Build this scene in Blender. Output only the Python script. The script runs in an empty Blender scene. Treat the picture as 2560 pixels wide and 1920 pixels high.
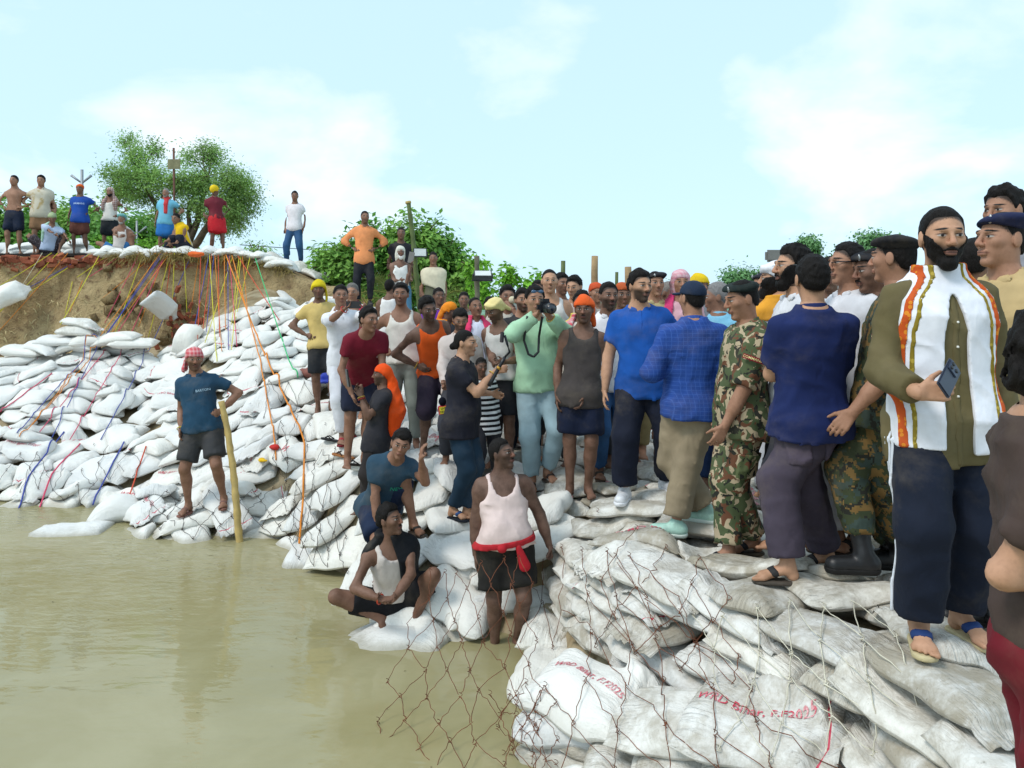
import bpy, bmesh, math, random
import numpy as np
from mathutils import Vector, Matrix

R = math.radians
random.seed(7); rng = np.random.default_rng(7)
SC = bpy.context.scene
COL = SC.collection

# ------------------------------------------------------------------ camera, sky, sun, exposure
CAMZ = 2.42                       # metres above the water
FPX = 773.0                       # focal length in pixels at 1024 wide
HOR = 770.0                       # horizon row of the 2560 x 1920 photograph
K = 0.4 / FPX
cam_d = bpy.data.cameras.new('camera'); cam = bpy.data.objects.new('camera', cam_d); COL.objects.link(cam)
cam.location = (0, 0, CAMZ); cam.rotation_euler = (R(90), 0, 0)
cam_d.sensor_width = 36; cam_d.lens = FPX / 1024 * 36
cam_d.shift_y = -(384 - HOR * 0.4) / 1024
cam_d.clip_start = 0.05; cam_d.clip_end = 3000
SC.camera = cam

SUN_EL, SUN_AZ = 52.0, -58.0       # azimuth measured from +Y... negative is to the left; the sun stands left, a little behind the camera
sun_to = Vector((-0.62, -0.42, 0.95)).normalized()
SUN_STR, SUN_ANG = 1.35, 16.0
SKY_STR = 0.15
EXPO = 0.52
sd = bpy.data.lights.new('sun', 'SUN'); sd.energy = SUN_STR; sd.angle = R(SUN_ANG); sd.color = (1.0, 0.96, 0.9)
so = bpy.data.objects.new('sun', sd); COL.objects.link(so)
so.rotation_euler = (-sun_to).to_track_quat('-Z', 'Y').to_euler(); so.location = (-20, -10, 30)

W = bpy.data.worlds.new('World'); SC.world = W; W.use_nodes = True
nt = W.node_tree; nt.nodes.clear()
def wn(t, **kw):
    n = nt.nodes.new(t)
    for k, v in kw.items(): setattr(n, k, v)
    return n
out = wn('ShaderNodeOutputWorld'); bg = wn('ShaderNodeBackground'); bg.inputs[1].default_value = SKY_STR
sky = wn('ShaderNodeTexSky', sky_type='NISHITA', sun_disc=False)
sky.sun_elevation = math.asin(sun_to.z); sky.sun_rotation = math.atan2(sun_to.x, sun_to.y)
sky.air_density = 1.0; sky.dust_density = 2.0; sky.ozone_density = 3.0; sky.altitude = 50
tc = wn('ShaderNodeTexCoord'); sep = wn('ShaderNodeSeparateXYZ'); nt.links.new(tc.outputs['Generated'], sep.inputs[0])
# clouds: a layer seen in perspective (direction / height), pale and soft
addz = wn('ShaderNodeMath', operation='ADD'); nt.links.new(sep.outputs['Z'], addz.inputs[0]); addz.inputs[1].default_value = 0.55
mx = wn('ShaderNodeMath', operation='MAXIMUM'); nt.links.new(addz.outputs[0], mx.inputs[0]); mx.inputs[1].default_value = 0.2
vd = wn('ShaderNodeVectorMath', operation='DIVIDE'); nt.links.new(tc.outputs['Generated'], vd.inputs[0]); nt.links.new(mx.outputs[0], vd.inputs[1])
mp = wn('ShaderNodeMapping'); nt.links.new(vd.outputs[0], mp.inputs['Vector']); mp.inputs['Scale'].default_value = (1.0, 1.0, 1.5)
mp.inputs['Location'].default_value = (2.3, 0.7, 0.4)
cn = wn('ShaderNodeTexNoise'); nt.links.new(mp.outputs[0], cn.inputs['Vector'])
cn.inputs['Scale'].default_value = 2.3; cn.inputs['Detail'].default_value = 7; cn.inputs['Roughness'].default_value = 0.52; cn.inputs['Distortion'].default_value = 0.25
cr = wn('ShaderNodeValToRGB'); nt.links.new(cn.outputs['Fac'], cr.inputs[0])
cr.color_ramp.elements[0].position = 0.51; cr.color_ramp.elements[1].position = 0.74
cr.color_ramp.elements[0].color = (0.10, 0.10, 0.10, 1); cr.color_ramp.elements[1].color = (1, 1, 1, 1)
# thin veil: the whole hazy sky is lifted towards pale cyan, clouds towards white
veil = wn('ShaderNodeMix', data_type='RGBA'); veil.inputs[0].default_value = 0.78
nt.links.new(sky.outputs[0], veil.inputs[6]); veil.inputs[7].default_value = (3.1, 4.65, 5.6, 1)
cl = wn('ShaderNodeMix', data_type='RGBA'); nt.links.new(cr.outputs[0], cl.inputs[0])
nt.links.new(veil.outputs[2], cl.inputs[6]); cl.inputs[7].default_value = (5.9, 6.0, 6.1, 1)
nt.links.new(cl.outputs[2], bg.inputs[0]); nt.links.new(bg.outputs[0], out.inputs[0])
vs = SC.view_settings
vs.view_transform = 'Standard'; vs.look = 'None'; vs.exposure = EXPO; vs.gamma = 1; vs.use_curve_mapping = False
SC.render.film_transparent = False
SC.cycles.max_bounces = 5; SC.cycles.diffuse_bounces = 2; SC.cycles.glossy_bounces = 2; SC.cycles.transparent_max_bounces = 6; SC.cycles.transmission_bounces = 2

# ------------------------------------------------------------------ helpers
def P(px, py, d):
    """photograph pixel (2560 wide) at depth d -> a point in the place"""
    return np.array([(px - 1280) * d * K, d, CAMZ - (py - HOR) * d * K])

def srgb(h):
    if not isinstance(h, str): return tuple(h)
    h = h.lstrip('#'); c = [int(h[i:i + 2], 16) / 255 for i in (0, 2, 4)]
    return tuple(x / 12.92 if x <= 0.04045 else ((x + 0.055) / 1.055) ** 2.4 for x in c)

def mesh_np(name, V, F, smooth=True):
    """V (n,3); F an (m,k) array or a list of such arrays"""
    me = bpy.data.meshes.new(name)
    V = np.asarray(V, dtype=np.float32)
    Fs = F if isinstance(F, list) else [F]
    Fs = [np.asarray(f, dtype=np.int32) for f in Fs if len(f)]
    me.vertices.add(len(V)); me.vertices.foreach_set('co', V.ravel())
    nl = sum(f.size for f in Fs); npoly = sum(len(f) for f in Fs)
    me.loops.add(nl); me.polygons.add(npoly)
    if npoly:
        me.loops.foreach_set('vertex_index', np.concatenate([f.ravel() for f in Fs]))
        tot = np.concatenate([np.full(len(f), f.shape[1], np.int32) for f in Fs])
        st = np.concatenate([[0], np.cumsum(tot)[:-1]]).astype(np.int32)
        me.polygons.foreach_set('loop_start', st)
        me.polygons.foreach_set('use_smooth', np.full(npoly, smooth))
    me.update(); me.validate()
    return me

def add(name, me, mat=None, parent=None, loc=None, **props):
    o = bpy.data.objects.new(name, me); COL.objects.link(o)
    if mat is not None and me is not None and len(me.materials) == 0: me.materials.append(mat)
    if parent is not None: o.parent = parent
    if loc is not None: o.location = loc
    for k, v in props.items():
        if v is not None: o[k] = v
    return o

def joinVF(parts):
    Vs, Fs, n = [], {}, 0
    for V, F in parts:
        for f in (F if isinstance(F, list) else [F]):
            f = np.asarray(f)
            if len(f): Fs.setdefault(f.shape[1], []).append(f + n)
        Vs.append(np.asarray(V, float)); n += len(V)
    return np.concatenate(Vs), [np.concatenate(v) for v in Fs.values()]

def tube(pts, r, n=6, closed_ends=True):
    """a tube along points; r number or per-point list"""
    pts = np.asarray(pts, float); m = len(pts)
    r = np.full(m, r) if np.isscalar(r) else np.asarray(r, float)
    t = np.gradient(pts, axis=0); t /= np.linalg.norm(t, axis=1)[:, None] + 1e-9
    ref = np.array([0, 0, 1.0]) if abs(t[0, 2]) < 0.9 else np.array([1.0, 0, 0])
    a = np.cross(t, ref); a /= np.linalg.norm(a, axis=1)[:, None] + 1e-9
    b = np.cross(t, a)
    ang = np.arange(n) / n * 2 * math.pi
    V = pts[:, None, :] + r[:, None, None] * (np.cos(ang)[None, :, None] * a[:, None, :] + np.sin(ang)[None, :, None] * b[:, None, :])
    V = V.reshape(-1, 3)
    i = np.arange(m - 1)[:, None] * n; j = np.arange(n)[None, :]; j2 = (j + 1) % n
    F = np.stack([i + j, i + j2, i + n + j2, i + n + j], -1).reshape(-1, 4)
    if closed_ends:
        V = np.concatenate([V, pts[:1], pts[-1:]]); c0, c1 = m * n, m * n + 1
        j = np.arange(n); j2 = (j + 1) % n
        T = np.concatenate([np.stack([np.full(n, c0), j2, j], -1), np.stack([np.full(n, c1), (m - 1) * n + j, (m - 1) * n + j2], -1)])
        return V, [F, T]
    return V, [F]

def box(lo, hi):
    x0, y0, z0 = lo; x1, y1, z1 = hi
    V = [(x0, y0, z0), (x1, y0, z0), (x1, y1, z0), (x0, y1, z0), (x0, y0, z1), (x1, y0, z1), (x1, y1, z1), (x0, y1, z1)]
    return np.array(V, float), [np.array([(0, 3, 2, 1), (4, 5, 6, 7), (0, 1, 5, 4), (1, 2, 6, 5), (2, 3, 7, 6), (3, 0, 4, 7)])]

# value noise from random sines: cheap, smooth, vectorised
class SNoise:
    def __init__(s, seed, n=10, lo=1.0, hi=3.0):
        g = np.random.default_rng(seed); d = g.normal(size=(n, 3)); d /= np.linalg.norm(d, axis=1)[:, None]
        s.f = d * g.uniform(lo, hi, n)[:, None]; s.p = g.uniform(0, 6.28, n); s.a = 1 / math.sqrt(n)
    def __call__(s, x, y, z=0.0):
        r = 0.0
        for f, p in zip(s.f, s.p): r = r + np.sin(f[0] * x + f[1] * y + f[2] * z + p)
        return r * s.a

# ------------------------------------------------------------------ materials
class NT:
    def __init__(s, name):
        s.m = bpy.data.materials.new(name); s.m.use_nodes = True; s.t = s.m.node_tree; s.t.nodes.clear()
        s.out = s.n('ShaderNodeOutputMaterial'); s.b = s.n('ShaderNodeBsdfPrincipled'); s.l(s.b.outputs[0], s.out.inputs[0])
    def n(s, t, **kw):
        nd = s.t.nodes.new(t)
        for k, v in kw.items(): setattr(nd, k, v)
        return nd
    def l(s, a, b): s.t.links.new(a, b)
    def val(s, sock, v):
        if hasattr(v, 'is_output') or isinstance(v, bpy.types.NodeSocket): s.l(v, sock)
        else: sock.default_value = v
    def math(s, op, a, b=0.0, c=None, clamp=False):
        nd = s.n('ShaderNodeMath', operation=op, use_clamp=clamp); s.val(nd.inputs[0], a); s.val(nd.inputs[1], b)
        if c is not None: s.val(nd.inputs[2], c)
        return nd.outputs[0]
    def ss(s, x, a, b):
        nd = s.n('ShaderNodeMapRange', interpolation_type='SMOOTHSTEP'); s.val(nd.inputs[0], x); s.val(nd.inputs[1], a); s.val(nd.inputs[2], b)
        return nd.outputs[0]
    def noise(s, vec, scale, detail=4, rough=0.55, dist=0.0, w=None):
        nd = s.n('ShaderNodeTexNoise'); s.l(vec, nd.inputs['Vector']); nd.inputs['Scale'].default_value = scale
        nd.inputs['Detail'].default_value = detail; nd.inputs['Roughness'].default_value = rough; nd.inputs['Distortion'].default_value = dist
        return nd.outputs['Fac']
    def mix(s, f, a, b):
        nd = s.n('ShaderNodeMix', data_type='RGBA'); s.val(nd.inputs[0], f)
        for k, v in ((6, a), (7, b)):
            if isinstance(v, (tuple, list)): nd.inputs[k].default_value = (*v[:3], 1)
            else: s.l(v, nd.inputs[k])
        return nd.outputs[2]
    def obj(s): return s.n('ShaderNodeTexCoord').outputs['Object']
    def rnd(s): return s.n('ShaderNodeObjectInfo').outputs['Random']
    def bump(s, h, strength, dist=0.01, prev=None):
        nd = s.n('ShaderNodeBump'); nd.inputs['Strength'].default_value = strength; nd.inputs['Distance'].default_value = dist
        s.l(h, nd.inputs['Height'])
        if prev is not None: s.l(prev, nd.inputs['Normal'])
        return nd.outputs[0]
    def col(s, c):
        if isinstance(c, (tuple, list)): s.b.inputs['Base Color'].default_value = (*c[:3], 1)
        else: s.l(c, s.b.inputs['Base Color'])
    def set(s, rough=None, spec=None, normal=None, **kw):
        if rough is not None: s.val(s.b.inputs['Roughness'], rough)
        if spec is not None: s.val(s.b.inputs['Specular IOR Level'], spec)
        if normal is not None: s.l(normal, s.b.inputs['Normal'])
        return s.m

def dark(c, f): return tuple(x * f for x in c[:3])
_MC = {}
def simple(name, c, rough=0.6, spec=0.3, var=0.25, scale=8.0, bump=0.3, metal=0.0):
    key = (name, str(c), rough)
    if key in _MC: return _MC[key]
    c = srgb(c); t = NT(name); o = t.obj()
    n = t.noise(o, scale, 5, 0.6)
    t.col(t.mix(t.ss(n, 0.3, 0.7), dark(c, 1 - var), dark(c, 1 + var * 0.4)))
    t.b.inputs['Metallic'].default_value = metal
    m = t.set(rough, spec, t.bump(t.noise(o, scale * 4, 3), bump, 0.005) if bump else None)
    _MC[key] = m; return m
# ------------------------------------------------------------------ the lie of the bags: top-of-pile surface from surveyed points (px, py, depth)
CP = [(0,1275,9.3),(-300,1275,9.3),(190,1268,9.4),(335,1258,9.6),(-300,1100,10.7),(0,1100,10.7),(250,1100,10.7),(0,1000,11.8),(250,960,12.3),(-300,960,12.2),
 (0,905,13.4),(250,870,13.8),(450,900,13.2),(450,1000,11.8),(-300,900,13.5),(420,1110,10.3),
 (380,1330,8.3),(550,1338,8.2),(710,1335,8.2),(470,1248,8.4),(600,1248,8.4),(400,1160,9.2),(560,1170,9.1),(620,1080,10),(600,1000,10.8),(600,900,12),(620,800,13.2),(680,720,14.3),(705,695,15.2),
 (760,800,12.6),(740,900,11.3),(745,1000,10.3),(745,1395,7.5),(860,1435,7.0),(750,1200,8.2),(730,1120,8.9),(800,1130,8.3),(850,1092,8.4),(795,1030,9.9),(896,1165,7.5),(880,1300,7.1),(950,1280,6.9),
 (900,1500,6.4),(945,1455,6.1),(1030,1335,6.2),(1150,1325,6.4),(1000,1575,5.75),(1100,1590,5.6),(1250,1655,5.55),(1180,1400,6.1),(1330,1300,6.1),
 (1450,1290,5.6),(1440,1400,5.0),(1350,1190,7),(1470,1225,6.6),(1595,1262,5.8),(1730,1345,5.1),(1880,1410,4.7),(2020,1455,4.0),(2240,1440,4.0),(2340,1615,3.1),(2540,1560,3.2),
 (1100,1105,8.5),(1000,1100,8.5),(910,765,14),(1000,900,11.5),(1080,830,13),(900,900,12)]
pts = np.array([P(*c) for c in CP])
extra = [(-2.6,8.75,-.25),(-4.0,9.2,-.3),(-9,8.5,-.5),(-6,8.3,-.6),(-4.2,7.4,-.6),(-3,7.2,-.6),(-2.3,6.6,-.5),(-1.7,5.8,-.5),(-1.4,5.0,-.6),(-.75,4.9,-.5),(-.5,4.2,-.6),(-5,5,-.8),(-2,3,-.8),
 (3,7,.93),(5,6,.95),(6,10,.9),(3,11,.9),(5,4,1.0),(3,3,1.0),(2.5,2,1.0),(1,9,.93),(0,11.5,.95),(3,14,.7),(0,14,.8),(-1.5,15.5,1.2),(6,14,.8),(-8.5,14.5,1.7),(-4,14.6,2.0),(-6.5,14.5,1.8)]
pts = np.concatenate([pts, np.array(extra)])
def _tps(a, b):
    r2 = ((a[:, None, :] - b[None, :, :]) ** 2).sum(-1); return 0.5 * r2 * np.log(r2 + 1e-9)
_n = len(pts); _A = np.zeros((_n + 3, _n + 3)); _A[:_n, :_n] = _tps(pts[:, :2], pts[:, :2]) + np.eye(_n) * 0.12
_A[:_n, _n] = 1; _A[:_n, _n + 1:] = pts[:, :2]; _A[_n:, :_n] = _A[:_n, _n:].T
_w = np.linalg.solve(_A, np.concatenate([pts[:, 2], [0, 0, 0]]))
def surf(x, y):
    x = np.asarray(x, float); q = np.stack([x.ravel(), np.asarray(y, float).ravel()], -1); out_ = np.empty(len(q))
    for i in range(0, len(q), 20000):
        c = q[i:i + 20000]; out_[i:i + 20000] = _tps(c, pts[:, :2]) @ _w[:_n] + _w[_n] + c @ _w[_n + 1:]
    return out_.reshape(x.shape)
# near wall of bags: the edge of the platform in plan; below and in front of it a lower terrace
WALL = np.array([(.20, 5.8), (.30, 5.2), (.42, 4.75), (.62, 4.35), (.85, 4.05), (1.05, 3.75), (1.2, 3.4), (1.33, 3.05), (1.42, 2.7), (1.5, 2.4), (1.75, 1.8), (2.0, 1.0)])
def wall_side(x, y):
    """signed distance to the wall line, positive on the platform side (right/behind)"""
    x = np.asarray(x, float); y = np.asarray(y, float); best = np.full(x.shape, 1e9); sg = np.ones(x.shape)
    for a, b in zip(WALL[:-1], WALL[1:]):
        ab = b - a; L = ab @ ab; t = np.clip(((x - a[0]) * ab[0] + (y - a[1]) * ab[1]) / L, 0, 1)
        dx = x - a[0] - t * ab[0]; dy = y - a[1] - t * ab[1]; d = np.hypot(dx, dy)
        c = ab[0] * (y - a[1]) - ab[1] * (x - a[0])
        m = d < best; best = np.where(m, d, best); sg = np.where(m, np.sign(c), sg)
    return best * sg
def terrace(x, y):
    shore = np.interp(y, [1, 4.0, 4.6, 5.05, 5.6], [.1, .1, .08, .0, -.1])
    return np.clip(-.05 + (np.asarray(x) - shore) * .42, -.6, .33)
GX0, GX1, GY0, GY1, GR = -9.5, 6.0, 1.2, 16.0, 0.025
gx = np.arange(GX0, GX1, GR); gy = np.arange(GY0, GY1, GR)
cx = np.arange(GX0, GX1 + .1, .1); cy = np.arange(GY0, GY1 + .1, .1)
CX, CY = np.meshgrid(cx, cy, indexing='ij'); CS = surf(CX, CY)
CS = np.clip(CS, -1.2, 3.4)
def bil(G, x0, y0, r, x, y):
    fx = np.clip((np.asarray(x) - x0) / r, 0, G.shape[0] - 1.001); fy = np.clip((np.asarray(y) - y0) / r, 0, G.shape[1] - 1.001)
    i = fx.astype(int); j = fy.astype(int); a = fx - i; b = fy - j
    return (G[i, j] * (1 - a) * (1 - b) + G[i + 1, j] * a * (1 - b) + G[i, j + 1] * (1 - a) * b + G[i + 1, j + 1] * a * b)
def S(x, y): return bil(CS, GX0, GY0, .1, x, y)
MX, MY = np.meshgrid(gx, gy, indexing='ij')
ws = wall_side(MX, MY)
S0 = S(MX, MY)
in_terr = (ws < 0) & (MY < 5.7) & (MX > -.6)
blend = np.clip((MX + .45) / .3, 0, 1) * np.clip((5.8 - MY) / .35, 0, 1)
T0 = terrace(MX, MY)
HM = np.where(in_terr, T0 * blend + S0 * (1 - blend) - .03, S0)
HM0 = HM.copy()
core = np.where(in_terr, HM - .14, np.where((ws < .52) & (ws >= -.02) & (MY < 5.9), .26, S0 - .20))
HM = core.copy()

# ground under the bags
st = 6
gV = np.stack([MX[::st, ::st], MY[::st, ::st], np.minimum(core[::st, ::st], HM0[::st, ::st] - .13) - .03], -1)
def gridF(n, m):
    i, j = np.meshgrid(np.arange(n - 1), np.arange(m - 1), indexing='ij'); a = i * m + j
    return np.stack([a, a + m, a + m + 1, a + 1], -1).reshape(-1, 4)
t = NT('wet_soil'); o_ = t.obj(); n1 = t.noise(o_, 3, 6); n2 = t.noise(o_, 25, 4)
t.col(t.mix(t.ss(n1, .35, .65), srgb('8d7a5b'), srgb('b3a487'))); M_soil0 = t.set(.9, .2, t.bump(n2, .6, .02))
add('ground', mesh_np('ground', gV.reshape(-1, 3), gridF(gV.shape[0], gV.shape[1])), M_soil0, kind='structure')

# ------------------------------------------------------------------ water
t = NT('muddy_water'); o_ = t.obj()
mpn = t.n('ShaderNodeMapping'); t.l(o_, mpn.inputs[0]); mpn.inputs['Scale'].default_value = (1.0, 2.6, 1.0)
w1 = t.noise(mpn.outputs[0], 1.1, 3, .5, .4); w2 = t.noise(mpn.outputs[0], 5.5, 3, .55, .6)
# ripples strongest in the current by the far bags, calm near the camera
sepn = t.n('ShaderNodeSeparateXYZ'); t.l(o_, sepn.inputs[0])
calm = t.ss(sepn.outputs[1], 5.2, 8.2)
patch = t.ss(t.noise(o_, .55, 2), .42, .62)
amp = t.math('ADD', .12, t.math('MULTIPLY', calm, t.math('ADD', .25, patch)))
hgt = t.math('ADD', t.math('MULTIPLY', w1, .55), t.math('MULTIPLY', t.math('MULTIPLY', w2, amp), .55))
silt = t.noise(o_, .8, 5, .6, .5)
t.col(t.mix(t.ss(silt, .35, .7), srgb('9d946a'), srgb('aaa27c')))
t.b.inputs['IOR'].default_value = 1.38; t.b.inputs['Alpha'].default_value = 1.0
M_water = t.set(.025, .5, t.bump(hgt, .34, .06))
trn = t.n('ShaderNodeBsdfTransparent'); mxs = t.n('ShaderNodeMixShader'); mxs.inputs[0].default_value = .86
t.l(trn.outputs[0], mxs.inputs[1]); t.l(t.b.outputs[0], mxs.inputs[2]); t.l(mxs.outputs[0], t.out.inputs[0])
wv = np.array([(-60, -8, 0), (12, -8, 0), (12, 13.2, 0), (-60, 13.2, 0)], float)
add('water', mesh_np('water', wv, np.array([(0, 1, 2, 3)]), False), M_water, kind='structure')
bv = wv.copy(); bv[:, 2] = -1.3
add('river_bed', mesh_np('river_bed', bv, np.array([(0, 1, 2, 3)]), False), simple('silt', '9a8d5c', .9, .1), kind='structure')

# land behind, out to the horizon
t = NT('green_land'); o_ = t.obj(); n1 = t.noise(o_, .15, 6); t.col(t.mix(t.ss(n1, .4, .6), srgb('5f7a3c'), srgb('7b8a52'))); M_land = t.set(.95, .1)
lv = np.array([(-900, 24, .35), (900, 24, .35), (900, 2200, .35), (-900, 2200, .35)], float)
add('land', mesh_np('land', lv, np.array([(0, 1, 2, 3)]), False), M_land, kind='structure')
lv = np.array([(-2.6, 13.0, .45), (40, 9, .45), (60, 24.2, .45), (-3, 24.2, .45)], float)
add('bank_ground', mesh_np('bank_ground', lv, np.array([(0, 1, 2, 3)]), False), M_land, kind='structure')

# ------------------------------------------------------------------ sandbags
def bag_material():
    t = NT('woven_plastic'); o_ = t.obj(); rnd = t.rnd()
    off = t.n('ShaderNodeVectorMath', operation='ADD'); t.l(o_, off.inputs[0])
    cb = t.n('ShaderNodeCombineXYZ'); t.l(t.math('MULTIPLY', rnd, 37.0), cb.inputs[0]); t.l(t.math('MULTIPLY', rnd, 91.0), cb.inputs[1]); t.l(cb.outputs[0], off.inputs[1])
    v = off.outputs[0]
    at = t.n('ShaderNodeAttribute', attribute_type='OBJECT', attribute_name='grime')
    g = at.outputs['Fac']
    a = t.noise(v, 4.0, 8, .68, .6); b = t.noise(v, 16, 6, .7, .5)
    m = t.math('ADD', t.math('MULTIPLY', a, .65), t.math('MULTIPLY', b, .35))
    thr = t.math('SUBTRACT', .60, t.math('MULTIPLY', g, .36))
    f = t.ss(m, thr, t.math('ADD', thr, .26))
    f = t.math('MULTIPLY', f, t.math('ADD', .25, t.math('MULTIPLY', g, .75)), clamp=True)
    spots = t.ss(t.noise(v, 38, 4, .7), .63, .72)
    f2 = t.math('MULTIPLY', spots, t.math('MULTIPLY', g, .7), clamp=True)
    tint = t.mix(t.math('FRACT', t.math('MULTIPLY', rnd, 7.3)), srgb('e6e2d8'), srgb('dcdbd7'))
    dirt = t.mix(t.noise(v, 2.2, 3), srgb('857b69'), srgb('a89d86'))
    c = t.mix(f, tint, dirt); c = t.mix(f2, c, srgb('5d5444'))
    uv = t.n('ShaderNodeUVMap'); su = t.n('ShaderNodeSeparateXYZ'); t.l(uv.outputs[0], su.inputs[0])
    line = t.math('LESS_THAN', t.math('ABSOLUTE', t.math('SUBTRACT', su.outputs[0], .915)), .006)
    line = t.math('MULTIPLY', line, t.math('GREATER_THAN', t.math('FRACT', t.math('MULTIPLY', rnd, 13.7)), .6))
    c = t.mix(line, c, srgb('c4465a'))
    geo = t.n('ShaderNodeNewGeometry'); sg = t.n('ShaderNodeSeparateXYZ'); t.l(geo.outputs['Position'], sg.inputs[0])
    wet = t.math('SUBTRACT', 1.0, t.ss(t.math('ADD', sg.outputs[2], t.math('MULTIPLY', b, .05)), .03, .085))
    c = t.mix(t.math('MULTIPLY', wet, .55), c, srgb('7d7352'))
    t.col(c)
    # woven tape relief, creases running out from the ends
    mpu = t.n('ShaderNodeMapping'); t.l(uv.outputs[0], mpu.inputs[0]); mpu.inputs['Scale'].default_value = (5, 26, 1)
    offu = t.n('ShaderNodeVectorMath', operation='ADD'); t.l(mpu.outputs[0], offu.inputs[0]); t.l(cb.outputs[0], offu.inputs[1])
    cre = t.noise(offu.outputs[0], 1.0, 3, .55, .7)
    endm = t.ss(t.math('ABSOLUTE', t.math('SUBTRACT', su.outputs[0], .5)), .12, .44)
    h = t.math('MULTIPLY', cre, t.math('ADD', .25, endm))
    h2 = t.noise(v, 9, 4, .6, 1.0)
    mpv = t.n('ShaderNodeMapping'); t.l(uv.outputs[0], mpv.inputs[0]); mpv.inputs['Scale'].default_value = (9, 7, 1); mpv.inputs['Rotation'].default_value = (0, 0, .6)
    ofv = t.n('ShaderNodeVectorMath', operation='ADD'); t.l(mpv.outputs[0], ofv.inputs[0]); t.l(cb.outputs[0], ofv.inputs[1])
    rg_ = t.noise(ofv.outputs[0], 1.0, 4, .6, 1.2); rg_ = t.math('SUBTRACT', 1.0, t.math('ABSOLUTE', t.math('SUBTRACT', t.math('MULTIPLY', rg_, 5.0), 2.5)), clamp=True)
    nb = t.bump(h, .7, .022); nb = t.bump(h2, .4, .012, nb); nb = t.bump(rg_, .3, .008, nb)
    br = t.n('ShaderNodeTexChecker'); mpw = t.n('ShaderNodeMapping'); t.l(uv.outputs[0], mpw.inputs[0]); mpw.inputs['Scale'].default_value = (230, 150, 1)
    t.l(mpw.outputs[0], br.inputs['Vector']); br.inputs['Scale'].default_value = 1
    nb = t.bump(br.outputs['Fac'], .08, .001, nb)
    return t.set(.5, .35, nb)
M_bag = bag_material()
t = NT('red_print'); o_ = t.obj(); t.col(t.mix(t.ss(t.math('ADD', t.math('MULTIPLY', t.noise(o_, 90, 4, .7), .6), t.math('MULTIPLY', t.noise(o_, 9, 3), .4)), .42, .62), srgb('c23a50'), srgb('dcb0b0'))); M_red = t.set(.7, .15)

# flat lettering, kept as polygons and laid on a bag or a shirt later
_GL = {}
def glyphs(text):
    if text in _GL: return _GL[text]
    cu = bpy.data.curves.new('lettering', 'FONT'); cu.body = text; cu.size = 1.0; cu.align_x = 'CENTER'; cu.align_y = 'CENTER'; cu.resolution_u = 2; cu.offset = .012
    ob = bpy.data.objects.new('lettering', cu); COL.objects.link(ob)
    dg = bpy.context.evaluated_depsgraph_get(); me = bpy.data.meshes.new_from_object(ob.evaluated_get(dg))
    me.calc_loop_triangles()
    V = np.array([v.co[:] for v in me.vertices]); F = np.array([tr.vertices[:] for tr in me.loop_triangles])
    bpy.data.objects.remove(ob); bpy.data.curves.remove(cu); bpy.data.meshes.remove(me)
    _GL[text] = (V, F); return V, F

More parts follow.
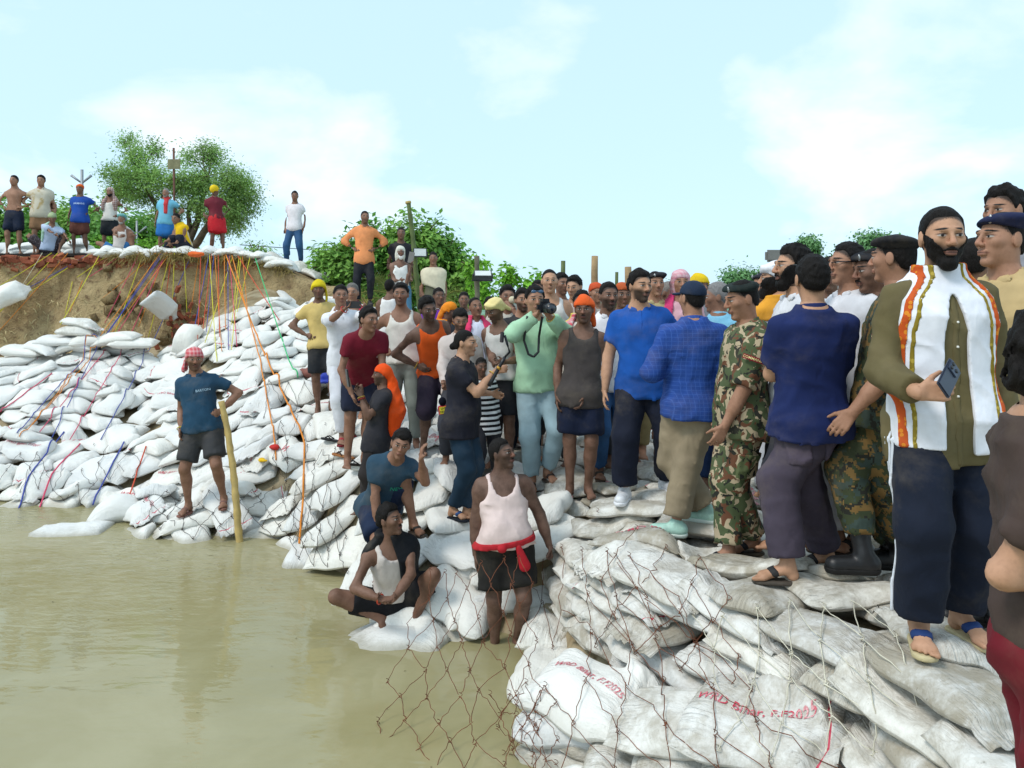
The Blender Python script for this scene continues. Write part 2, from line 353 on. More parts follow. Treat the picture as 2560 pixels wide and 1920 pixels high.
_wr = [SNoise(50 + i, 12, 3, 9) for i in range(8)]
BAGS = []
def place_bag(x, y, yaw, L=.74, Wd=.46, T=.17, res=1, flap=True, text=None, stiff=.5, grime=.3, keep=True, drop=0.0, tpos=(0, 0), tsize=.05, trot=0, lump=1.0, label=None, stuff=False, level=.42, sag=.05):
    """lay one filled bag on the pile as it stands (height map HM) and let it drape; records mesh arrays"""
    nu, nv = (int(26 * res), int(18 * res))
    fe = .10 if flap else 0.0
    u = np.linspace(-1, 1, nu); v = np.linspace(-1, 1, nv)
    u = np.sign(u) * np.abs(u) ** .82; v = np.sign(v) * np.abs(v) ** .82
    if flap: u = np.concatenate([u, [1.05, 1.05 + 2 * fe / L * .6]]); nu += 2
    U, V = np.meshgrid(u, v, indexing='ij')
    sd = rng.integers(1 << 30); k = SNoise(sd, 10, 1.2, 4.0); wv_ = SNoise(sd + 1, 10, 6, 14)
    # outline: pillow with pinched corners and slightly bowed sides
    LX = U * L / 2 * (1 - .05 * (V ** 2)) ; LY = V * Wd / 2 * (1 - .07 * np.clip(np.abs(U), 0, 1) ** 2 * 1.0 + .03 * np.sin(U * 3 + sd % 7))
    LX = LX + .018 * k(V * 2, U * 1.1, 3.3); LY = LY + .018 * k(U * 2.2, V, 1.7)
    c, s = math.cos(yaw), math.sin(yaw)
    WX = x + LX * c - LY * s; WY = y + LX * s + LY * c
    h = bil(HM, GX0, GY0, GR, WX, WY)
    # the sack bridges small hollows and bends over larger ones
    pl = np.stack([np.ones(U.size), LX.ravel(), LY.ravel()], -1); co, *_ = np.linalg.lstsq(pl, h.ravel(), rcond=None); plane = (pl @ co).reshape(h.shape)
    b = h.copy()
    for _ in range(int(10 * res)):
        p = np.pad(b, 1, mode='edge'); b = (p[2:, 1:-1] + p[:-2, 1:-1] + p[1:-1, 2:] + p[1:-1, :-2]) / 4
    gr = math.hypot(co[1], co[2]); mid = float(np.median(h)) if level < 1 else float((pl @ co).mean())
    fgr = min(1.0, level / (gr + 1e-6))
    plane = (co[0] + (plane - co[0]) * fgr) if level >= 1 else (float(np.percentile(h, 62)) + (plane - plane.mean()) * fgr)
    base = stiff * plane + (1 - stiff) * np.clip(b, plane - sag, plane + .10)
    pen = np.maximum(np.minimum(h, plane + .10) - base, 0).mean(); base = base + pen * .5 - drop
    base = np.maximum(base, np.minimum(h, plane + .12) * .7 + base * .3 - .02)
    Uc = np.clip(U, -1, 1)
    e = np.sqrt(np.clip((1 - np.abs(Uc) ** 3.2) * (1 - np.abs(V) ** 2.8), 0, 1))
    e = e ** .9
    Tl = T * (1 + .22 * lump * k(U * 1.5, V * 1.5))
    rim = base + .36 * T * (.7 + .3 * k(U, V, 9.0) * .5)
    crease = wv_(U * .55 * 3, V * 3, 0.0) * .010 * (np.abs(Uc) ** 2 * .9 + .25) * e
    zt = rim + .64 * Tl * e + crease + .002
    zb = rim - .36 * T * e
    if flap:
        f = U > 1.001; dr = np.clip((U - 1.0) * L / 2, 0, 1)
        zt = np.where(f, rim + .003 - dr * .35 + .016 * wv_(V * 3.0, U, 2.0), zt); zb = np.where(f, zt - .005, zb)
    n = nu * nv
    top = np.stack([WX, WY, zt], -1); bot = np.stack([WX, WY, zb], -1)
    # rim vertices: give the sides roundness
    Vv = np.concatenate([top.reshape(-1, 3), bot.reshape(-1, 3)])
    Fg = gridF(nu, nv); Ft = Fg[:, ::1]; Fb = Fg[:, ::-1] + n
    idx = np.arange(n).reshape(nu, nv)
    ring = np.concatenate([idx[:-1, 0], idx[-1, :-1], idx[:0:-1, -1], idx[0, :0:-1]])
    r2 = np.roll(ring, -1); Fr = np.stack([ring, ring + n, r2 + n, r2], -1)
    UVv = np.stack([(np.clip(U, -1, 1.25) + 1) / 2 * .9, (V + 1) / 2], -1).reshape(-1, 2); UVv = np.concatenate([UVv, UVv])
    # raise the pile: splat the top densely into the map
    m = 4; ui = np.linspace(0, nu - 1.001, nu * m); vi = np.linspace(0, nv - 1.001, nv * m)
    A = ui.astype(int); B = vi.astype(int); fa = (ui - A)[:, None, None]; fb = (vi - B)[None, :, None]
    D = top[A][:, B] * (1 - fa) * (1 - fb) + top[A + 1][:, B] * fa * (1 - fb) + top[A][:, B + 1] * (1 - fa) * fb + top[A + 1][:, B + 1] * fa * fb
    ii = np.clip(((D[..., 0] - GX0) / GR + .5).astype(int), 0, HM.shape[0] - 1); jj = np.clip(((D[..., 1] - GY0) / GR + .5).astype(int), 0, HM.shape[1] - 1)
    np.maximum.at(HM, (ii.ravel(), jj.ravel()), D[..., 2].ravel() - .004)
    rec = dict(V=Vv, F=[Ft, Fb, Fr], UV=UVv, x=x, y=y, z=float(zt[nu // 2, nv // 2]), grime=grime, label=label, stuff=stuff, L=L, yaw=yaw)
    if text:
        gV_, gF_ = glyphs(text); ct, st_ = math.cos(trot), math.sin(trot)
        qx = (gV_[:, 0] * ct - gV_[:, 1] * st_) * tsize + tpos[0] * L / 2; qy = (gV_[:, 0] * st_ + gV_[:, 1] * ct) * tsize + tpos[1] * Wd / 2
        uu = np.clip(qx / (L / 2), -.97, .97); vv = np.clip(qy / (Wd / 2), -.97, .97)
        fu = np.interp(uu, u, np.arange(nu)); fv = np.interp(vv, v, np.arange(nv))
        A = np.clip(fu.astype(int), 0, nu - 2); B = np.clip(fv.astype(int), 0, nv - 2); fa = (fu - A)[:, None]; fb = (fv - B)[:, None]
        q = top[A, B] * (1 - fa) * (1 - fb) + top[A + 1, B] * fa * (1 - fb) + top[A, B + 1] * (1 - fa) * fb + top[A + 1, B + 1] * fa * fb
        nrm = np.cross(top[A + 1, B] - top[A, B], top[A, B + 1] - top[A, B]); nrm /= np.linalg.norm(nrm, axis=1)[:, None] + 1e-9
        rec['text'] = (q + nrm * .004, gF_)
    BAGS.append(rec); return rec
PRINT = 'WRD Bihar, F.F2025'

# terrace and near wall, course by course
def along_wall(s):
    seg = np.linalg.norm(np.diff(WALL, axis=0), axis=1); cs = np.concatenate([[0], np.cumsum(seg)]); s = np.clip(s, 0, cs[-1] - 1e-6)
    i = np.searchsorted(cs, s, 'right') - 1; i = min(i, len(seg) - 1); tt = (s - cs[i]) / seg[i]; p = WALL[i] * (1 - tt) + WALL[i + 1] * tt; dv = (WALL[i + 1] - WALL[i]) / seg[i]
    return p, dv
# --- terrace bags in front of the wall
random.seed(21)
for x, y, yaw in [(.22,4.75,.5),(.14,4.45,-.5),(.40,4.42,.3),(.25,4.1,-.6),(.58,4.1,-.5),(.28,3.75,-.5),(.66,3.78,-.6),(.92,3.7,-.5),(.40,3.45,-.5),(.80,3.42,-.6),(1.1,3.35,-.6),(.5,3.1,-.5),(.9,3.05,-.55),(1.2,2.95,-.5),(.45,2.75,.2),(.85,2.7,-.4),(1.25,2.6,-.6),(.6,2.35,.1),(1.1,2.3,-.3)]:
    place_bag(x, y, yaw, random.uniform(.58, .66), random.uniform(.38, .43), .135, res=1.2, stiff=.55, level=.3, grime=.45 + random.random() * .35, label='n')
# --- the wall itself
random.seed(33)
wl = np.linalg.norm(np.diff(WALL, axis=0), axis=1).sum()
for course in range(8):
    s = .15 + .22 * (course % 2)
    while s < wl - .6:
        p, dv = along_wall(s); nrm = np.array([-dv[1], dv[0]]); ang = math.atan2(dv[1], dv[0])
        across = random.random() < .22
        setb = (.36 if across else .235) + course * .012 + random.uniform(-.03, .03)
        q = p + nrm * setb
        if bil(HM, GX0, GY0, GR, q[0], q[1]) < float(np.interp(s, [0, .6, 1.2, wl], [.62, .78, .88, .92])):
            turn = random.choice([0, math.pi]) + (math.pi / 2 if across else 0)
            place_bag(q[0], q[1], ang + turn + random.uniform(-.09, .09), random.uniform(.56, .66), random.uniform(.38, .43), random.uniform(.115, .14), res=1.2, flap=random.random() < .8,
                      grime=random.uniform(.45, .85), stiff=.7, label='n', level=.08, sag=.03)
        s += random.uniform(.44, .54)
# --- slope, spur, ridge and platform: lowest first
random.seed(5)
cand = []
yy = 2.2
while yy < 15.3:
    step = .37 if yy < 8 else .33
    xx = -9.0
    while xx < 5.8:
        x = xx + random.uniform(-.14, .14); y = yy + random.uniform(-.12, .12)
        z = float(S(x, y)); d = float(wall_side(x, y))
        px = x / (y * K) + 1280
        ok = z > -.12 and px > -160 and px < 2750
        if y < 5.6 and d < .50 and x > -.35: ok = False
        if y < 2.0: ok = False
        if x > -1.2 and y > 12.5: ok = False
        if y > 13.9 and x < -4.3: ok = False
        if ok: cand.append((z + random.uniform(-.18, .18), x, y))
        xx += .48 if (x > .2 or y > 14) else .39
    yy += step
cand.sort()
for z, x, y in cand:
    plat = wall_side(x, y) > 0 and x > .0 + (y - 5) * -.25 and y < 12 and S(x, y) > .8
    zz = float(S(x, y))
    base = float(bil(HM, GX0, GY0, GR, x, y))
    if base > zz - (.075 if plat else .03) and random.random() < .96: continue
    near = y < 7.4
    tx = None
    if random.random() < (.4 if plat else .10): tx = random.choice([PRINT, PRINT, 'WRD BIHAR', 'F.F2024', 'WRD'])
    big = tx in ('WRD BIHAR', 'F.F2024', 'WRD')
    place_bag(x, y, random.uniform(-3.14, 3.14) if not plat else random.choice([.2, -.3, 1.5, 2.0]) + random.uniform(-.4, .4), random.uniform(.54, .68) + .06 * plat, random.uniform(.34, .42), random.uniform(.135, .18) if not plat else .11,
              res=(.55 if plat and y > 7.2 else (1.0 if near else (.75 if y < 10 else .6))), flap=random.random() < .6, text=tx, tsize=(.10 if big else .055), tpos=(random.uniform(-.2, .2), random.uniform(-.3, .3)),
              grime=(random.uniform(.6, .95) if plat else random.uniform(.05, .38)), stiff=.4 if not plat else .25, level=.42 if not plat else .12, stuff=bool(plat and y > 7.2))
def ground_z(x, y):
    return float(np.mean([bil(HM, GX0, GY0, GR, x + a, y + b) for a in (-.05, 0, .05) for b in (-.08, 0, .08)]))

for x_, y_, w_, L_, gm_, lb_ in [(*P(195, 815, 13.5)[:2], .05, .66, .5, 'grey sandbag at the bottom of the small pair under the earth face'), (*P(200, 795, 13.5)[:2], -.1, .6, .45, 'grey sandbag on top of the small pair under the earth face')]:
    HM[int((x_ - GX0 - .4) / GR):int((x_ - GX0 + .4) / GR), int((y_ - GY0 - .35) / GR):int((y_ - GY0 + .3) / GR)] = np.maximum(HM[int((x_ - GX0 - .4) / GR):int((x_ - GX0 + .4) / GR), int((y_ - GY0 - .35) / GR):int((y_ - GY0 + .3) / GR)], P(195, 838, 13.5)[2])
    place_bag(x_, y_, w_, L_, .4, .17, grime=gm_)['label_text'] = lb_
random.seed(8)
for px_, py_, d_ in [(2288, 1632, 3.1), (2392, 1595, 3.22), (2330, 1610, 3.2), (2450, 1545, 3.45), (2540, 1520, 3.45), (2160, 1450, 4.0), (2248, 1425, 4.25), (1962, 1460, 4.0), (2062, 1415, 4.35), (1838, 1405, 4.7), (1902, 1412, 4.8), (1690, 1338, 5.1), (1768, 1330, 5.2), (1560, 1262, 5.8), (1665, 1228, 5.95)]:
    c_ = P(px_, py_, d_)
    for _ in range(5):
        if ground_z(c_[0], c_[1]) > c_[2] - .055: break
        place_bag(c_[0] + random.uniform(.0, .1), c_[1] + random.uniform(0, .1), random.uniform(-.5, .5), .68, .44, min(.15, c_[2] - ground_z(c_[0], c_[1]) + .03), res=1.2, grime=.7, level=.06, stiff=.8, label='n')
random.seed(9)
for x_, y_, w_, z_ in [(.22, 5.2, 1.35, .05), (.27, 5.5, 1.2, .08), (.2, 4.95, 1.3, .03), (-.12, 5.98, .3, .12), (.12, 5.92, -.2, .15), (-.3, 5.88, .5, .06), (.05, 6.1, .1, .3), (-.2, 6.15, -.3, .28), (.36, 4.52, .6, .12), (.30, 4.25, -.4, .10)]:
    HM_keep = HM.copy(); m_ = (np.abs(MX - x_) < .6) & (np.abs(MY - y_) < .6); HM[m_] = np.minimum(HM[m_], z_)
    place_bag(x_, y_, w_, .56, .36, .17, res=1.2, grime=.3, level=.1, label='n'); HM[:] = np.maximum(HM, HM_keep)
for px_, py_, d_, yw, gm_, tp_, ts_, tr_, lb_ in [(1455, 1690, 4.2, -.75, .05, (.1, .1), .058, 0, 'clean white sandbag with red print and raised hem on the near terrace'), (1690, 1800, 3.75, -.62, .6, (.0, .1), .062, 0, 'soiled flat sandbag at the bottom under the net'), (1880, 1880, 3.45, -.62, .65, (.0, .1), .066, 0, 'soiled sandbag printed in red at the bottom edge of the picture')]:
    c_ = P(px_, py_, d_); place_bag(c_[0], c_[1], yw, .64, .44, .20 if gm_ < .1 else .13, res=1.35, grime=gm_, text=PRINT if px_ != 1690 else None, tpos=tp_, tsize=ts_, trot=tr_, stiff=.7, level=.3, label='n')['label_text'] = lb_
# --- extra bags with a look of their own, lying on top
print('bags', len(BAGS), 'stuff', sum(b['stuff'] for b in BAGS))
def emit_bags():
    def mk(rec, name, loc):
        me = mesh_np('sandbag', rec['V'] - np.array(loc), rec['F'])
        uvl = me.uv_layers.new(name='UVMap'); li = np.empty(len(me.loops), np.int32); me.loops.foreach_get('vertex_index', li)
        uvl.data.foreach_set('uv', rec['UV'][li].astype(np.float32).ravel()); return me
    kept = [b for b in BAGS if not b['stuff']]
    rest = [b for b in BAGS if b['stuff']]
    # at most 300 single bags: those that show largest
    kept.sort(key=lambda b: b['y'] if 'label_text' not in b else 0)
    rest += kept[296:]; kept = kept[:296]
    for b in sorted([b for b in kept if b['label'] == 'n' and 'label_text' not in b], key=lambda b: min(math.hypot(r[1] - (b['x'] / (b['y'] * K) + 1280), r[2] - (HOR + (CAMZ - b['z']) / (b['y'] * K))) for r in REFS)):
        top_ = float(bil(HM, GX0, GY0, GR, b['x'], b['y'])) < b['z'] + .05
        if top_: b['label_text'] = near_label(b)
    for i, b in enumerate(kept):
        loc = (b['x'], b['y'], b['z'] - .1)
        o = add('sandbag', mk(b, 'sandbag', loc), M_bag, loc=loc, label=b.get('label_text') or bag_label(b), category='sandbag', grime=float(b['grime']), group=None if b.get('label_text') else bag_group(b))
        if 'text' in b:
            add('printed_lettering', mesh_np('printed_lettering', b['text'][0] - np.array(loc), b['text'][1], False), M_red, parent=o)
    for nm, sel, lb, gm in (('sandbag_mass', [b for b in rest if b['stuff']], 'trampled white sandbags paving the platform under the crowd', .7), ('slope_sandbag_mass', [b for b in rest if not b['stuff']], 'white sandbags packed together on the far upper slope', .12)):
        if not sel: continue
        V_, F_ = joinVF([(b['V'], b['F']) for b in sel]); me = mesh_np(nm, V_, F_)
        uvl = me.uv_layers.new(name='UVMap'); li = np.empty(len(me.loops), np.int32); me.loops.foreach_get('vertex_index', li)
        uvl.data.foreach_set('uv', np.concatenate([b['UV'] for b in sel])[li].astype(np.float32).ravel())
        mo = add(nm, me, M_bag, kind='stuff', label=lb, category='sandbags', grime=gm)
        tp = [b['text'] for b in sel if 'text' in b]
        if tp:
            V_, F_ = joinVF(tp); add('printed_lettering', mesh_np('printed_lettering', V_, F_, False), M_red, parent=mo, kind='stuff')
REFS = [('the belly man', 1265, 1560), ('the cap man shoes', 1730, 1350), ('the guard sandals', 1870, 1420), ('the cargo trousers man foot', 1965, 1480), ('the black boots', 2200, 1460), ('the bearded man sandals', 2330, 1640), ('the red track pants', 2480, 1800), ('the blue polo man white shoes', 1590, 1270), ('the bottom wire tangle', 1310, 1830), ('the bare feet of the tank top man', 1450, 1225)]
_used = {}
def near_label(b):
    px = b['x'] / (b['y'] * K) + 1280; py = HOR + (CAMZ - b['z']) / (b['y'] * K); nm, rx, ry = min(REFS, key=lambda r: math.hypot(r[1] - px, r[2] - py))
    dx, dy = px - rx, py - ry; side = ('right of' if dx > 0 else 'left of') if abs(dx) > abs(dy) else ('below' if dy > 0 else 'behind')
    k = _used.setdefault((nm, side), 0); _used[nm, side] += 1
    o = ['', 'second ', 'third ', 'fourth ', 'fifth ', 'sixth ', 'seventh ', 'eighth ', 'ninth '][min(k, 8)]
    return ('%snearest grimy sandbag %s %s' % (o, side, nm)).strip()
def bag_group(b):
    if b['label'] == 'n': return 'dirty sandbags of the near stack'
    if wall_side(b['x'], b['y']) > 0 and b['y'] < 8 and b['x'] > -.3: return 'trampled sandbags of the platform'
    if b['y'] > 11.2: return 'sandbags of the upper slope'
    if b['x'] < -2: return 'sandbags of the lower slope'
    return 'sandbags of the middle pile'
def bag_label(b):
    return {'dirty sandbags of the near stack': 'grimy white sandbag in the near stack at lower right',
            'trampled sandbags of the platform': 'muddy trampled sandbag underfoot on the crowd platform',
            'sandbags of the upper slope': 'clean white sandbag on the upper slope below the eroded bank',
            'sandbags of the lower slope': 'white sandbag on the lower left slope near the water',
            'sandbags of the middle pile': 'white sandbag in the netted middle pile by the water'}[bag_group(b)]
# ------------------------------------------------------------------ eroded bank at the back left
def bank_top(x): return 3.5 - .62 * np.clip((x + 5.6) / 1.9, 0, 1) ** 1.5
_bn = SNoise(11, 10, .8, 2.6); _bf = SNoise(12, 12, 3.5, 11)
def bank_face_y(x, z):
    """depth of the face at a height"""
    zt = bank_top(x); t_ = np.clip((z - 1.1) / (zt - 1.1), 0, 1)
    return np.interp(t_, [0, .25, .55, .82, .93, 1], [14.35, 14.75, 15.02, 15.22, 15.26, 15.42]) + .16 * _bn(x * 1.3, z * .8, 0) * (1 - t_ * .5) + .035 * _bf(x, z * 1.4, 2.0)
bx = np.linspace(-19, -3.4, 300)
prof = np.concatenate([np.linspace(0, 1, 44), [1.03, 1.12, 1.4, 1.9, 2.4, 2.9, 3.3, 3.7]])
Vb = []
for x in bx:
    zt = float(bank_top(x)); row = []
    for t_ in prof:
        if t_ <= 1:
            z = 1.1 + (zt - 1.1) * t_ - .02 * math.sin(t_ * 9 + x * 3); y = float(bank_face_y(x, z)); row.append((x + .03 * float(_bf(x * 2, z * 3, 5.0)), y, z - (.05 if t_ > .985 else 0)))
        else:
            y0 = float(bank_face_y(x, zt)); yy = y0 + (t_ - 1) * 3.2; row.append((x, yy, zt + .02 * float(_bf(x, yy, 1.0)) - .05 - (max(0, yy - 22.5)) * 1.2))
    Vb.append(row)
Vb = np.array(Vb); nb_, mb_ = Vb.shape[:2]
endc = Vb[-1].copy(); endc[:, 2] = .4; Vb = np.concatenate([Vb, endc[None]]); nb_ += 1
t = NT('eroded_earth'); o_ = t.obj(); sp_ = t.n('ShaderNodeSeparateXYZ'); t.l(o_, sp_.inputs[0])
mp_ = t.n('ShaderNodeMapping'); t.l(o_, mp_.inputs[0]); mp_.inputs['Scale'].default_value = (1, 1, .35)
n1 = t.noise(mp_.outputs[0], 1.6, 7, .6, .5); n2 = t.noise(o_, 7, 6, .65, .4); n3 = t.noise(o_, 28, 4, .6)
c = t.mix(t.ss(n1, .36, .62), srgb('967f5c'), srgb('bca47a')); c = t.mix(t.ss(n2, .5, .7), c, srgb('7d664c'))
c = t.mix(t.math('MULTIPLY', t.ss(n3, .6, .7), .6), c, srgb('cbb88e'))
brick = t.ss(t.math('ADD', sp_.outputs[2], t.math('MULTIPLY', n2, .5)), 3.38, 3.52)
c = t.mix(t.math('MULTIPLY', brick, t.ss(n3, .40, .55)), c, srgb('9c5a44'))
t.col(c); M_earth = t.set(.95, .1, t.bump(n3, .8, .05, t.bump(n2, .8, .12)))
bank = add('embankment', mesh_np('embankment', Vb.reshape(-1, 3), gridF(nb_, mb_)[:, ::-1]), M_earth, kind='structure')
# road surface: dark asphalt crust along the broken edge, left end
ax_ = np.linspace(-19, -7.2, 120); AV = []
for x in ax_:
    z = float(bank_top(x)) + .0; y0 = float(bank_face_y(x, 3.5)) - .05 + .06 * float(_bf(x * 2.2, 0, 8.0)) + max(0, x + 8.2) * .5
    AV.append([(x, y0, z - .045), (x, y0 - .01, z + .012), (x, 20.5, z + .03), (x, 20.5, z - .05)])
AV = np.array(AV); add('asphalt_road', mesh_np('asphalt_road', AV.reshape(-1, 3), gridF(120, 4)[:, ::-1], False), simple('asphalt', '3a3531', .9, .2, .3, 12, .5), kind='structure')
# bricks and rubble showing in the broken edge and in the slump below it
def lump(seed, s):
    g = np.random.default_rng(seed); V_, F_ = box((-.5, -.5, -.5), (.5, .5, .5)); V_ = V_ * np.array(s) * g.uniform(.8, 1.15, (8, 3)); return V_, F_
LM = [mesh_np('brick', *lump(i, (.22, .11, .075)), False) for i in range(4)]; M_br = [simple('brick', c_, .9, .15, .3, 12, .4) for c_ in ('94543e', 'a5664a', '7d4a38')]
CL = [mesh_np('earth_clod', *lump(40 + i, (.34, .26, .22)), True) for i in range(4)]
for i, m_ in enumerate(LM): m_.materials.append(M_br[i % 3])
for m_ in CL: m_.materials.append(M_earth)
g_ = np.random.default_rng(5)
for i in range(80):
    x = g_.uniform(-10.8, -7.4); z = float(bank_top(x)) - .06 - abs(g_.normal()) * .10; y = float(bank_face_y(x, z)) - .01
    o = add('brick', LM[i % 4], None, parent=bank, loc=(x, y, z)); o.rotation_euler = (g_.normal() * .25, g_.normal() * .2, g_.normal() * .5); o.scale = (1, 1, 1) if g_.random() < .7 else (.55, .8, .8)
for i in range(60):
    c_ = P(400 + g_.normal() * 32, 830 + g_.normal() * 34, 13.75); y = 13.9 + (850 - 830) * 0
    zz = c_[2]; yy = float(bank_face_y(c_[0], zz)) - .12 - g_.random() * .22
    o = add('brick', LM[i % 4], None, parent=bank, loc=(c_[0], yy + .06, zz)); o.rotation_euler = g_.uniform(-3, 3, 3); o.scale = [g_.uniform(.35, .8)] * 3
for i in range(18):
    px_, py_ = [(320 + g_.normal() * 60, 760 + g_.normal() * 40), (400 + g_.normal() * 40, 850 + g_.normal() * 20), (225 + g_.normal() * 30, 740 + g_.normal() * 30)][i % 3]
    c_ = P(px_, py_, 14.3); o = add('earth_clod', CL[i % 4], None, parent=bank, loc=(c_[0], float(bank_face_y(c_[0], c_[2])) - .05, c_[2])); o.rotation_euler = g_.uniform(-3, 3, 3); o.scale = [g_.uniform(.4, .9)] * 3
# dry grass hanging over the edge
def blades(centers, n, ln, wd, dirv, spread, seed):
    g = np.random.default_rng(seed); c = np.repeat(np.asarray(centers, float), n, 0); m = len(c); c = c + g.normal(size=(m, 3)) * np.array(spread)
    dv = np.asarray(dirv, float) + g.normal(size=(m, 3)) * .45; dv /= np.linalg.norm(dv, axis=1)[:, None]; L = g.uniform(.5, 1, m)[:, None] * ln
    sd_ = np.cross(dv, g.normal(size=(m, 3))); sd_ /= np.linalg.norm(sd_, axis=1)[:, None]; mid = c + dv * L * .55 + np.array([0, 0, -.06]) * L; tip = c + dv * L + np.array([0, 0, -.35]) * L
    V_ = np.stack([c - sd_ * wd, c + sd_ * wd, mid + sd_ * wd * .8, mid - sd_ * wd * .8, tip], 1).reshape(-1, 3); i = np.arange(m)[:, None] * 5
    return V_, [i + np.array([[0, 1, 2, 3]]), i + np.array([[3, 2, 4]])]
cs_ = [(x, float(bank_face_y(x, 3.4)) - .02, float(bank_top(x)) - .06) for x in np.linspace(-8.0, -4.4, 160)]
V_, F_ = blades(cs_, 16, .30, .006, (0, -.8, .1), (.03, .05, .03), 3); add('dry_grass', mesh_np('dry_grass', V_, F_, False), simple('straw', 'a8935c', .9, .1, .3, 5, 0), kind='stuff', label='dry grass hanging over the broken edge of the bank', category='grass')
cs_ = []
for i in range(500):
    x = g_.uniform(-11, -5); z = g_.uniform(1.4, 2.6); cs_.append((x, float(bank_face_y(x, z)) - .015, z))
V_, F_ = blades(cs_, 2, .16, .007, (.5, -.3, -.5), (.02, .02, .02), 4); add('straw_litter', mesh_np('straw_litter', V_, F_, False), simple('straw2', 'cdbb8c', .9, .1, .3, 5, 0), kind='stuff', label='straw stuck to the earth face', category='straw')

# ------------------------------------------------------------------ single bags lying where they fell or were set (free pillows)
def pillow(L, Wd, T, seed, bend=0.0, res=1.0, neck=False):
    nu, nv = int(24 * res), int(16 * res); u = np.linspace(-1, 1, nu); v = np.linspace(-1, 1, nv); u = np.sign(u) * np.abs(u) ** .8; v = np.sign(v) * np.abs(v) ** .8; U, V = np.meshgrid(u, v, indexing='ij'); k = SNoise(seed, 10, 1.2, 4); wv_ = SNoise(seed + 1, 10, 6, 14)
    wf = np.where(U > .55, 1 - (.72 if neck else .06) * np.clip((U - .55) / .35, 0, 1), 1 - .08 * U ** 2)
    e = np.sqrt(np.clip((1 - np.abs(U) ** 3) * (1 - np.abs(V) ** 2.6), 0, 1)) * (wf if neck else 1); h = T * .5 * e * (1 + .22 * k(U * 1.5, V * 1.5)) + wv_(U * 1.7, V * 3, 0) * .010 * e * (.3 + np.abs(U))
    x = U * L / 2; y = V * Wd / 2 * wf; z0 = -bend * (x / (L / 2)) ** 2
    Vt = np.stack([x, y, z0 + h + .003], -1).reshape(-1, 3); Vo = np.stack([x, y, z0 - h * .8 - .003], -1).reshape(-1, 3); n = nu * nv; Fg = gridF(nu, nv)
    idx = np.arange(n).reshape(nu, nv); ring = np.concatenate([idx[:-1, 0], idx[-1, :-1], idx[:0:-1, -1], idx[0, :0:-1]]); r2 = np.roll(ring, -1)
    UV = np.stack([(U + 1) / 2 * .9, (V + 1) / 2], -1).reshape(-1, 2)
    me = mesh_np('sandbag', np.concatenate([Vt, Vo]), [Fg, Fg[:, ::-1] + n, np.stack([ring, ring + n, r2 + n, r2], -1)])
    uvl = me.uv_layers.new(name='UVMap'); li = np.empty(len(me.loops), np.int32); me.loops.foreach_get('vertex_index', li); uvl.data.foreach_set('uv', np.concatenate([UV, UV])[li].astype(np.float32).ravel()); return me
PIL = [pillow(.68, .42, .26 if i in (1, 4) else .17, 100 + i, .02 * i + (.05 if i in (1, 4) else 0), 1.0, i in (1, 4)) for i in range(6)]
def freebag(i, loc, rotv, label, group=None, grime=.1, sc=1.0):
    o = add('sandbag', PIL[i % 6], M_bag, loc=tuple(loc), label=label, category='sandbag', grime=float(grime), group=group); o.rotation_euler = rotv; o.scale = (sc, sc, sc); return o
freebag(1, (*P(22, 735, 14.75)[:2], P(22, 735, 14.75)[2]), (R(55), R(-25), R(30)), 'white sandbag stuck on the earth face at the far left edge', grime=.05, sc=1.1)
freebag(4, P(402, 762, 14.6), (R(-50), R(35), R(60)), 'white sandbag tumbled head down on the slumped earth', grime=.05, sc=1.05)
freebag(4, P(470, 838, 13.3), (R(20), R(-50), R(70)), 'white sandbag with tied neck standing at the foot of the bank ropes', grime=.05, sc=.95)
for i_, (px_, py_, d_, rz_, sc_, dz_, gm_, lb_) in enumerate([(990, 1588, 5.70, 20, 1.25, -.05, .1, 'large pale sandbag awash under the squatting man'), (1120, 1580, 5.85, -35, 1.1, -.02, .1, 'pale sandbag between the squatting man and the belly man'), (1268, 1660, 5.58, 15, 1.05, -.075, .2, 'submerged sandbag under the belly man feet'), (300, 1275, 8.9, 20, 1.1, 0, .05, 'crumpled white sandbag at the waterline left of the spur'), (170, 1325, 8.4, 8, 1.2, -.05, .1, 'half sunken sandbag drifting left of the spur')]):
    c_ = P(px_, py_, d_); freebag(i_ + 2 if i_ != 3 else 4, (c_[0], c_[1], c_[2] + dz_), (R(4), R(-5), R(rz_)), lb_, None, gm_, sc_)
for i_, (px_, py_) in enumerate([(150, 852), (235, 850), (290, 846), (110, 866), (335, 858), (190, 862), (60, 878)]):
    freebag(i_ if i_ % 6 not in (1, 4) else 0, P(px_, py_, 13.5), (R(8), R(random.uniform(-10, 10)), R(random.uniform(-30, 30))), 'white sandbag in the top row against the earth face', 'sandbags of the top row', .12, 1.1)
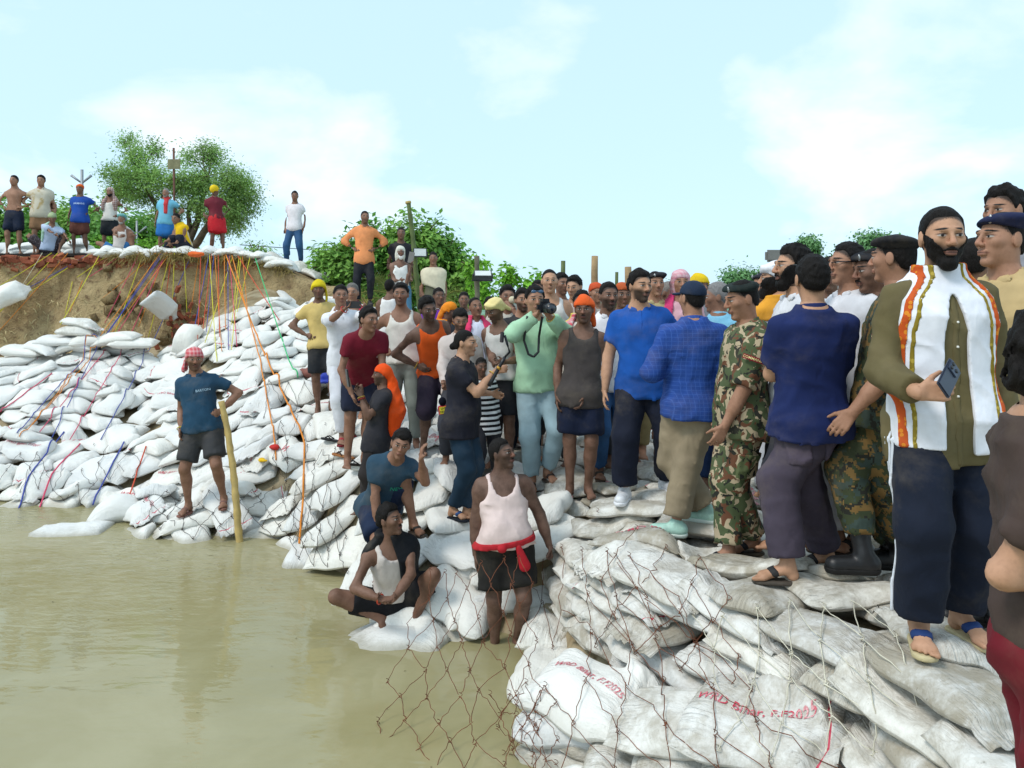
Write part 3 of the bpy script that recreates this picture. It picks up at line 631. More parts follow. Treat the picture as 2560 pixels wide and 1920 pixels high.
# bags laid along the edge on top of the bank, and heaps behind the men
k_ = 0
for px_ in np.arange(255, 720, 21):
    d_ = 15.42 + random.uniform(-.08, .1); x = (px_ - 1280) * d_ * K; freebag(k_, (x, d_, float(bank_top(x)) + .025), (R(random.uniform(-5, 5)), R(random.uniform(-4, 4)), R(random.uniform(-25, 25))), 'flattened white sandbag laid along the edge of the bank top', 'sandbags along the bank edge', .35, .82); k_ += 1
for px_ in np.arange(640, 800, 22):
    d_ = 16.4 + random.uniform(-.2, .2); x = (px_ - 1280) * d_ * K; freebag(k_, (x, d_, float(bank_top(x)) + .02), (R(random.uniform(-8, 8)), R(8), R(random.uniform(-40, 40))), 'dirty sandbag around the feet of the man in jeans', 'sandbags at the end of the bank', .6, 1.0); k_ += 1
for px_, py_ in [(55, 633), (75, 622), (95, 634), (30, 635), (165, 632), (185, 622), (205, 630), (222, 634), (195, 612), (10, 630)]:
    c_ = P(px_, py_, 18.2); freebag(k_, (c_[0], c_[1], c_[2] + .03), (R(random.uniform(-8, 8)), R(random.uniform(-8, 8)), R(random.uniform(-60, 60))), 'clean white sandbag heaped behind the men on the bank', 'sandbags heaped behind the men', .05, 1.1); k_ += 1

# ------------------------------------------------------------------ plants
def leaf_mat(name, c, var=.35, rough=.6, trans=.25):
    c = srgb(c); t = NT(name); o_ = t.obj(); n = t.noise(o_, 1.4, 4, .6); n2 = t.noise(o_, 14, 2)
    cc = t.mix(t.ss(n, .3, .7), dark(c, 1 - var), dark(c, 1 + var)); cc = t.mix(t.math('MULTIPLY', t.ss(n2, .5, .7), .5), cc, (c[0] * 1.7, c[1] * 1.35, c[2] * .8)); t.col(cc); t.set(rough, .3)
    tr = t.n('ShaderNodeBsdfTranslucent'); t.l(cc, tr.inputs[0]); mx_ = t.n('ShaderNodeMixShader'); mx_.inputs[0].default_value = trans; t.l(t.b.outputs[0], mx_.inputs[1]); t.l(tr.outputs[0], mx_.inputs[2]); t.l(mx_.outputs[0], t.out.inputs[0]); return t.m
def leaves(c, nrm_, size, asp, seed, fold=.25):
    """pointed leaves, each two folded quads-> 4 triangles"""
    g = np.random.default_rng(seed); m = len(c); ax = nrm_ + g.normal(size=(m, 3)) * .55; ax /= np.linalg.norm(ax, axis=1)[:, None]; rd = g.normal(size=(m, 3)) + np.array([0, 0, -.4]); lv = rd - ax * (rd * ax).sum(1)[:, None]; lv /= np.linalg.norm(lv, axis=1)[:, None]; sv = np.cross(ax, lv)
    L = size * g.uniform(.6, 1.25, m)[:, None]; w_ = L * asp
    V_ = np.stack([c, c + lv * L * .45 + sv * w_ * .5 + ax * L * fold * .3, c + lv * L, c + lv * L * .45 - sv * w_ * .5 + ax * L * fold * .3], 1).reshape(-1, 3); i = np.arange(m)[:, None] * 4
    return V_, [np.concatenate([i + np.array([[0, 1, 2]]), i + np.array([[0, 2, 3]])])]
M_bark = simple('bark', '6b5d4b', .95, .1, .35, 9, .7)
def limb(a, b, r0, r1, seed, n=7, wob=.12):
    g = np.random.default_rng(seed); t_ = np.linspace(0, 1, n)[:, None]; a = np.asarray(a, float); b = np.asarray(b, float); p_ = a + (b - a) * t_ + np.cumsum(g.normal(size=(n, 3)) * wob * .3, 0) * np.sin(t_ * math.pi) * np.linalg.norm(b - a) * .25; return p_, tube(p_, np.linspace(r0, r1, n), 6)
def tree(label, base, lobes, mat, leaf, asp, per, seed, trunk_r=.14, group=None, twig=10, droop=.3, top=True, name='tree', spread=.3, shell=.55, main=None):
    """lobes: (centre, radii, number of twigs); each twig carries leaves along its length"""
    g = np.random.default_rng(seed); base = np.asarray(base, float); rt_ = add(name, None, None, loc=tuple(base), label=label, category='bush' if name == 'bush' else 'tree', group=group); wood = []; C_, N_ = [], []
    for li, (c0, rad, nt_) in enumerate(lobes):
        c0 = np.asarray(c0, float); rad = np.asarray(rad, float)
        if main is None: lp, tb = limb(base, c0 - np.array([0, 0, rad[2] * .35]), trunk_r, trunk_r * .4, seed + li); wood.append(tb)
        else:
            if li == 0:
                for mi, mp2 in enumerate(main): wood.append(limb(base, mp2, trunk_r, trunk_r * .3, seed + mi, 9, .25)[1])
            near_ = min(main, key=lambda m_: np.linalg.norm(np.asarray(m_) - c0)); wood.append(limb(near_, c0, .022, .008, seed + 50 + li, 6, .3)[1])
        for q in range(nt_):
            dv = g.normal(size=3); dv /= np.linalg.norm(dv); rr = g.uniform(shell, 1.05) if q % 3 else g.uniform(.2, .9); tip = c0 + dv * rad * rr * (1 + .22 * math.sin(dv[0] * 7 + seed) * math.cos(dv[2] * 6)); st_ = c0 + (tip - c0) * .35 - np.array([0, 0, .1]) * rad
            tt = np.linspace(.35, 1, per)[:, None]; pp = st_ + (tip - st_) * tt; pp[:, 2] -= droop * (tt[:, 0] ** 2) * rad[2] * .25
            if q % twig == 0: wood.append(tube(np.concatenate([[st_], pp[::max(1, per // 4)]]), .012, 4))
            C_.append(pp + g.normal(size=pp.shape) * leaf * spread * 3); N_.append(np.repeat(((dv * .6 + np.array([0, 0, .7])))[None], per, 0))
    C_ = np.concatenate(C_); N_ = np.concatenate(N_); V_, F_ = leaves(C_, N_, leaf, asp, seed); add('crown', mesh_np('crown', V_ - base, F_, False), mat, parent=rt_)
    V_, F_ = joinVF(wood); add('trunk', mesh_np('trunk', V_ - base, F_), M_bark, parent=rt_); return rt_
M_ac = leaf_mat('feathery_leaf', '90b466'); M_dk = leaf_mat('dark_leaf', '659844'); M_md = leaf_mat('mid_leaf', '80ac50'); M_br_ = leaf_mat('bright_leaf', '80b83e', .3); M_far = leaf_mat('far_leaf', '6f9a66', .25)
_g = np.random.default_rng(4); _lob = []
for px_, py_, n_ in [(330, 350, 1), (345, 395, 4), (310, 430, 3), (360, 440, 3), (300, 480, 2), (345, 490, 4), (400, 470, 2), (420, 520, 2), (500, 370, 2), (530, 400, 3), (560, 440, 3), (510, 450, 3), (590, 460, 3), (605, 505, 3), (570, 510, 4), (540, 560, 3), (590, 555, 2), (480, 500, 3), (625, 490, 1), (470, 440, 2), (430, 460, 2), (400, 540, 2)]:
    for _ in range(n_): _lob.append((P(px_ + _g.normal() * 18, py_ + _g.normal() * 14, 22 + _g.normal() * .4), (_g.uniform(.25, .5), .4, _g.uniform(.22, .42)), 27))
tree('feathery acacia-like tree standing behind the men on the bank', P(462, 640, 22), _lob, M_ac, .095, .34, 26, 21, .13, twig=9, droop=1.4, spread=.5, shell=.3, main=[P(345, 450, 22), P(405, 490, 22), P(520, 440, 22), P(585, 490, 22), P(470, 520, 22)])
for i, (px_, py_, rx, rz, d_, m_) in enumerate([(20, 575, 1.9, 1.6, 30, M_dk), (130, 555, 1.7, 1.5, 32, M_md), (215, 560, 1.6, 1.6, 31, M_md), (300, 590, 1.7, 1.3, 28, M_dk), (372, 590, 1.5, 1.2, 29, M_md), (-60, 560, 1.9, 1.8, 30, M_md)]):
    b_ = P(px_, 690, d_); c_ = P(px_, py_, d_); tree(['dark green tree at the far left behind the bank', 'pale green tree behind the beige polo man', 'tall leafy tree behind the blue t-shirt man', 'dense dark tree behind the teal turban man', 'leafy tree between the bank men and the acacia', 'tree cut by the left edge of the picture'][i], b_, [(c_, (rx, 1.2, rz * .8), 190), (c_ + np.array([.6, 0, -.7]), (rx * .9, 1.2, rz * .7), 130), (c_ + np.array([-.7, 0, -.6]), (rx * .8, 1.1, rz * .7), 120)], m_, .24, .5, 12, 60 + i, .16, 'trees behind the bank', twig=12)
for i, (px_, py_, w_) in enumerate([(250, 632, .9), (330, 630, .9), (395, 632, .7), (640, 640, .55), (280, 625, .9)]):
    c_ = P(px_, py_, 19.5); tree('low green shrub on the bank ' + ['behind the standing men', 'behind the squatting man', 'left of the blue waistcloth', 'right of the maroon polo man', 'below the V-shaped lamp pole'][i], c_ - np.array([0, 0, .5]), [(c_, (w_, .5, .42), 120)], M_br_ if i != 3 else M_md, .10, .45, 10, 80 + i, .03, name='bush')
# big-leaved thicket in the middle
for i, (px_, py_, rx, rz, nt_) in enumerate([(840, 660, .75, .62, 190), (930, 625, .85, .75, 220), (1030, 625, .9, .95, 260), (1105, 650, .75, .85, 240), (1165, 710, .55, .75, 170), (1000, 720, 1.2, .7, 180), (870, 715, .8, .5, 120)]):
    c_ = P(px_, py_, 16.6 + .3 * (i % 2)); tree(['left end of the big-leaved thicket behind the orange shirt', 'big-leaved bush right behind the orange shirt man', 'tallest big-leaved bush behind the black t-shirt man', 'big-leaved bush behind the shawl man', 'right end of the thicket beside the lamp panel', 'lower leafy bush behind the old man', 'low leafy bush on the bank end'][i], (c_[0], c_[1] + .2, 2.0), [(c_, (rx, .6, rz), nt_)], M_dk if i % 2 else M_md, .15, .5, 12, 100 + i, .05, 'thicket of big-leaved bushes', name='bush', spread=.12, shell=.75)
for i, (px_, py_, w_) in enumerate([(1192, 670, .28), (1275, 690, .24), (1330, 715, .3), (1215, 730, .35)]):
    c_ = P(px_, py_, 14.5); tree('bright green sapling ' + ['by the near lamp panel', 'sticking up left of the photographer', 'behind the photographer head', 'under the lamp panel'][i], (c_[0], c_[1], 1.2), [(c_, (w_, .25, w_ * 1.2), 36)], M_br_, .15, .5, 6, 130 + i, .02, name='bush', spread=.1)
# palm fronds
for i, (px_, py_, dx_, dz_) in enumerate([(985, 740, -.9, .5), (985, 735, -.5, .9), (1000, 740, .2, 1.0), (1010, 740, .7, .8), (960, 745, -.9, .1), (1040, 745, .9, .4), (975, 750, -.3, 1.0), (1100, 760, .5, .8), (830, 735, -.9, .25), (850, 735, .9, .15)]):
    b_ = P(px_, py_, 15.4); t_ = np.linspace(0, 1, 14)[:, None]; rib = b_ + np.array([dx_ * 1.0, -.15, dz_ * .95]) * t_ + np.array([0, 0, -.55]) * t_ ** 2; dv = nrm([dx_, -.1, dz_]) if False else np.array([dx_, -.1, dz_]) / np.linalg.norm([dx_, -.1, dz_])
    prt = [tube(rib, np.linspace(.012, .004, 14), 4)]; sv = np.cross(dv, [0, 1, 0]); sv /= np.linalg.norm(sv)
    LV, LF = [], []
    for q in range(2, 14):
        for s_ in (-1, 1):
            a_ = rib[q]; tip = a_ + (dv * .22 + sv * s_ * .26 + np.array([0, -.03, -.10])) * (1.1 - q / 18); n_ = len(LV) * 1; w2 = dv * .016
            LV += [a_ - w2, a_ + w2, tip]; LF.append((len(LV) - 3, len(LV) - 2, len(LV) - 1))
    V_, F_ = joinVF(prt); fr = add('palm_frond', mesh_np('palm_frond', V_ - b_, F_), simple('palm_rib', '8a8a4a', .8, .2, .2, 8, 0), loc=tuple(b_), label='arching palm frond below the thicket behind the orange shirt' if i < 8 else 'dry palm frond on the bank end', category='palm frond', group='palm fronds' if i < 8 else 'dry palm fronds')
    add('leaflet', mesh_np('leaflet', np.array(LV) - b_, np.array(LF), False), leaf_mat('palm_leaf%d' % (i >= 8), '6d7c3c' if i < 8 else 'a09454', .3), parent=fr, kind='stuff')
# far trees on the skyline at the right and the dim wooded hill
for i, (px_, py_, rx, rz) in enumerate([(1850, 700, 1.7, 1.1), (1900, 708, 1.5, 1.0), (2020, 618, .5, .8), (2185, 605, 1.7, .8), (2130, 640, 1.2, .8), (1700, 735, 1.5, .8), (2500, 660, 2.0, 1.4)]):
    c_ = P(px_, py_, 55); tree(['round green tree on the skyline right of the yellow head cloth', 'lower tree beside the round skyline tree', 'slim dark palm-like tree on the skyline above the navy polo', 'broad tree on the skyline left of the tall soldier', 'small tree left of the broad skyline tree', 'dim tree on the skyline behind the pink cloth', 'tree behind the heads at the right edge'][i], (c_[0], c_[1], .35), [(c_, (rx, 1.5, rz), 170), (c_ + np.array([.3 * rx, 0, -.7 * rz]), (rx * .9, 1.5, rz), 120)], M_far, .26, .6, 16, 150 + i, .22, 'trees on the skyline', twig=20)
hx = np.linspace(-60, 160, 200); hz_ = 5 + 4.5 * np.clip(SNoise(77, 8, .02, .09)(hx, 0, 0), -1, 2) + 1.6 * SNoise(78, 10, .3, 1.2)(hx, 0, 0) * .5
hv = np.stack([np.stack([hx, np.full(200, 230.0), np.full(200, -1.0)], -1), np.stack([hx, np.full(200, 236.0), np.maximum(hz_, 2) + 2.2], -1), np.stack([hx, np.full(200, 290.0), np.full(200, -1.0)], -1)], 1)
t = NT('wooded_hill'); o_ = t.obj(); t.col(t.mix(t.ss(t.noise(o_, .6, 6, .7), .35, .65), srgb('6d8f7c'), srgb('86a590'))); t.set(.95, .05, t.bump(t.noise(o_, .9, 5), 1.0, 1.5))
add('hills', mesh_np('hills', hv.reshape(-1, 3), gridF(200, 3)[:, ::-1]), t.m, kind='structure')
# ------------------------------------------------------------------ people: implicit bodies turned into meshes
f32 = np.float32
def nrm(v): v = np.asarray(v, float); return v / (np.linalg.norm(v) + 1e-12)
def smin(a, b, k):
    h = np.clip(.5 + .5 * (a - b) / k, 0, 1); return a * (1 - h) + b * h - k * h * (1 - h)

def cone(a, b, ra, rb, k=.015, flat=False, sq=None):
    """tapered capsule; flat=True cuts the far end square; sq=(axis, factor) squashes across an axis"""
    a = np.asarray(a, float); b = np.asarray(b, float); ab = b - a; L2 = ab @ ab + 1e-12; L = math.sqrt(L2); r = max(ra, rb)
    def fn(X, Y, Z):
        x = X - a[0]; y = Y - a[1]; z = Z - a[2]
        tt = (x * ab[0] + y * ab[1] + z * ab[2]) / L2; t = np.clip(tt, 0, 1)
        dx = x - t * ab[0]; dy = y - t * ab[1]; dz = z - t * ab[2]
        q = dx * dx + dy * dy + dz * dz
        if sq is not None:
            ax, f = sq; c = dx * ax[0] + dy * ax[1] + dz * ax[2]; q = q + c * c * (f * f - 1)
        d = np.sqrt(q) - (ra + t * (rb - ra))
        if flat: d = np.maximum(d, (tt - 1) * L)
        return d
    return (np.minimum(a, b) - r, np.maximum(a, b) + r, fn, k)
def ell(c, r, M=None, k=.015):
    c = np.asarray(c, float); r = np.asarray(r, float); M = np.eye(3) if M is None else np.asarray(M)   # rows of M: local axes
    e = np.sqrt(((M * r[:, None]) ** 2).sum(0))
    def fn(X, Y, Z):
        x = X - c[0]; y = Y - c[1]; z = Z - c[2]
        l = [(x * M[i, 0] + y * M[i, 1] + z * M[i, 2]) / r[i] for i in range(3)]
        k0 = np.sqrt(l[0] ** 2 + l[1] ** 2 + l[2] ** 2) + 1e-6
        k1 = np.sqrt((l[0] / r[0]) ** 2 + (l[1] / r[1]) ** 2 + (l[2] / r[2]) ** 2) + 1e-6
        return k0 * (k0 - 1) / k1
    return (c - e, c + e, fn, k)
def rbox(c, half, M=None, rad=.01, k=.006):
    c = np.asarray(c, float); half = np.asarray(half, float); M = np.eye(3) if M is None else np.asarray(M)
    e = (np.abs(M) * half[:, None]).sum(0)
    def fn(X, Y, Z):
        x = X - c[0]; y = Y - c[1]; z = Z - c[2]; q = []
        for i in range(3): q.append(np.abs(x * M[i, 0] + y * M[i, 1] + z * M[i, 2]) - half[i] + rad)
        return np.sqrt(np.maximum(q[0], 0) ** 2 + np.maximum(q[1], 0) ** 2 + np.maximum(q[2], 0) ** 2) + np.minimum(np.maximum(q[0], np.maximum(q[1], q[2])), 0) - rad
    return (c - e, c + e, fn, k)
def loft(o, u, v, w, ss, A, B, OF, k=.02, p=2.3):
    """stack of ellipses along w from o; u, v the width and front axes"""
    ss = np.asarray(ss, float); A = np.asarray(A, float); B = np.asarray(B, float); OF = np.asarray(OF, float)
    ext = max(A.max(), (B + np.abs(OF)).max()); e0 = o + w * ss[0]; e1 = o + w * ss[-1]
    def fn(X, Y, Z):
        x = X - o[0]; y = Y - o[1]; z = Z - o[2]
        s = x * w[0] + y * w[1] + z * w[2]; q = x * u[0] + y * u[1] + z * u[2]; r = x * v[0] + y * v[1] + z * v[2]
        a = np.interp(s, ss, A); b = np.interp(s, ss, B); of = np.interp(s, ss, OF)
        g = (np.abs(q / a) ** p + np.abs((r - of) / b) ** p) ** (1 / p)
        d = (g - 1) * np.minimum(a, b) * .92
        return np.maximum(d, np.maximum(s - ss[-1], ss[0] - s))
    return (np.minimum(e0, e1) - ext, np.maximum(e0, e1) + ext, fn, k)

def evalf(prims, lo, hi, h, posts=()):
    lo = np.asarray(lo, float); hi = np.asarray(hi, float)
    n = np.maximum(np.ceil((hi - lo) / h).astype(int) + 1, 3)
    xs, ys, zs = [(lo[i] + np.arange(n[i]) * h).astype(f32) for i in range(3)]
    D = np.full(n, 9.0, f32)
    for pl, ph, fn, k in prims:
        m = k + 2.5 * h
        i0 = np.clip(np.floor((pl - m - lo) / h).astype(int), 0, n); i1 = np.clip(np.ceil((ph + m - lo) / h).astype(int) + 1, 0, n)
        if (i1 - i0 < 1).any(): continue
        sl = tuple(slice(a, b) for a, b in zip(i0, i1))
        d = fn(xs[sl[0]][:, None, None], ys[sl[1]][None, :, None], zs[sl[2]][None, None, :]).astype(f32)
        D[sl] = smin(D[sl], d, k)
    if posts:
        ix = np.nonzero(D < .075); X, Y, Z = xs[ix[0]], ys[ix[1]], zs[ix[2]]; d = D[ix]
        for p in posts: d = p(X, Y, Z, d)
        D[ix] = d
    return D, (lo, h, n)

_CO = np.array([(i, j, k) for i in (0, 1) for j in (0, 1) for k in (0, 1)])
_ED = [(a, b) for a in range(8) for b in range(a + 1, 8) if np.abs(_CO[a] - _CO[b]).sum() == 1]
def surfnet(D, grid, skip=None):
    lo, h, n = grid
    D = D.copy(); D[0], D[-1] = np.maximum(D[0], h * .3), np.maximum(D[-1], h * .3)
    D[:, 0] = np.maximum(D[:, 0], h * .3); D[:, -1] = np.maximum(D[:, -1], h * .3); D[:, :, 0] = np.maximum(D[:, :, 0], h * .3); D[:, :, -1] = np.maximum(D[:, :, -1], h * .3)
    s = D < 0
    c = np.zeros(tuple(np.array(D.shape) - 1), np.int8)
    for i, j, k in _CO: c += s[i:s.shape[0] - 1 + i, j:s.shape[1] - 1 + j, k:s.shape[2] - 1 + k]
    act = (c > 0) & (c < 8); idx = np.argwhere(act)
    if not len(idx): return np.zeros((0, 3)), np.zeros((0, 4), int)
    vid = np.full(c.shape, -1, np.int64); vid[act] = np.arange(len(idx))
    cor = np.stack([D[idx[:, 0] + a, idx[:, 1] + b, idx[:, 2] + e] for a, b, e in _CO], -1)
    acc = np.zeros((len(idx), 3)); cnt = np.zeros(len(idx))
    for a, b in _ED:
        d0, d1 = cor[:, a], cor[:, b]; m = (d0 < 0) != (d1 < 0)
        t = np.where(m, d0 / np.where(m, d0 - d1, 1), 0)
        acc += m[:, None] * (_CO[a] + t[:, None] * (_CO[b] - _CO[a])); cnt += m
    V = lo + (idx + acc / cnt[:, None]) * h
    F = []
    for ax in range(3):
        o1, o2 = [(1, 2), (2, 0), (0, 1)][ax]
        sl0 = [slice(None)] * 3; sl1 = [slice(None)] * 3; sl0[ax] = slice(0, -1); sl1[ax] = slice(1, None)
        for o in (o1, o2): sl0[o] = slice(1, -1); sl1[o] = slice(1, -1)
        A, B = s[tuple(sl0)], s[tuple(sl1)]; e = np.argwhere(A != B)
        if not len(e): continue
        fl = A[tuple(e.T)]; e = e.copy(); e[:, o1] += 1; e[:, o2] += 1
        q = []
        for d1, d2 in ((-1, -1), (0, -1), (0, 0), (-1, 0)):
            p = e.copy(); p[:, o1] += d1; p[:, o2] += d2; q.append(vid[p[:, 0], p[:, 1], p[:, 2]])
        q = np.stack(q, -1); q = np.where(fl[:, None], q, q[:, ::-1]); F.append(q)
    F = np.concatenate(F) if F else np.zeros((0, 4), int)
    F = F[(F >= 0).all(1)]
    if skip is not None:
        m = np.zeros(len(V), bool)
        for l2, h2 in skip: m |= ((V > l2) & (V < h2)).all(1)
        F = F[~m[F].all(1)]
        used = np.unique(F); rm = np.full(len(V), -1); rm[used] = np.arange(len(used)); V = V[used]; F = rm[F]
    return V, F
def bbox(prims, pad=.03): return np.min([p[0] for p in prims], 0) - pad, np.max([p[1] for p in prims], 0) + pad
def rot(ax, a):
    ax = nrm(ax); K_ = np.array([[0, -ax[2], ax[1]], [ax[2], 0, -ax[0]], [-ax[1], ax[0], 0]]); return np.eye(3) + math.sin(a) * K_ + (1 - math.cos(a)) * K_ @ K_
def ik(a, b, l1, l2, hint):
    d = b - a; L = np.linalg.norm(d); Lm = (l1 + l2) * .998
    if L > Lm: b = a + d * Lm / L; d = b - a; L = Lm
    L = max(L, abs(l1 - l2) + 1e-3); x = (l1 * l1 - l2 * l2 + L * L) / (2 * L); hgt = math.sqrt(max(l1 * l1 - x * x, 0)); dn = nrm(d)
    hp_ = np.asarray(hint, float) - dn * (np.asarray(hint, float) @ dn); return a + dn * x + nrm(hp_) * hgt, b

# ------------------------------------------------------------------ skin, hair and cloth
def skin_material():
    t = NT('skin'); at = t.n('ShaderNodeAttribute', attribute_type='OBJECT', attribute_name='tone'); base = at.outputs['Color']
    hr = t.n('ShaderNodeAttribute', attribute_type='OBJECT', attribute_name='brow_tone').outputs['Color']
    stb = t.n('ShaderNodeAttribute', attribute_type='OBJECT', attribute_name='stubble').outputs['Fac']
    o_ = t.obj(); hp = t.n('ShaderNodeAttribute', attribute_type='GEOMETRY', attribute_name='hp').outputs['Vector']
    sp = t.n('ShaderNodeSeparateXYZ'); t.l(hp, sp.inputs[0]); x, y, z = sp.outputs; ax = t.math('ABSOLUTE', x)
    n1 = t.noise(o_, 9, 5, .6); c = t.mix(t.ss(n1, .3, .7), t.mix(.16, base, (0, 0, 0)), t.mix(.10, base, (.9, .55, .42)))
    n2 = t.noise(o_, 70, 3); c = t.mix(t.math('MULTIPLY', t.ss(n2, .45, .75), .12), c, (.05, .02, .015))
    front = t.math('LESS_THAN', y, -.045)
    def el(cx, cz, rx, rz, soft, tilt=0.0):
        X = t.math('DIVIDE', t.math('SUBTRACT', ax, cx), rx); zz = t.math('SUBTRACT', z, cz)
        if tilt: zz = t.math('SUBTRACT', zz, t.math('MULTIPLY', t.math('SUBTRACT', ax, cx), tilt))
        Z = t.math('DIVIDE', zz, rz)
        q = t.math('SQRT', t.math('ADD', t.math('MULTIPLY', X, X), t.math('MULTIPLY', Z, Z)))
        return t.math('MULTIPLY', t.math('SUBTRACT', 1.0, t.ss(q, 1 - soft, 1 + soft)), front)
    # reddish cheeks, nose; stubble; lips; brows; eyes
    c = t.mix(t.math('MULTIPLY', el(.0, -.018, .018, .02, .5), .25), c, (.45, .16, .10))
    beard = t.math('MULTIPLY', t.math('MULTIPLY', t.ss(t.math('ADD', z, t.math('MULTIPLY', ax, -.35)), -.022, -.055), t.ss(z, -.15, -.105)), t.ss(y, .02, -.03))
    scp = t.n('ShaderNodeAttribute', attribute_type='OBJECT', attribute_name='scalp').outputs['Fac']
    n4 = t.noise(hp, 220, 3)
    sm = t.ss(t.math('ADD', t.math('ADD', z, t.math('MULTIPLY', y, .95)), t.math('MULTIPLY', t.math('SUBTRACT', n4, .5), .03)), t.math('ADD', scp, -.012), t.math('ADD', scp, .010))
    sm = t.math('MULTIPLY', sm, t.math('LESS_THAN', ax, .0775)); sm = t.math('MULTIPLY', sm, t.math('LESS_THAN', y, 2.0))
    c = t.mix(t.math('MULTIPLY', sm, .92), c, hr)
    c = t.mix(t.math('MULTIPLY', beard, stb), c, hr)
    c = t.mix(t.math('MULTIPLY', el(0, -.0575, .025, .0105, .25), .55), c, t.mix(.5, t.mix(.45, base, (0, 0, 0)), (.32, .10, .09)))
    c = t.mix(t.math('MULTIPLY', el(0, -.0572, .024, .0016, .4), .8), c, (.03, .012, .01))
    c = t.mix(t.math('MULTIPLY', el(.031, .010, .020, .013, .6), .35), c, t.mix(.5, base, (0, 0, 0)))
    c = t.mix(el(.032, .033, .019, .0042, .4, -.10), c, hr)
    c = t.mix(el(.031, .0085, .0145, .0050, .2), c, (.42, .37, .33))
    c = t.mix(el(.031, .0088, .0060, .0056, .2), c, (.012, .007, .005))
    c = t.mix(t.math('MULTIPLY', el(.031, .0138, .0165, .0026, .5), .95), c, (.02, .01, .008))
    t.col(c)
    t.b.inputs['Subsurface Weight'].default_value = 0.0
    return t.set(t.math('ADD', .46, t.math('MULTIPLY', n1, .25)), .32, t.bump(n2, .12, .004))
M_skin = skin_material()
def hair_material(c):
    key = ('hair', str(c))
    if key in _MC: return _MC[key]
    c = srgb(c); t = NT('hair'); o_ = t.obj(); mpn = t.n('ShaderNodeMapping'); t.l(o_, mpn.inputs[0]); mpn.inputs['Scale'].default_value = (60, 60, 22)
    n = t.noise(mpn.outputs[0], 1.0, 4, .6, .8); t.col(t.mix(n, dark(c, .5), dark(c, 1.5))); _MC[key] = t.set(.72, .2, t.bump(n, .9, .012)); return _MC[key]
def cloth(c, pat=None, c2=None, c3=None, scale=1.0, rough=.85, fold=1.0, sheen=0):
    key = ('cloth', str(c), pat, str(c2), str(c3), scale, rough, fold)
    if key in _MC: return _MC[key]
    t = NT('cloth'); c = srgb(c); o_ = t.obj(); n = t.noise(o_, 5, 4, .6)
    if pat is None:
        base = t.mix(t.ss(n, .3, .7), dark(c, .84), dark(c, 1.08))
    else:
        c2 = srgb(c2); sp = t.n('ShaderNodeSeparateXYZ'); t.l(o_, sp.inputs[0]); x, y, z = sp.outputs
        def wave(v, f, duty): return t.math('LESS_THAN', t.math('FRACT', t.math('ADD', t.math('MULTIPLY', v, f), 100.0)), duty)
        xy = t.math('ADD', x, t.math('MULTIPLY', y, .6))
        if pat == 'hstripe': base = t.mix(wave(z, 22 * scale, .5), c, c2)
        elif pat == 'vstripe': base = t.mix(wave(xy, 22 * scale, .35), c, c2)
        elif pat == 'check':
            f = t.math('ADD', t.math('MULTIPLY', wave(z, 24 * scale, .45), .5), t.math('MULTIPLY', wave(xy, 24 * scale, .45), .5)); base = t.mix(f, c, c2)
        elif pat == 'finecheck':
            f = t.math('MAXIMUM', wave(z, 38 * scale, .14), wave(xy, 38 * scale, .14)); br = t.noise(o_, 60, 2); base = t.mix(t.math('MULTIPLY', f, t.math('MULTIPLY', br, .8)), c, c2)
        elif pat == 'stain': base = t.mix(t.ss(t.noise(o_, 4.5, 5, .6, .6), .52, .68), c, c2)
        elif pat == 'dots':
            vo = t.n('ShaderNodeTexVoronoi'); t.l(o_, vo.inputs['Vector']); vo.inputs['Scale'].default_value = 40 * scale; base = t.mix(t.math('LESS_THAN', vo.outputs['Distance'], .35), c, c2)
        elif pat in ('camo', 'digital'):
            v = o_
            if pat == 'digital':
                sn = t.n('ShaderNodeVectorMath', operation='SNAP'); t.l(o_, sn.inputs[0]); sn.inputs[1].default_value = (.009, .009, .009); v = sn.outputs[0]
            a = t.noise(v, 13 * scale, 2, .5, .8); base = t.mix(t.math('GREATER_THAN', a, .53), c, c2)
            of = t.n('ShaderNodeVectorMath', operation='ADD'); t.l(v, of.inputs[0]); of.inputs[1].default_value = (3.1, 7.7, 1.3)
            base = t.mix(t.math('GREATER_THAN', t.noise(of.outputs[0], 15 * scale, 2, .5, .8), .57), base, srgb(c3))
            of = t.n('ShaderNodeVectorMath', operation='ADD'); t.l(v, of.inputs[0]); of.inputs[1].default_value = (13.1, 2.7, 9.3)
            base = t.mix(t.math('GREATER_THAN', t.noise(of.outputs[0], 17 * scale, 2, .5, .8), .60), base, srgb('2b2c26'))
        base = t.mix(t.math('MULTIPLY', t.ss(n, .35, .7), .14), base, (0, 0, 0))
    du = t.ss(t.noise(o_, 2.6, 6, .65, .3), .48, .75); base = t.mix(t.math('MULTIPLY', du, .16), base, srgb('9a8a70'))
    t.col(base)
    mp_ = t.n('ShaderNodeMapping'); t.l(o_, mp_.inputs[0]); mp_.inputs['Scale'].default_value = (1.0, 1.0, .62); mp_.inputs['Rotation'].default_value = (.3, .5, 0)
    fo = t.noise(mp_.outputs[0], 6.0, 3, .5, .35); fi = t.noise(o_, 160, 2)
    rg = t.math('SUBTRACT', 1.0, t.math('ABSOLUTE', t.math('SUBTRACT', t.math('MULTIPLY', fo, 4.0), 2.0)), clamp=True); rg = t.math('MULTIPLY', rg, rg)
    nb = t.bump(fo, .35 * fold, .04); nb = t.bump(rg, .22 * fold, .010, nb); nb = t.bump(fi, .15, .002, nb)
    _MC[key] = t.set(rough, .25, nb); return _MC[key]
M_dark = simple('black_plastic', '17171a', .4, .5, .2, 10, 0)
M_metal = simple('steel', '9a9a98', .35, .5, .2, 20, 0, .8)
M_gold = simple('brass', 'b98b3a', .35, .5, .2, 20, 0, .8)

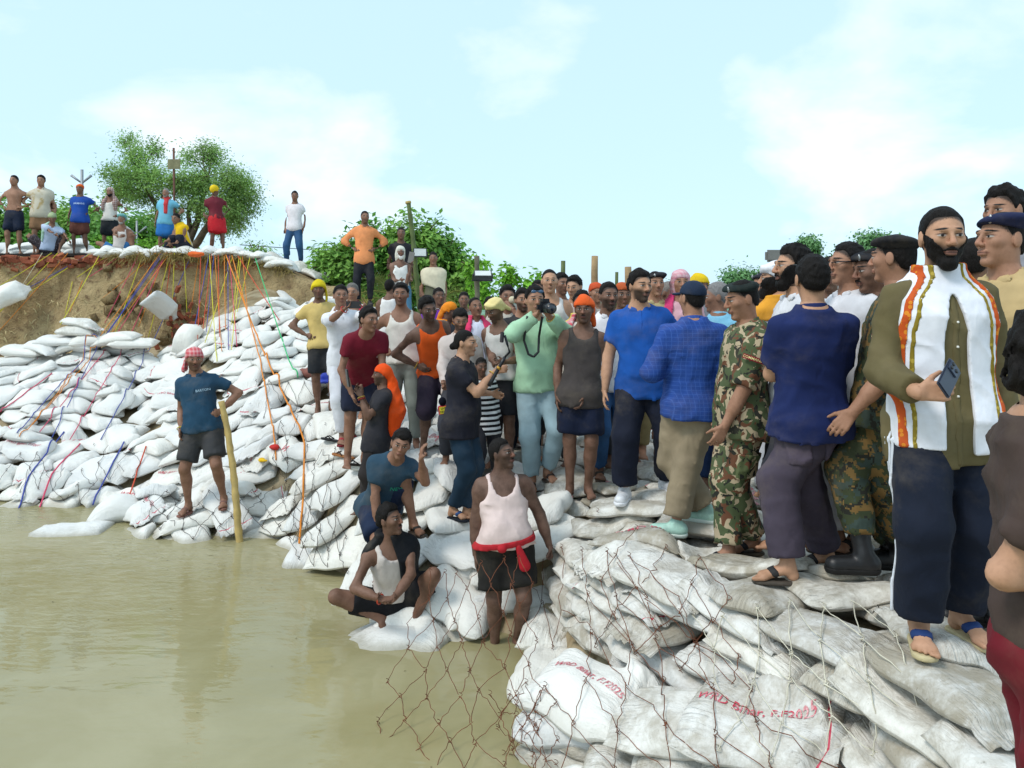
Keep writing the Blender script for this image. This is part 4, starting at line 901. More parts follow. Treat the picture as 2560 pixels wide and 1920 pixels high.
# proportions along the trunk, as fractions of the height: (s, half width, half depth, forward offset)
TR = np.array([(-.062, .046, .038, -.004), (-.035, .082, .056, -.006), (0, .090, .061, -.006), (.05, .085, .059, 0), (.10, .078, .054, .003), (.17, .085, .059, .004), (.235, .095, .062, .004), (.268, .093, .054, 0), (.295, .078, .046, -.006), (.315, .052, .038, -.006), (.335, .036, .032, -.006)])

class Person: pass
def person(label, d, feet, head, yaw=0, H=None, pel=None, arms=('down', 'down'), hr=None, fat=0.0, mus=1.0, skin='7a4f38', top=None, bot=None, shoe=None, hair='short', hcol='15110f', hg=None, beard=None,
           stub=.0, knees=None, fy=None, det=1.0, zfix=None, hands=('relax', 'relax'), group=None, extras=(), sw=1.0, lean=None, hs=1.0):
    """feet: (px,py) of the stance or a pair; head: (px, py of the top of the head); yaw 0 faces the camera, 90 faces right in the picture"""
    p = Person(); yr = R(yaw); p.yaw = yaw; skind = shoe.get('kind') if isinstance(shoe, dict) else (shoe or 'bare'); barefoot = skind in ('bare', 'slip', 'sandal')
    up = np.array([0, 0, 1.0]); fw = np.array([math.sin(yr), -math.cos(yr), 0]); u = np.array([math.cos(yr), math.sin(yr), 0])
    if not isinstance(feet[0], (tuple, list)):
        c = P(feet[0], feet[1], d); gap = .075 * (H or 1.68); ft = [c - u * gap, c + u * gap]
    else: ft = [P(f[0], f[1], d + (f[2] if len(f) > 2 else 0)) for f in feet]
    for i in range(2):
        if zfix is None: ft[i][2] = ground_z(ft[i][0], ft[i][1])
        elif zfix != 'px': ft[i][2] = zfix
    if pel is None and zfix is None:
        zm = min(ft[0][2], ft[1][2])
        for i in range(2): ft[i][2] = min(ft[i][2], zm + .075)
    hd_d = d + (head[2] if len(head) > 2 else 0)
    htop = P(head[0], head[1], hd_d); zf = max(ft[0][2], ft[1][2]) if pel is None else min(ft[0][2], ft[1][2])
    O = np.array([(ft[0][0] + ft[1][0]) / 2, (ft[0][1] + ft[1][1]) / 2, min(ft[0][2], ft[1][2])])
    if H is None and pel is None and zfix is None:
        ov = htop[2] - (ft[0][2] + ft[1][2]) / 2 - 1.84
        if ov > 0:
            for i in range(2): ft[i][2] += min(ov, .3)
            O[2] += min(ov, .3)
    if H is None: H = htop[2] - (ft[0][2] + ft[1][2]) / 2 - .012
    p.H = H; p.u0 = u; p.fw = fw; p.O = O; p.d = d
    Hl = H
    if pel is None:
        mid = (ft[0] + ft[1]) / 2; sp = np.linalg.norm(ft[0][:2] - ft[1][:2]) / 2; leg = .4875 * H
        pz = min(ft[0][2], ft[1][2]) + .045 * H + math.sqrt(max(leg ** 2 - max(sp - .05 * H, 0) ** 2, .1)) * .995
        pelv = np.array([mid[0] * .75 + htop[0] * .25, mid[1] * .75 + htop[1] * .25, pz])
    else: pelv = P(pel[0], pel[1], d + (pel[2] if len(pel) > 2 else 0))
    hc = htop - up * .075 * H
    w = nrm(hc - pelv + fw * -.012 * H) if lean is None else nrm(lean)
    f = nrm(fw - w * (fw @ w)); uu = np.cross(f, w) * -1
    uu = nrm(np.cross(w, f)); 
    if uu @ u < 0: uu = -uu
    p.w, p.f, p.u, p.pel = w, f, uu, pelv
    N = pelv + w * .325 * H
    hy, hpit, hrol = (hr if hr is not None else (yaw, 0, 0)); hyr = R(hy)
    hf = np.array([math.sin(hyr), -math.cos(hyr), 0]); hu = np.array([math.cos(hyr), math.sin(hyr), 0]); hw = up.copy()
    M1 = rot(hu, R(-hpit)); hf, hw = M1 @ hf, M1 @ hw
    if (hf[2] > 0) != (hpit < 0) and abs(hpit) > .5: M1 = rot(hu, R(hpit) * 1.0); hf = np.array([math.sin(hyr), -math.cos(hyr), 0]); hw = up.copy(); hf, hw = M1 @ hf, M1 @ hw
    M2 = rot(hf, R(hrol)); hu, hw = M2 @ hu, M2 @ hw
    sc = .136 * H / .235 * hs
    C = N + nrm(w * .55 + hw * .45) * .082 * H * (.5 + .5 * hs) + f * .010 * H + hf * .012 * H
    p.N, p.C, p.sc = N, C, sc
    HM_ = np.stack([hu, -hf, hw])                      # rows: local x, y (back), z
    p.HM = HM_
    def h2w(l): return C + (np.asarray(l, float) * sc) @ HM_
    p.h2w = h2w
    def he(c_, r_, k=.008, M=None): return ell(h2w(c_), np.asarray(r_) * sc, HM_ if M is None else M @ HM_, k * sc)
    def hc_(a, b, ra, rb, k=.008): return cone(h2w(a), h2w(b), ra * sc, rb * sc, k * sc)
    p.he, p.hc = he, hc_
    def hl(X, Y, Z):
        x = (X - C[0]) / sc; y = (Y - C[1]) / sc; z = (Z - C[2]) / sc
        return [x * HM_[i, 0] + y * HM_[i, 1] + z * HM_[i, 2] for i in range(3)]
    p.hl = hl
    skull = [he((0, .012, .028), (.073, .092, .088), .02), he((0, -.020, -.030), (.060, .068, .082), .03)]
    face = [he((0, -.064, -.096), (.026, .024, .020), .02), he((.040, -.056, -.012), (.024, .026, .024), .016), he((-.040, -.056, -.012), (.024, .026, .024), .016), hc_((-.030, -.084, .030), (.030, -.084, .030), .011, .011, .012),
            hc_((0, -.088, .022), (0, -.110, -.020), .0075, .0125, .009), he((.011, -.099, -.025), (.0095, .012, .0085), .005), he((-.011, -.099, -.025), (.0095, .012, .0085), .005),
            hc_((-.017, -.090, -.0525), (.017, -.090, -.0525), .0062, .0062, .006), hc_((-.014, -.089, -.064), (.014, -.089, -.064), .0075, .0075, .006),
            he((.076, .010, -.002), (.009, .021, .034), .006), he((-.076, .010, -.002), (.009, .021, .034), .006)]
    nk = .050 + .012 * fat
    neck = [cone(h2w((0, .018, -.055)), N - w * .03 * H, nk * sc, (nk + .010) * sc, .03 * sc)]
    def sockets(X, Y, Z, D):
        l = hl(X, Y, Z)
        for sx in (-1, 1):
            q = (np.sqrt((l[0] - sx * .031) ** 2 + (l[1] + .099) ** 2 + ((l[2] - .009) * 1.25) ** 2) - .0165) * sc
            D = -smin(-D, q, .006 * sc)
        for sx in (-1, 1):
            q = (np.sqrt((l[0] - sx * .031) ** 2 + (l[1] + .0765) ** 2 + (l[2] - .009) ** 2) - .0135) * sc; D = np.minimum(D, q)
        return D
    headp = skull + face + neck
    # trunk and limbs
    tr = TR * H; g = np.exp(-((TR[:, 0] - .075) / .075) ** 2)
    A = tr[:, 1] * (.97 + .03 * mus) * (1 + .30 * fat * np.clip(1.2 - TR[:, 0] * 2.4, .2, 1)); A = A * np.where(TR[:, 0] > .2, sw, 1)
    B = tr[:, 2] * (1 + .25 * fat) + fat * .034 * H * g; OF = tr[:, 3] + fat * .030 * H * g
    p.tr = (tr[:, 0], A, B, OF)
    trunk = [loft(pelv, uu, f, w, tr[:, 0], A, B, OF, .02)]
    sgn = (-1, 1); sh = [pelv + w * .275 * H + uu * s * .096 * H * sw * (1 + .1 * fat) - f * .004 * H for s in sgn]
    L1, L2 = .172 * H, .148 * H; ua, fa = .0255 * H * mus * (1 + .25 * fat), .0165 * H * (1 + .15 * fat) * (.5 + .5 * mus)
    p.el, p.wr, p.sh, hands_p, limbs = [], [], sh, [], []
    p.hd = []
    for i in range(2):
        a = arms[i]; s = sgn[i]; hint = -f * 1.0 + uu * s * .35 - up * .1; hdv = None; thv = None
        if a == 'down': wr = sh[i] - up * .306 * H + uu * s * (.035 + .03 * fat) * H + f * .03 * H
        elif a == 'hip':
            wr = pelv + w * .075 * H + uu * s * (.112 + .035 * fat) * H + f * .012 * H; hint = uu * s - f * .45; hdv = nrm(-uu * s * .55 + f * .75 - w * .3); thv = nrm(-f * .3 + w)
        elif a == 'back': wr = pelv + w * .06 * H + uu * s * .05 * H - f * .085 * H; hint = uu * s - f * .3; hdv = nrm(-uu * s - w * .3)
        elif a == 'cross': wr = pelv + w * .18 * H - uu * s * .02 * H + f * .115 * H; hint = -up + uu * s * .8; hdv = nrm(-uu * s + f * .1); thv = up
        else:
            wr = P(a[0], a[1], d + a[2])
            if len(a) > 3 and a[3] is not None: hint = np.array(a[3], float)
            if len(a) > 4 and a[4] is not None: hdv = nrm(a[4])
            if len(a) > 5 and a[5] is not None: thv = nrm(a[5])
        e, wr = ik(sh[i], wr, L1, L2, hint); p.el.append(e); p.wr.append(wr)
        limbs += [cone(sh[i] + uu * s * -.006 * H, e, ua * 1.04, ua * .82, .045), ell(sh[i] + (e - sh[i]) * .2, (ua * 1.08, ua * 1.08, ua * 1.3), None, .02),
                  cone(e, e * .45 + wr * .55, fa * 1.5, fa * 1.42, .015), cone(e * .6 + wr * .4, wr, fa * 1.36, fa * .92, .012)]
        hdv = nrm(wr - e) if hdv is None else hdv
        th = f if thv is None else thv
        if thv is None and abs(hdv @ f) > .8: th = up
        th = nrm(th - hdv * (th @ hdv)); pn = np.cross(hdv, th) * s
        p.hd.append((hdv, th, pn))
        z = H / 1.72; hp_ = []
        cur = {'relax': .42, 'fist': 1.45, 'grip': 1.0, 'flat': .10, 'hold': .75}[hands[i]]
        tips = []
        for q, (off, ln, ml) in enumerate(((.030, .072, .088), (.010, .080, .092), (-.011, .074, .088), (-.030, .058, .080))):
            kn = wr + (hdv * ml + th * off) * z
            hp_.append(cone(wr + (th * off * .55 + hdv * .012) * z, kn, .0135 * z, .0105 * z, .008))
            dirv = hdv; pt = kn
            for r_, (fr, rd) in enumerate(((.46, .0092), (.30, .0082), (.24, .0072))):
                dirv = nrm(rot(np.cross(hdv, pn), (cur * (.75 if r_ == 0 else 1.0)) * (1 + .08 * q)) @ dirv) if True else dirv
                p2 = pt + dirv * ln * fr * z; hp_.append(cone(pt, p2, rd * z, rd * .9 * z, .004)); pt = p2
        tb = wr + (hdv * .025 + th * .026) * z; td = nrm(hdv * .75 + th * .62 + pn * (.35 if cur < .9 else .7)); t1 = tb + td * .045 * z; t2 = t1 + nrm(td + hdv * .5 + pn * (.2 if cur < .9 else .6)) * .038 * z
        hp_ += [cone(tb, t1, .014 * z, .0105 * z, .008), cone(t1, t2, .0102 * z, .008 * z, .004)]
        hands_p.append(hp_)
    # legs
    hip = [pelv + uu * s * .049 * H - w * .012 * H for s in sgn]; lt, ls = .240 * H, .237 * H
    p.kn, p.an, p.hip, feet_p = [], [], hip, []; p.fd = []; p.ft = ft
    rt, rk, rc_, ra_ = .0465 * H * mus * (1 + .25 * fat), .033 * H * (.6 + .4 * mus), .034 * H * mus, .0205 * H
    lift = .0 if shoe in (None, 'bare') else .018
    for i in range(2):
        s = sgn[i]; fyi = yaw + s * 14 if fy is None else fy[i]; fd = np.array([math.sin(R(fyi)), -math.cos(R(fyi)), 0]); p.fd.append(fd)
        an = ft[i] + up * (.045 * H + lift); kh = fd if (knees is None or knees[i] is None) else np.array(knees[i], float)
        k_, an = ik(hip[i], an, lt, ls, kh); p.kn.append(k_); p.an.append(an)
        gz = an - up * .045 * H
        limbs += [cone(hip[i], k_, rt, rk * 1.05, .03), cone(k_, an, rk, ra_, .02), ell(k_ * .70 + an * .30 - kh / (np.linalg.norm(kh) + 1e-9) * .010 * H, (rc_ * (.82 if bot and bot.get('len', .96) > .7 else 1), rc_ * (.82 if bot and bot.get('len', .96) > .7 else 1), .07 * H), np.stack([nrm(np.cross(nrm(k_ - an), [.3, .9, .1])), nrm(np.cross(nrm(k_ - an), nrm(np.cross(nrm(k_ - an), [.3, .9, .1])))), nrm(k_ - an)]), .02)]
        fs = np.cross(up, fd); z = H / 1.72; sqz = (up, 1.35)
        heel = gz - fd * .022 * z + up * .030 * z; ball = gz + fd * .115 * z + up * .020 * z
        fp = [cone(an, heel, .032 * z, .031 * z, .02), cone(an + fd * .02 * z - up * .02 * z, ball, .036 * z, .030 * z, .02, sq=sqz), cone(ball - fs * .016 * z, ball + fs * .02 * z, .027 * z, .025 * z, .015, sq=(up, 1.4))]
        io = 1 if s < 0 else -1
        for q in range(5):
            off = (.036 - .0185 * q) * io * -1 * -1; ln = (.050, .047, .042, .036, .028)[q]; rr = (.0125, .0095, .009, .0085, .0085)[q]
            b0 = ball + fs * off * z + fd * (.005 - .005 * q) * z - up * .006 * z; fp.append(cone(b0, b0 + fd * ln * z - up * .002 * z, rr * z, rr * .9 * z, .004))
        feet_p.append(fp)
    body = trunk + limbs + neck + skull
    # meshes: trunk and limbs coarse, head, hands and feet finer, all one mesh
    px = d / FPX; hb = max(.0125, 2.9 * px) / det; hh_ = max(.0050, 1.15 * px) / det
    parts = []; boxes = []
    hlo, hhi = bbox(skull + face, .012); hlo[2] = max(hlo[2], C[2] - .135 * sc * 1.05) if abs(hpit) < 25 else hlo[2]
    # stay with the person's own origin
    fine = [(headp + trunk[:0], hlo, hhi, hh_, (sockets,))]
    boxes.append((hlo + hb, hhi - hb))
    for i in range(2):
        l_, h_ = bbox(hands_p[i], .006); fine.append((hands_p[i] + limbs[4 * i + 3:4 * i + 4], l_, h_, max(.0052, 1.4 * px) / det, ())); boxes.append((l_ + hb, h_ - hb))
        if barefoot:
            l_, h_ = bbox(feet_p[i], .006); fine.append((feet_p[i] + [limbs[8 + 3 * i + 1]], l_, h_, max(.0060, 1.6 * px) / det, ())); boxes.append((l_ + hb, h_ - hb))
    allb = body + hands_p[0] + hands_p[1] + (feet_p[0] + feet_p[1] if barefoot else [])
    lo, hi = bbox(allb, .03); D, gr = evalf(allb, lo, hi, hb); parts.append(surfnet(D, gr, skip=boxes))
    nb0 = len(parts[0][0]); hv = None
    for q, (pr, l_, h_, hq, po) in enumerate(fine):
        D, gr = evalf(pr, l_ - hb * .6, h_ + hb * .6, hq, po); V_, F_ = surfnet(D, gr)
        # leave the cut ends open
        if len(F_):
            e = 1.6 * hq; inn = ((V_ > l_ - hb * .6 + e) & (V_ < h_ + hb * .6 - e)).all(1); F_ = F_[inn[F_].all(1)]
        parts.append((V_, F_))
    n_head = len(parts[1][0]); V_, F_ = joinVF(parts)
    me = mesh_np('person', V_ - O, F_)
    hpv = np.full((len(V_), 3), 9.0, f32); hv = V_[nb0:nb0 + n_head]; hpv[nb0:nb0 + n_head] = ((hv - C) / sc) @ HM_.T
    at = me.attributes.new('hp', 'FLOAT_VECTOR', 'POINT'); at.data.foreach_set('vector', hpv.ravel())
    sk = srgb(skin); ob = add('person', me, M_skin, loc=O, label=label, category='person', group=group)
    ob['tone'] = list(sk); ob['brow_tone'] = list(dark(srgb(hcol), .8) if hcol != '15110f' else (.012, .009, .007)); ob['stubble'] = float(stub); ob['scalp'] = 0.004 if hair in ('short', 'crop', 'bushy', 'fringe', 'tied', 'long') else (.03 if hair in ('reced', 'bald') else (.012 if hair else .5))
    p.ob = ob; p.hb = hb; p.hh = hh_
    def emit(name, prims, mat, h=None, posts=(), pad=.03, lo=None, hi=None):
        h = h or hb; l_, h_ = bbox(prims, pad)
        if lo is not None: l_ = np.maximum(l_, lo)
        if hi is not None: h_ = np.minimum(h_, hi)
        D, gr = evalf(prims, l_, h_, h, posts); V_, F_ = surfnet(D, gr)
        if len(F_): return add(name, mesh_np(name, V_ - O, F_), mat, parent=ob)
    p.emit = emit
    def tl(X, Y, Z):
        x = X - pelv[0]; y = Y - pelv[1]; z = Z - pelv[2]; q = [(x * v_[0] + y * v_[1] + z * v_[2]) / H for v_ in (uu, f, w)]
        return q
    p.tl = tl
    wn_ = SNoise(int(abs(hash((label, 1))) % 9999) if False else (len(label) * 131 + int(d * 77)) % 9999, 6, 14, 46)
    def folds(amp): return lambda X, Y, Z, D: D - amp * ((1 - np.minimum(np.abs(wn_(X * 1.0, Y * 1.0, Z * .55)), 1)) ** 2 * 1.1 + .7 * (1 - np.minimum(np.abs(wn_(X * .6 + 3, Y * .6, Z * 1.6 + 1)), 1)) ** 2)
    p.folds = folds
    # ---- top garment
    p.topp = None
    if top:
        T = dict(kind='tee', c='888888', sl=.55, hem=-.06, loose=.007, cut=None); T.update(top); lo_ = T['loose']
        ss = np.concatenate([[-.20, -.12], TR[:, 0][1:]]) * H; iA = np.interp(ss, tr[:, 0], A); iB = np.interp(ss, tr[:, 0], B); iO = np.interp(ss, tr[:, 0], OF)
        lowm = ss < .03 * H; iA = np.where(lowm, np.maximum(np.interp(.03 * H, tr[:, 0], A), iA) + .004 * H, iA); iB = np.where(lowm, np.maximum(np.interp(.03 * H, tr[:, 0], B), iB) + .002 * H, iB)
        lb = .0 if not bot else bot.get('loose', .010); hipw = .050 * H + .048 * H * mus * (1 + .25 * fat) + lb + .004
        iA = np.where(ss < .012 * H, np.maximum(iA, hipw - lo_ - .008), iA); iB = np.where(ss < .012 * H, np.maximum(iB, .058 * H * mus * (1 + .25 * fat) + lb + .012), iB)
        keep = ss >= T['hem'] * H - 1e-6; ss = ss[keep]; iA, iB, iO = iA[keep], iB[keep], iO[keep]
        if ss[0] > T['hem'] * H + 1e-4: ss = np.r_[T['hem'] * H, ss]; iA = np.r_[iA[0], iA]; iB = np.r_[iB[0], iB]; iO = np.r_[iO[0], iO]
        lz = lo_ + .012 * np.clip(1 - ss / (.2 * H), 0, 1) + max(lb * .75 - .012, 0) * np.clip((.085 * H - ss) / (.06 * H), 0, 1)
        pr = [loft(pelv, uu, f, w, ss, iA + lz, iB + lz, iO, .02)]
        if T['kind'] != 'vest':
            for i in range(2):
                sl = T['sl']; r0 = ua * 1.03 + lo_ * .7; r1 = ua * .95 + lo_ * 1.3 + .004
                if sl <= 1: pr.append(cone(sh[i], sh[i] + (p.el[i] - sh[i]) * sl, r0, r1, .05, flat=True))
                else:
                    pr.append(cone(sh[i], p.el[i], r0, r1, .05)); pr.append(cone(p.el[i], p.el[i] + (p.wr[i] - p.el[i]) * (sl - 1), r1, fa * 1.15 + lo_ * 1.2 + .003, .02, flat=True))
        posts = [folds(.009 * T.get('fold', 1))]
        nr = T.get('nr', .050 if T['kind'] == 'tee' else .042)
        def neckcut(X, Y, Z, D):
            q, r, s = tl(X, Y, Z)
            if T['kind'] == 'vest':
                dep = T.get('dep', .075); zz = s - .33
                hole = np.sqrt((q / (.050 + .018 * np.clip(-zz / .1, 0, 1))) ** 2 + (np.minimum(zz + .0, 9) / dep) ** 2) - 1
                hole = np.where(r > .0, hole, np.sqrt((q / .05) ** 2 + (zz / .045) ** 2) - 1) * .05 * H
                arm = (np.sqrt(((np.abs(q) - .135) / .062) ** 2 + ((s - .268) / .075) ** 2) - 1) * .06 * H
                topc = (s - .318) * H
                return np.maximum(np.maximum(D, -hole), np.maximum(-arm, topc))
            zz = s - .335; dep = T.get('dep', .028)
            hole = (np.sqrt((q / nr) ** 2 + (np.where(r > 0, zz / dep, zz / .005)) ** 2) - 1) * .03 * H
            return np.maximum(D, -hole)
        posts.append(neckcut)
        if T['kind'] == 'open': posts.append(lambda X, Y, Z, D: np.maximum(D, .02 * H - np.abs(tl(X, Y, Z)[0]) * H - (tl(X, Y, Z)[1] < 0) * 9))
        p.topp = (pr, posts)
        mt = T['m'] if 'm' in T else cloth(T['c'], *T.get('pat', ()))
        p.top_ob = emit(T.get('name', {'tee': 't_shirt', 'polo': 'polo_shirt', 'shirt': 'shirt', 'vest': 'vest', 'open': 'shirt'}[T['kind']]), pr, mt, hb * .95, posts)
        if T['kind'] in ('polo', 'shirt'):
            cm = mt if 'cc' not in T else cloth(T['cc'])
            nb_ = nrm(h2w((0, .018, -.055)) - N); base = N - w * .004 * H; rn = nk * sc
            prc = [cone(base - w * .026 * H, base + nb_ * .022 * H, rn + .034, rn + .012, .004)]
            for s in sgn: prc.append(ell(base + f * .040 * H + uu * s * .026 * H - w * .012 * H, np.array([.022, .0045, .015]) * H, np.stack([nrm(uu + f * -.35 * s - w * .35 * s), nrm(f + w * .3), nrm(w - f * .3)]), .006))
            def ring(X, Y, Z, D):
                x = X - base[0]; y = Y - base[1]; z = Z - base[2]; s_ = x * nb_[0] + y * nb_[1] + z * nb_[2]; fr_ = x * f[0] + y * f[1] + z * f[2]; q_ = np.abs(x * uu[0] + y * uu[1] + z * uu[2])
                return np.maximum(np.maximum(D, s_ - .019 * H + np.clip(fr_, 0, 1) * .35), np.where(fr_ > .01 * H, .006 * H + np.clip(-s_, 0, .03 * H) * .0 + np.clip(s_ + .02 * H, 0, 1) * .35 - q_, -1))
            emit('collar', prc, cm, min(hb, max(.0075, 1.3 * px)), [ring])
            if T.get('placket', True):
                def plk(X, Y, Z, D):
                    q, r, s = tl(X, Y, Z); lo2 = .20 if T['kind'] == 'polo' else T['hem']
                    return np.maximum(D - .004, np.maximum(np.maximum((np.abs(q) - .0085) * H, (s - .31) * H), np.maximum((lo2 - s) * H, -r * H)))
                emit('placket', pr, cm, min(hb, max(.011, 2.2 * px)), posts + [plk])
    # ---- lower garment
    p.botp = None
    if bot:
        Bt = dict(kind='pants', c='333333', len=.945, loose=.010, waist=.050 if not top else .035, end=None); Bt.update(bot); lo_ = Bt['loose']
        ss = TR[:, 0] * H; m_ = (ss >= -.07 * H) & (ss <= Bt['waist'] * H); ss2 = np.r_[ss[m_], Bt['waist'] * H]
        tp = np.clip((Bt['waist'] * H - ss2) / (.07 * H), .15, 1) if top and top.get('kind') else np.clip((Bt['waist'] * H - ss2) / (.05 * H), .3, 1); iA = np.interp(ss2, tr[:, 0], A) + lo_ * tp + .002; iB = np.interp(ss2, tr[:, 0], B) + lo_ * tp + .002; iO = np.interp(ss2, tr[:, 0], OF)
        pr = [loft(pelv, uu, f, w, ss2, iA, iB, iO, .03)]
        kj = .04 if Bt['kind'] == 'lungi' else .03
        for i in range(2):
            ln = Bt['len']; r0 = rt * 1.04 + lo_; e1 = Bt['end']
            if ln <= .5:
                fr = ln / .5; r1 = (rt * (1 - fr) + rk * fr) + lo_ * 1.6 + .006 if e1 is None else e1
                pr.append(cone(hip[i], hip[i] + (p.kn[i] - hip[i]) * fr, r0, r1, kj, flat=True))
            else:
                fr = (ln - .5) / .5; rk1 = max(rk, rc_) * 1.16 + lo_ * 1.2; r1 = (ra_ + lo_ * 1.2 + .012) if e1 is None else e1
                pr.append(cone(hip[i], p.kn[i], r0, rk1, .03)); pr.append(cone(p.kn[i], p.kn[i] + (p.an[i] - p.kn[i]) * fr, rk1, r1, .025, flat=True))
        if Bt['kind'] == 'lungi' and Bt.get('skirt', True):
            sl_ = Bt['len']; low = -(sl_ * .475 + .02) * H; wv2 = nrm(p.pel - (p.kn[0] + p.kn[1]) / 2)
            pr.append(loft(pelv, uu, f, wv2, [low, low * .5, 0, .06 * H], [.118 * H, .116 * H, .110 * H, .100 * H], [.092 * H, .088 * H, .078 * H, .07 * H], [0, 0, 0, 0], .03))
        posts = [folds(.009 * Bt.get('fold', 1))]
        p.botp = (pr, posts); mt = Bt['m'] if 'm' in Bt else cloth(Bt['c'], *Bt.get('pat', ()))
        p.bot_ob = emit(Bt.get('name', {'pants': 'trousers', 'lungi': 'waistcloth'}[Bt['kind']] if Bt['len'] > .6 or Bt['kind'] == 'lungi' else 'shorts'), pr, mt, hb, posts)
    # ---- footwear
    if shoe in ('slip', 'sandal', 'shoe', 'boot') or isinstance(shoe, dict):
        pass
    if isinstance(shoe, str) and shoe != 'bare' or isinstance(shoe, dict):
        sd_ = dict(kind=shoe) if isinstance(shoe, str) else shoe
        for i in range(2):
            fd = p.fd[i]; fs = np.cross(up, fd); z = H / 1.72; gz = p.an[i] - up * (.045 * H); sc_ = sd_.get('c', '2a2623')
            if sd_['kind'] in ('slip', 'sandal'):
                a_ = gz - fd * .030 * z - up * .009; b_ = gz + fd * .128 * z - up * .009
                sole = [cone(a_, b_, .036 * z, .047 * z, .01)]
                so_ = add_sdf = emit('sandal', sole, simple('rubber_sole', sd_.get('sole', '4a4038'), .8, .2, .2, 20, .2), min(hb, max(.008, 1.6 * px)), [lambda X, Y, Z, D, gz=gz: np.maximum(D, np.abs(Z - gz[2] + .008) - .011)])
                bl = gz + fd * .085 * z; pts_ = [(bl + fs * .045 * z * math.cos(a2) - fd * (.03 * z * abs(math.cos(a2)) ** 1.5) + up * (.006 + .058 * z * math.sin(a2) * .92)) for a2 in np.linspace(0, math.pi, 9)]
                fo_ = feet_p[i]
                strap = [cone(pts_[q], pts_[q + 1], .010 * z, .010 * z, .004, sq=(up, 1.0)) for q in range(8)]
                if so_: 
                    l_, h_ = bbox(strap, .02); D, gr = evalf(fo_, l_, h_, min(hb, max(.007, 1.4 * px))); D2, _ = evalf([(a3, b3, f3, .003) for a3, b3, f3, k3 in [cone(pts_[q], pts_[q + 1], .017 * z, .017 * z, .003) for q in range(8)]], l_, h_, min(hb, max(.007, 1.4 * px)))
                    V_, F_ = surfnet(np.maximum(D - .006, D2), gr)
                    if len(F_): add('strap', mesh_np('strap', V_ - O, F_), simple('strap', sc_, .7, .3, .1, 20, 0), parent=so_)
            else:
                a_ = gz - fd * .030 * z + up * .03 * z; b_ = gz + fd * .140 * z + up * .022 * z; big = sd_.get('big', 1.0)
                up_ = [cone(a_, b_, .043 * z * big, .040 * z * big, .02, sq=(up, 1.05)), cone(p.an[i], a_ + fd * .01, .042 * z, .043 * z, .03)]
                if sd_['kind'] == 'boot': up_.append(cone(p.an[i], p.an[i] + nrm(p.kn[i] - p.an[i]) * .085 * H, .043 * z, .050 * z, .02, flat=True))
                sb = emit('boot' if sd_['kind'] == 'boot' else 'shoe', up_, simple('leather', sc_, .45, .5, .2, 30, .2), min(hb, max(.009, 1.8 * px)), [lambda X, Y, Z, D, gz=gz: np.maximum(D, gz[2] - .004 - Z)])
                so_ = [cone(a_ - up * .02 * z, b_ - up * .012 * z, .046 * z * big, .044 * z * big, .01)]
                if sb: 
                    D, gr = evalf(so_, *bbox(so_, .02), min(hb, max(.008, 1.6 * px)), [lambda X, Y, Z, D, gz=gz: np.maximum(D, np.abs(Z - gz[2] + .004) - .016)]); V_, F_ = surfnet(D, gr)
                    if len(F_): add('sole', mesh_np('sole', V_ - O, F_), simple('shoe_sole', sd_.get('sole', '1c1b1a'), .7, .3, .1, 20, .1), parent=sb)
    # ---- hair, beard
    hn = SNoise((len(label) * 17 + int(d * 31)) % 7777, 8, 90, 260)
    if hair:
        hs_ = dict(th=.013, f=.074, t=.040, e=-.004, b=-.06, amp=.004, sc=1.0)
        hs_.update({'short': {}, 'crop': dict(th=.006, amp=.0015), 'bushy': dict(th=.021, f=.068, amp=.008), 'fringe': dict(th=.020, f=.050, amp=.007), 'reced': dict(th=.006, f=.088, t=.045, amp=.002), 'long': dict(th=.022, f=.05, t=.02, e=-.05, b=-.12, amp=.012), 'bald': dict(th=.003, f=.105, t=.06, e=.02, amp=.001), 'tied': dict(th=.008, f=.060, t=.03, amp=.002)}[hair] if isinstance(hair, str) else hair)
        if hg: hs_.update(th=.003, amp=.0008, f=hs_['f'] + (.0 if hg.get('kind') in ('beret', 'cap') else .02))
        th = hs_['th']
        pr = [he((0, .014, .030), (.0745 + th * .55, .0935 + th * .75, .089 + th), .02), he((0, .050, -.035), (.050 + th * .6, .050 + th * .6, .060 + th * .5), .03)]
        if hair == 'long': pr += [he((0, .03, -.06), (.078, .075, .09), .03)]
        if hair == 'tied': pr += [hc_((0, .10, .0), (0, .125, -.03), .022, .036, .015), he((0, .128, -.055), (.03, .026, .05), .015)]
        def hcut(X, Y, Z, D):
            x, y, z = hl(X, Y, Z); nz = hn(X, Y, Z)
            line = np.interp(y, [-.11, -.070, -.036, -.014, .012, .05, .1], [hs_['f'], hs_['f'], hs_['t'] + .020, hs_['e'] - .012, hs_['e'] + .008, hs_['b'] * .8, hs_['b']])
            line = line + np.where(y < -.045, np.abs(x) * .12 - .003, 0) + (.3 * hs_['amp'] + .003) * nz
            D = D - hs_['amp'] * sc * np.clip(nz, -.6, 1.2) + (th * .9 + .002) * sc * np.clip(1 - (z - line) / .035, 0, 1); return np.maximum(D, (line - z) * sc * .8)
        emit('hair', pr, hair_material(hcol), hh_ * 1.4, [hcut])
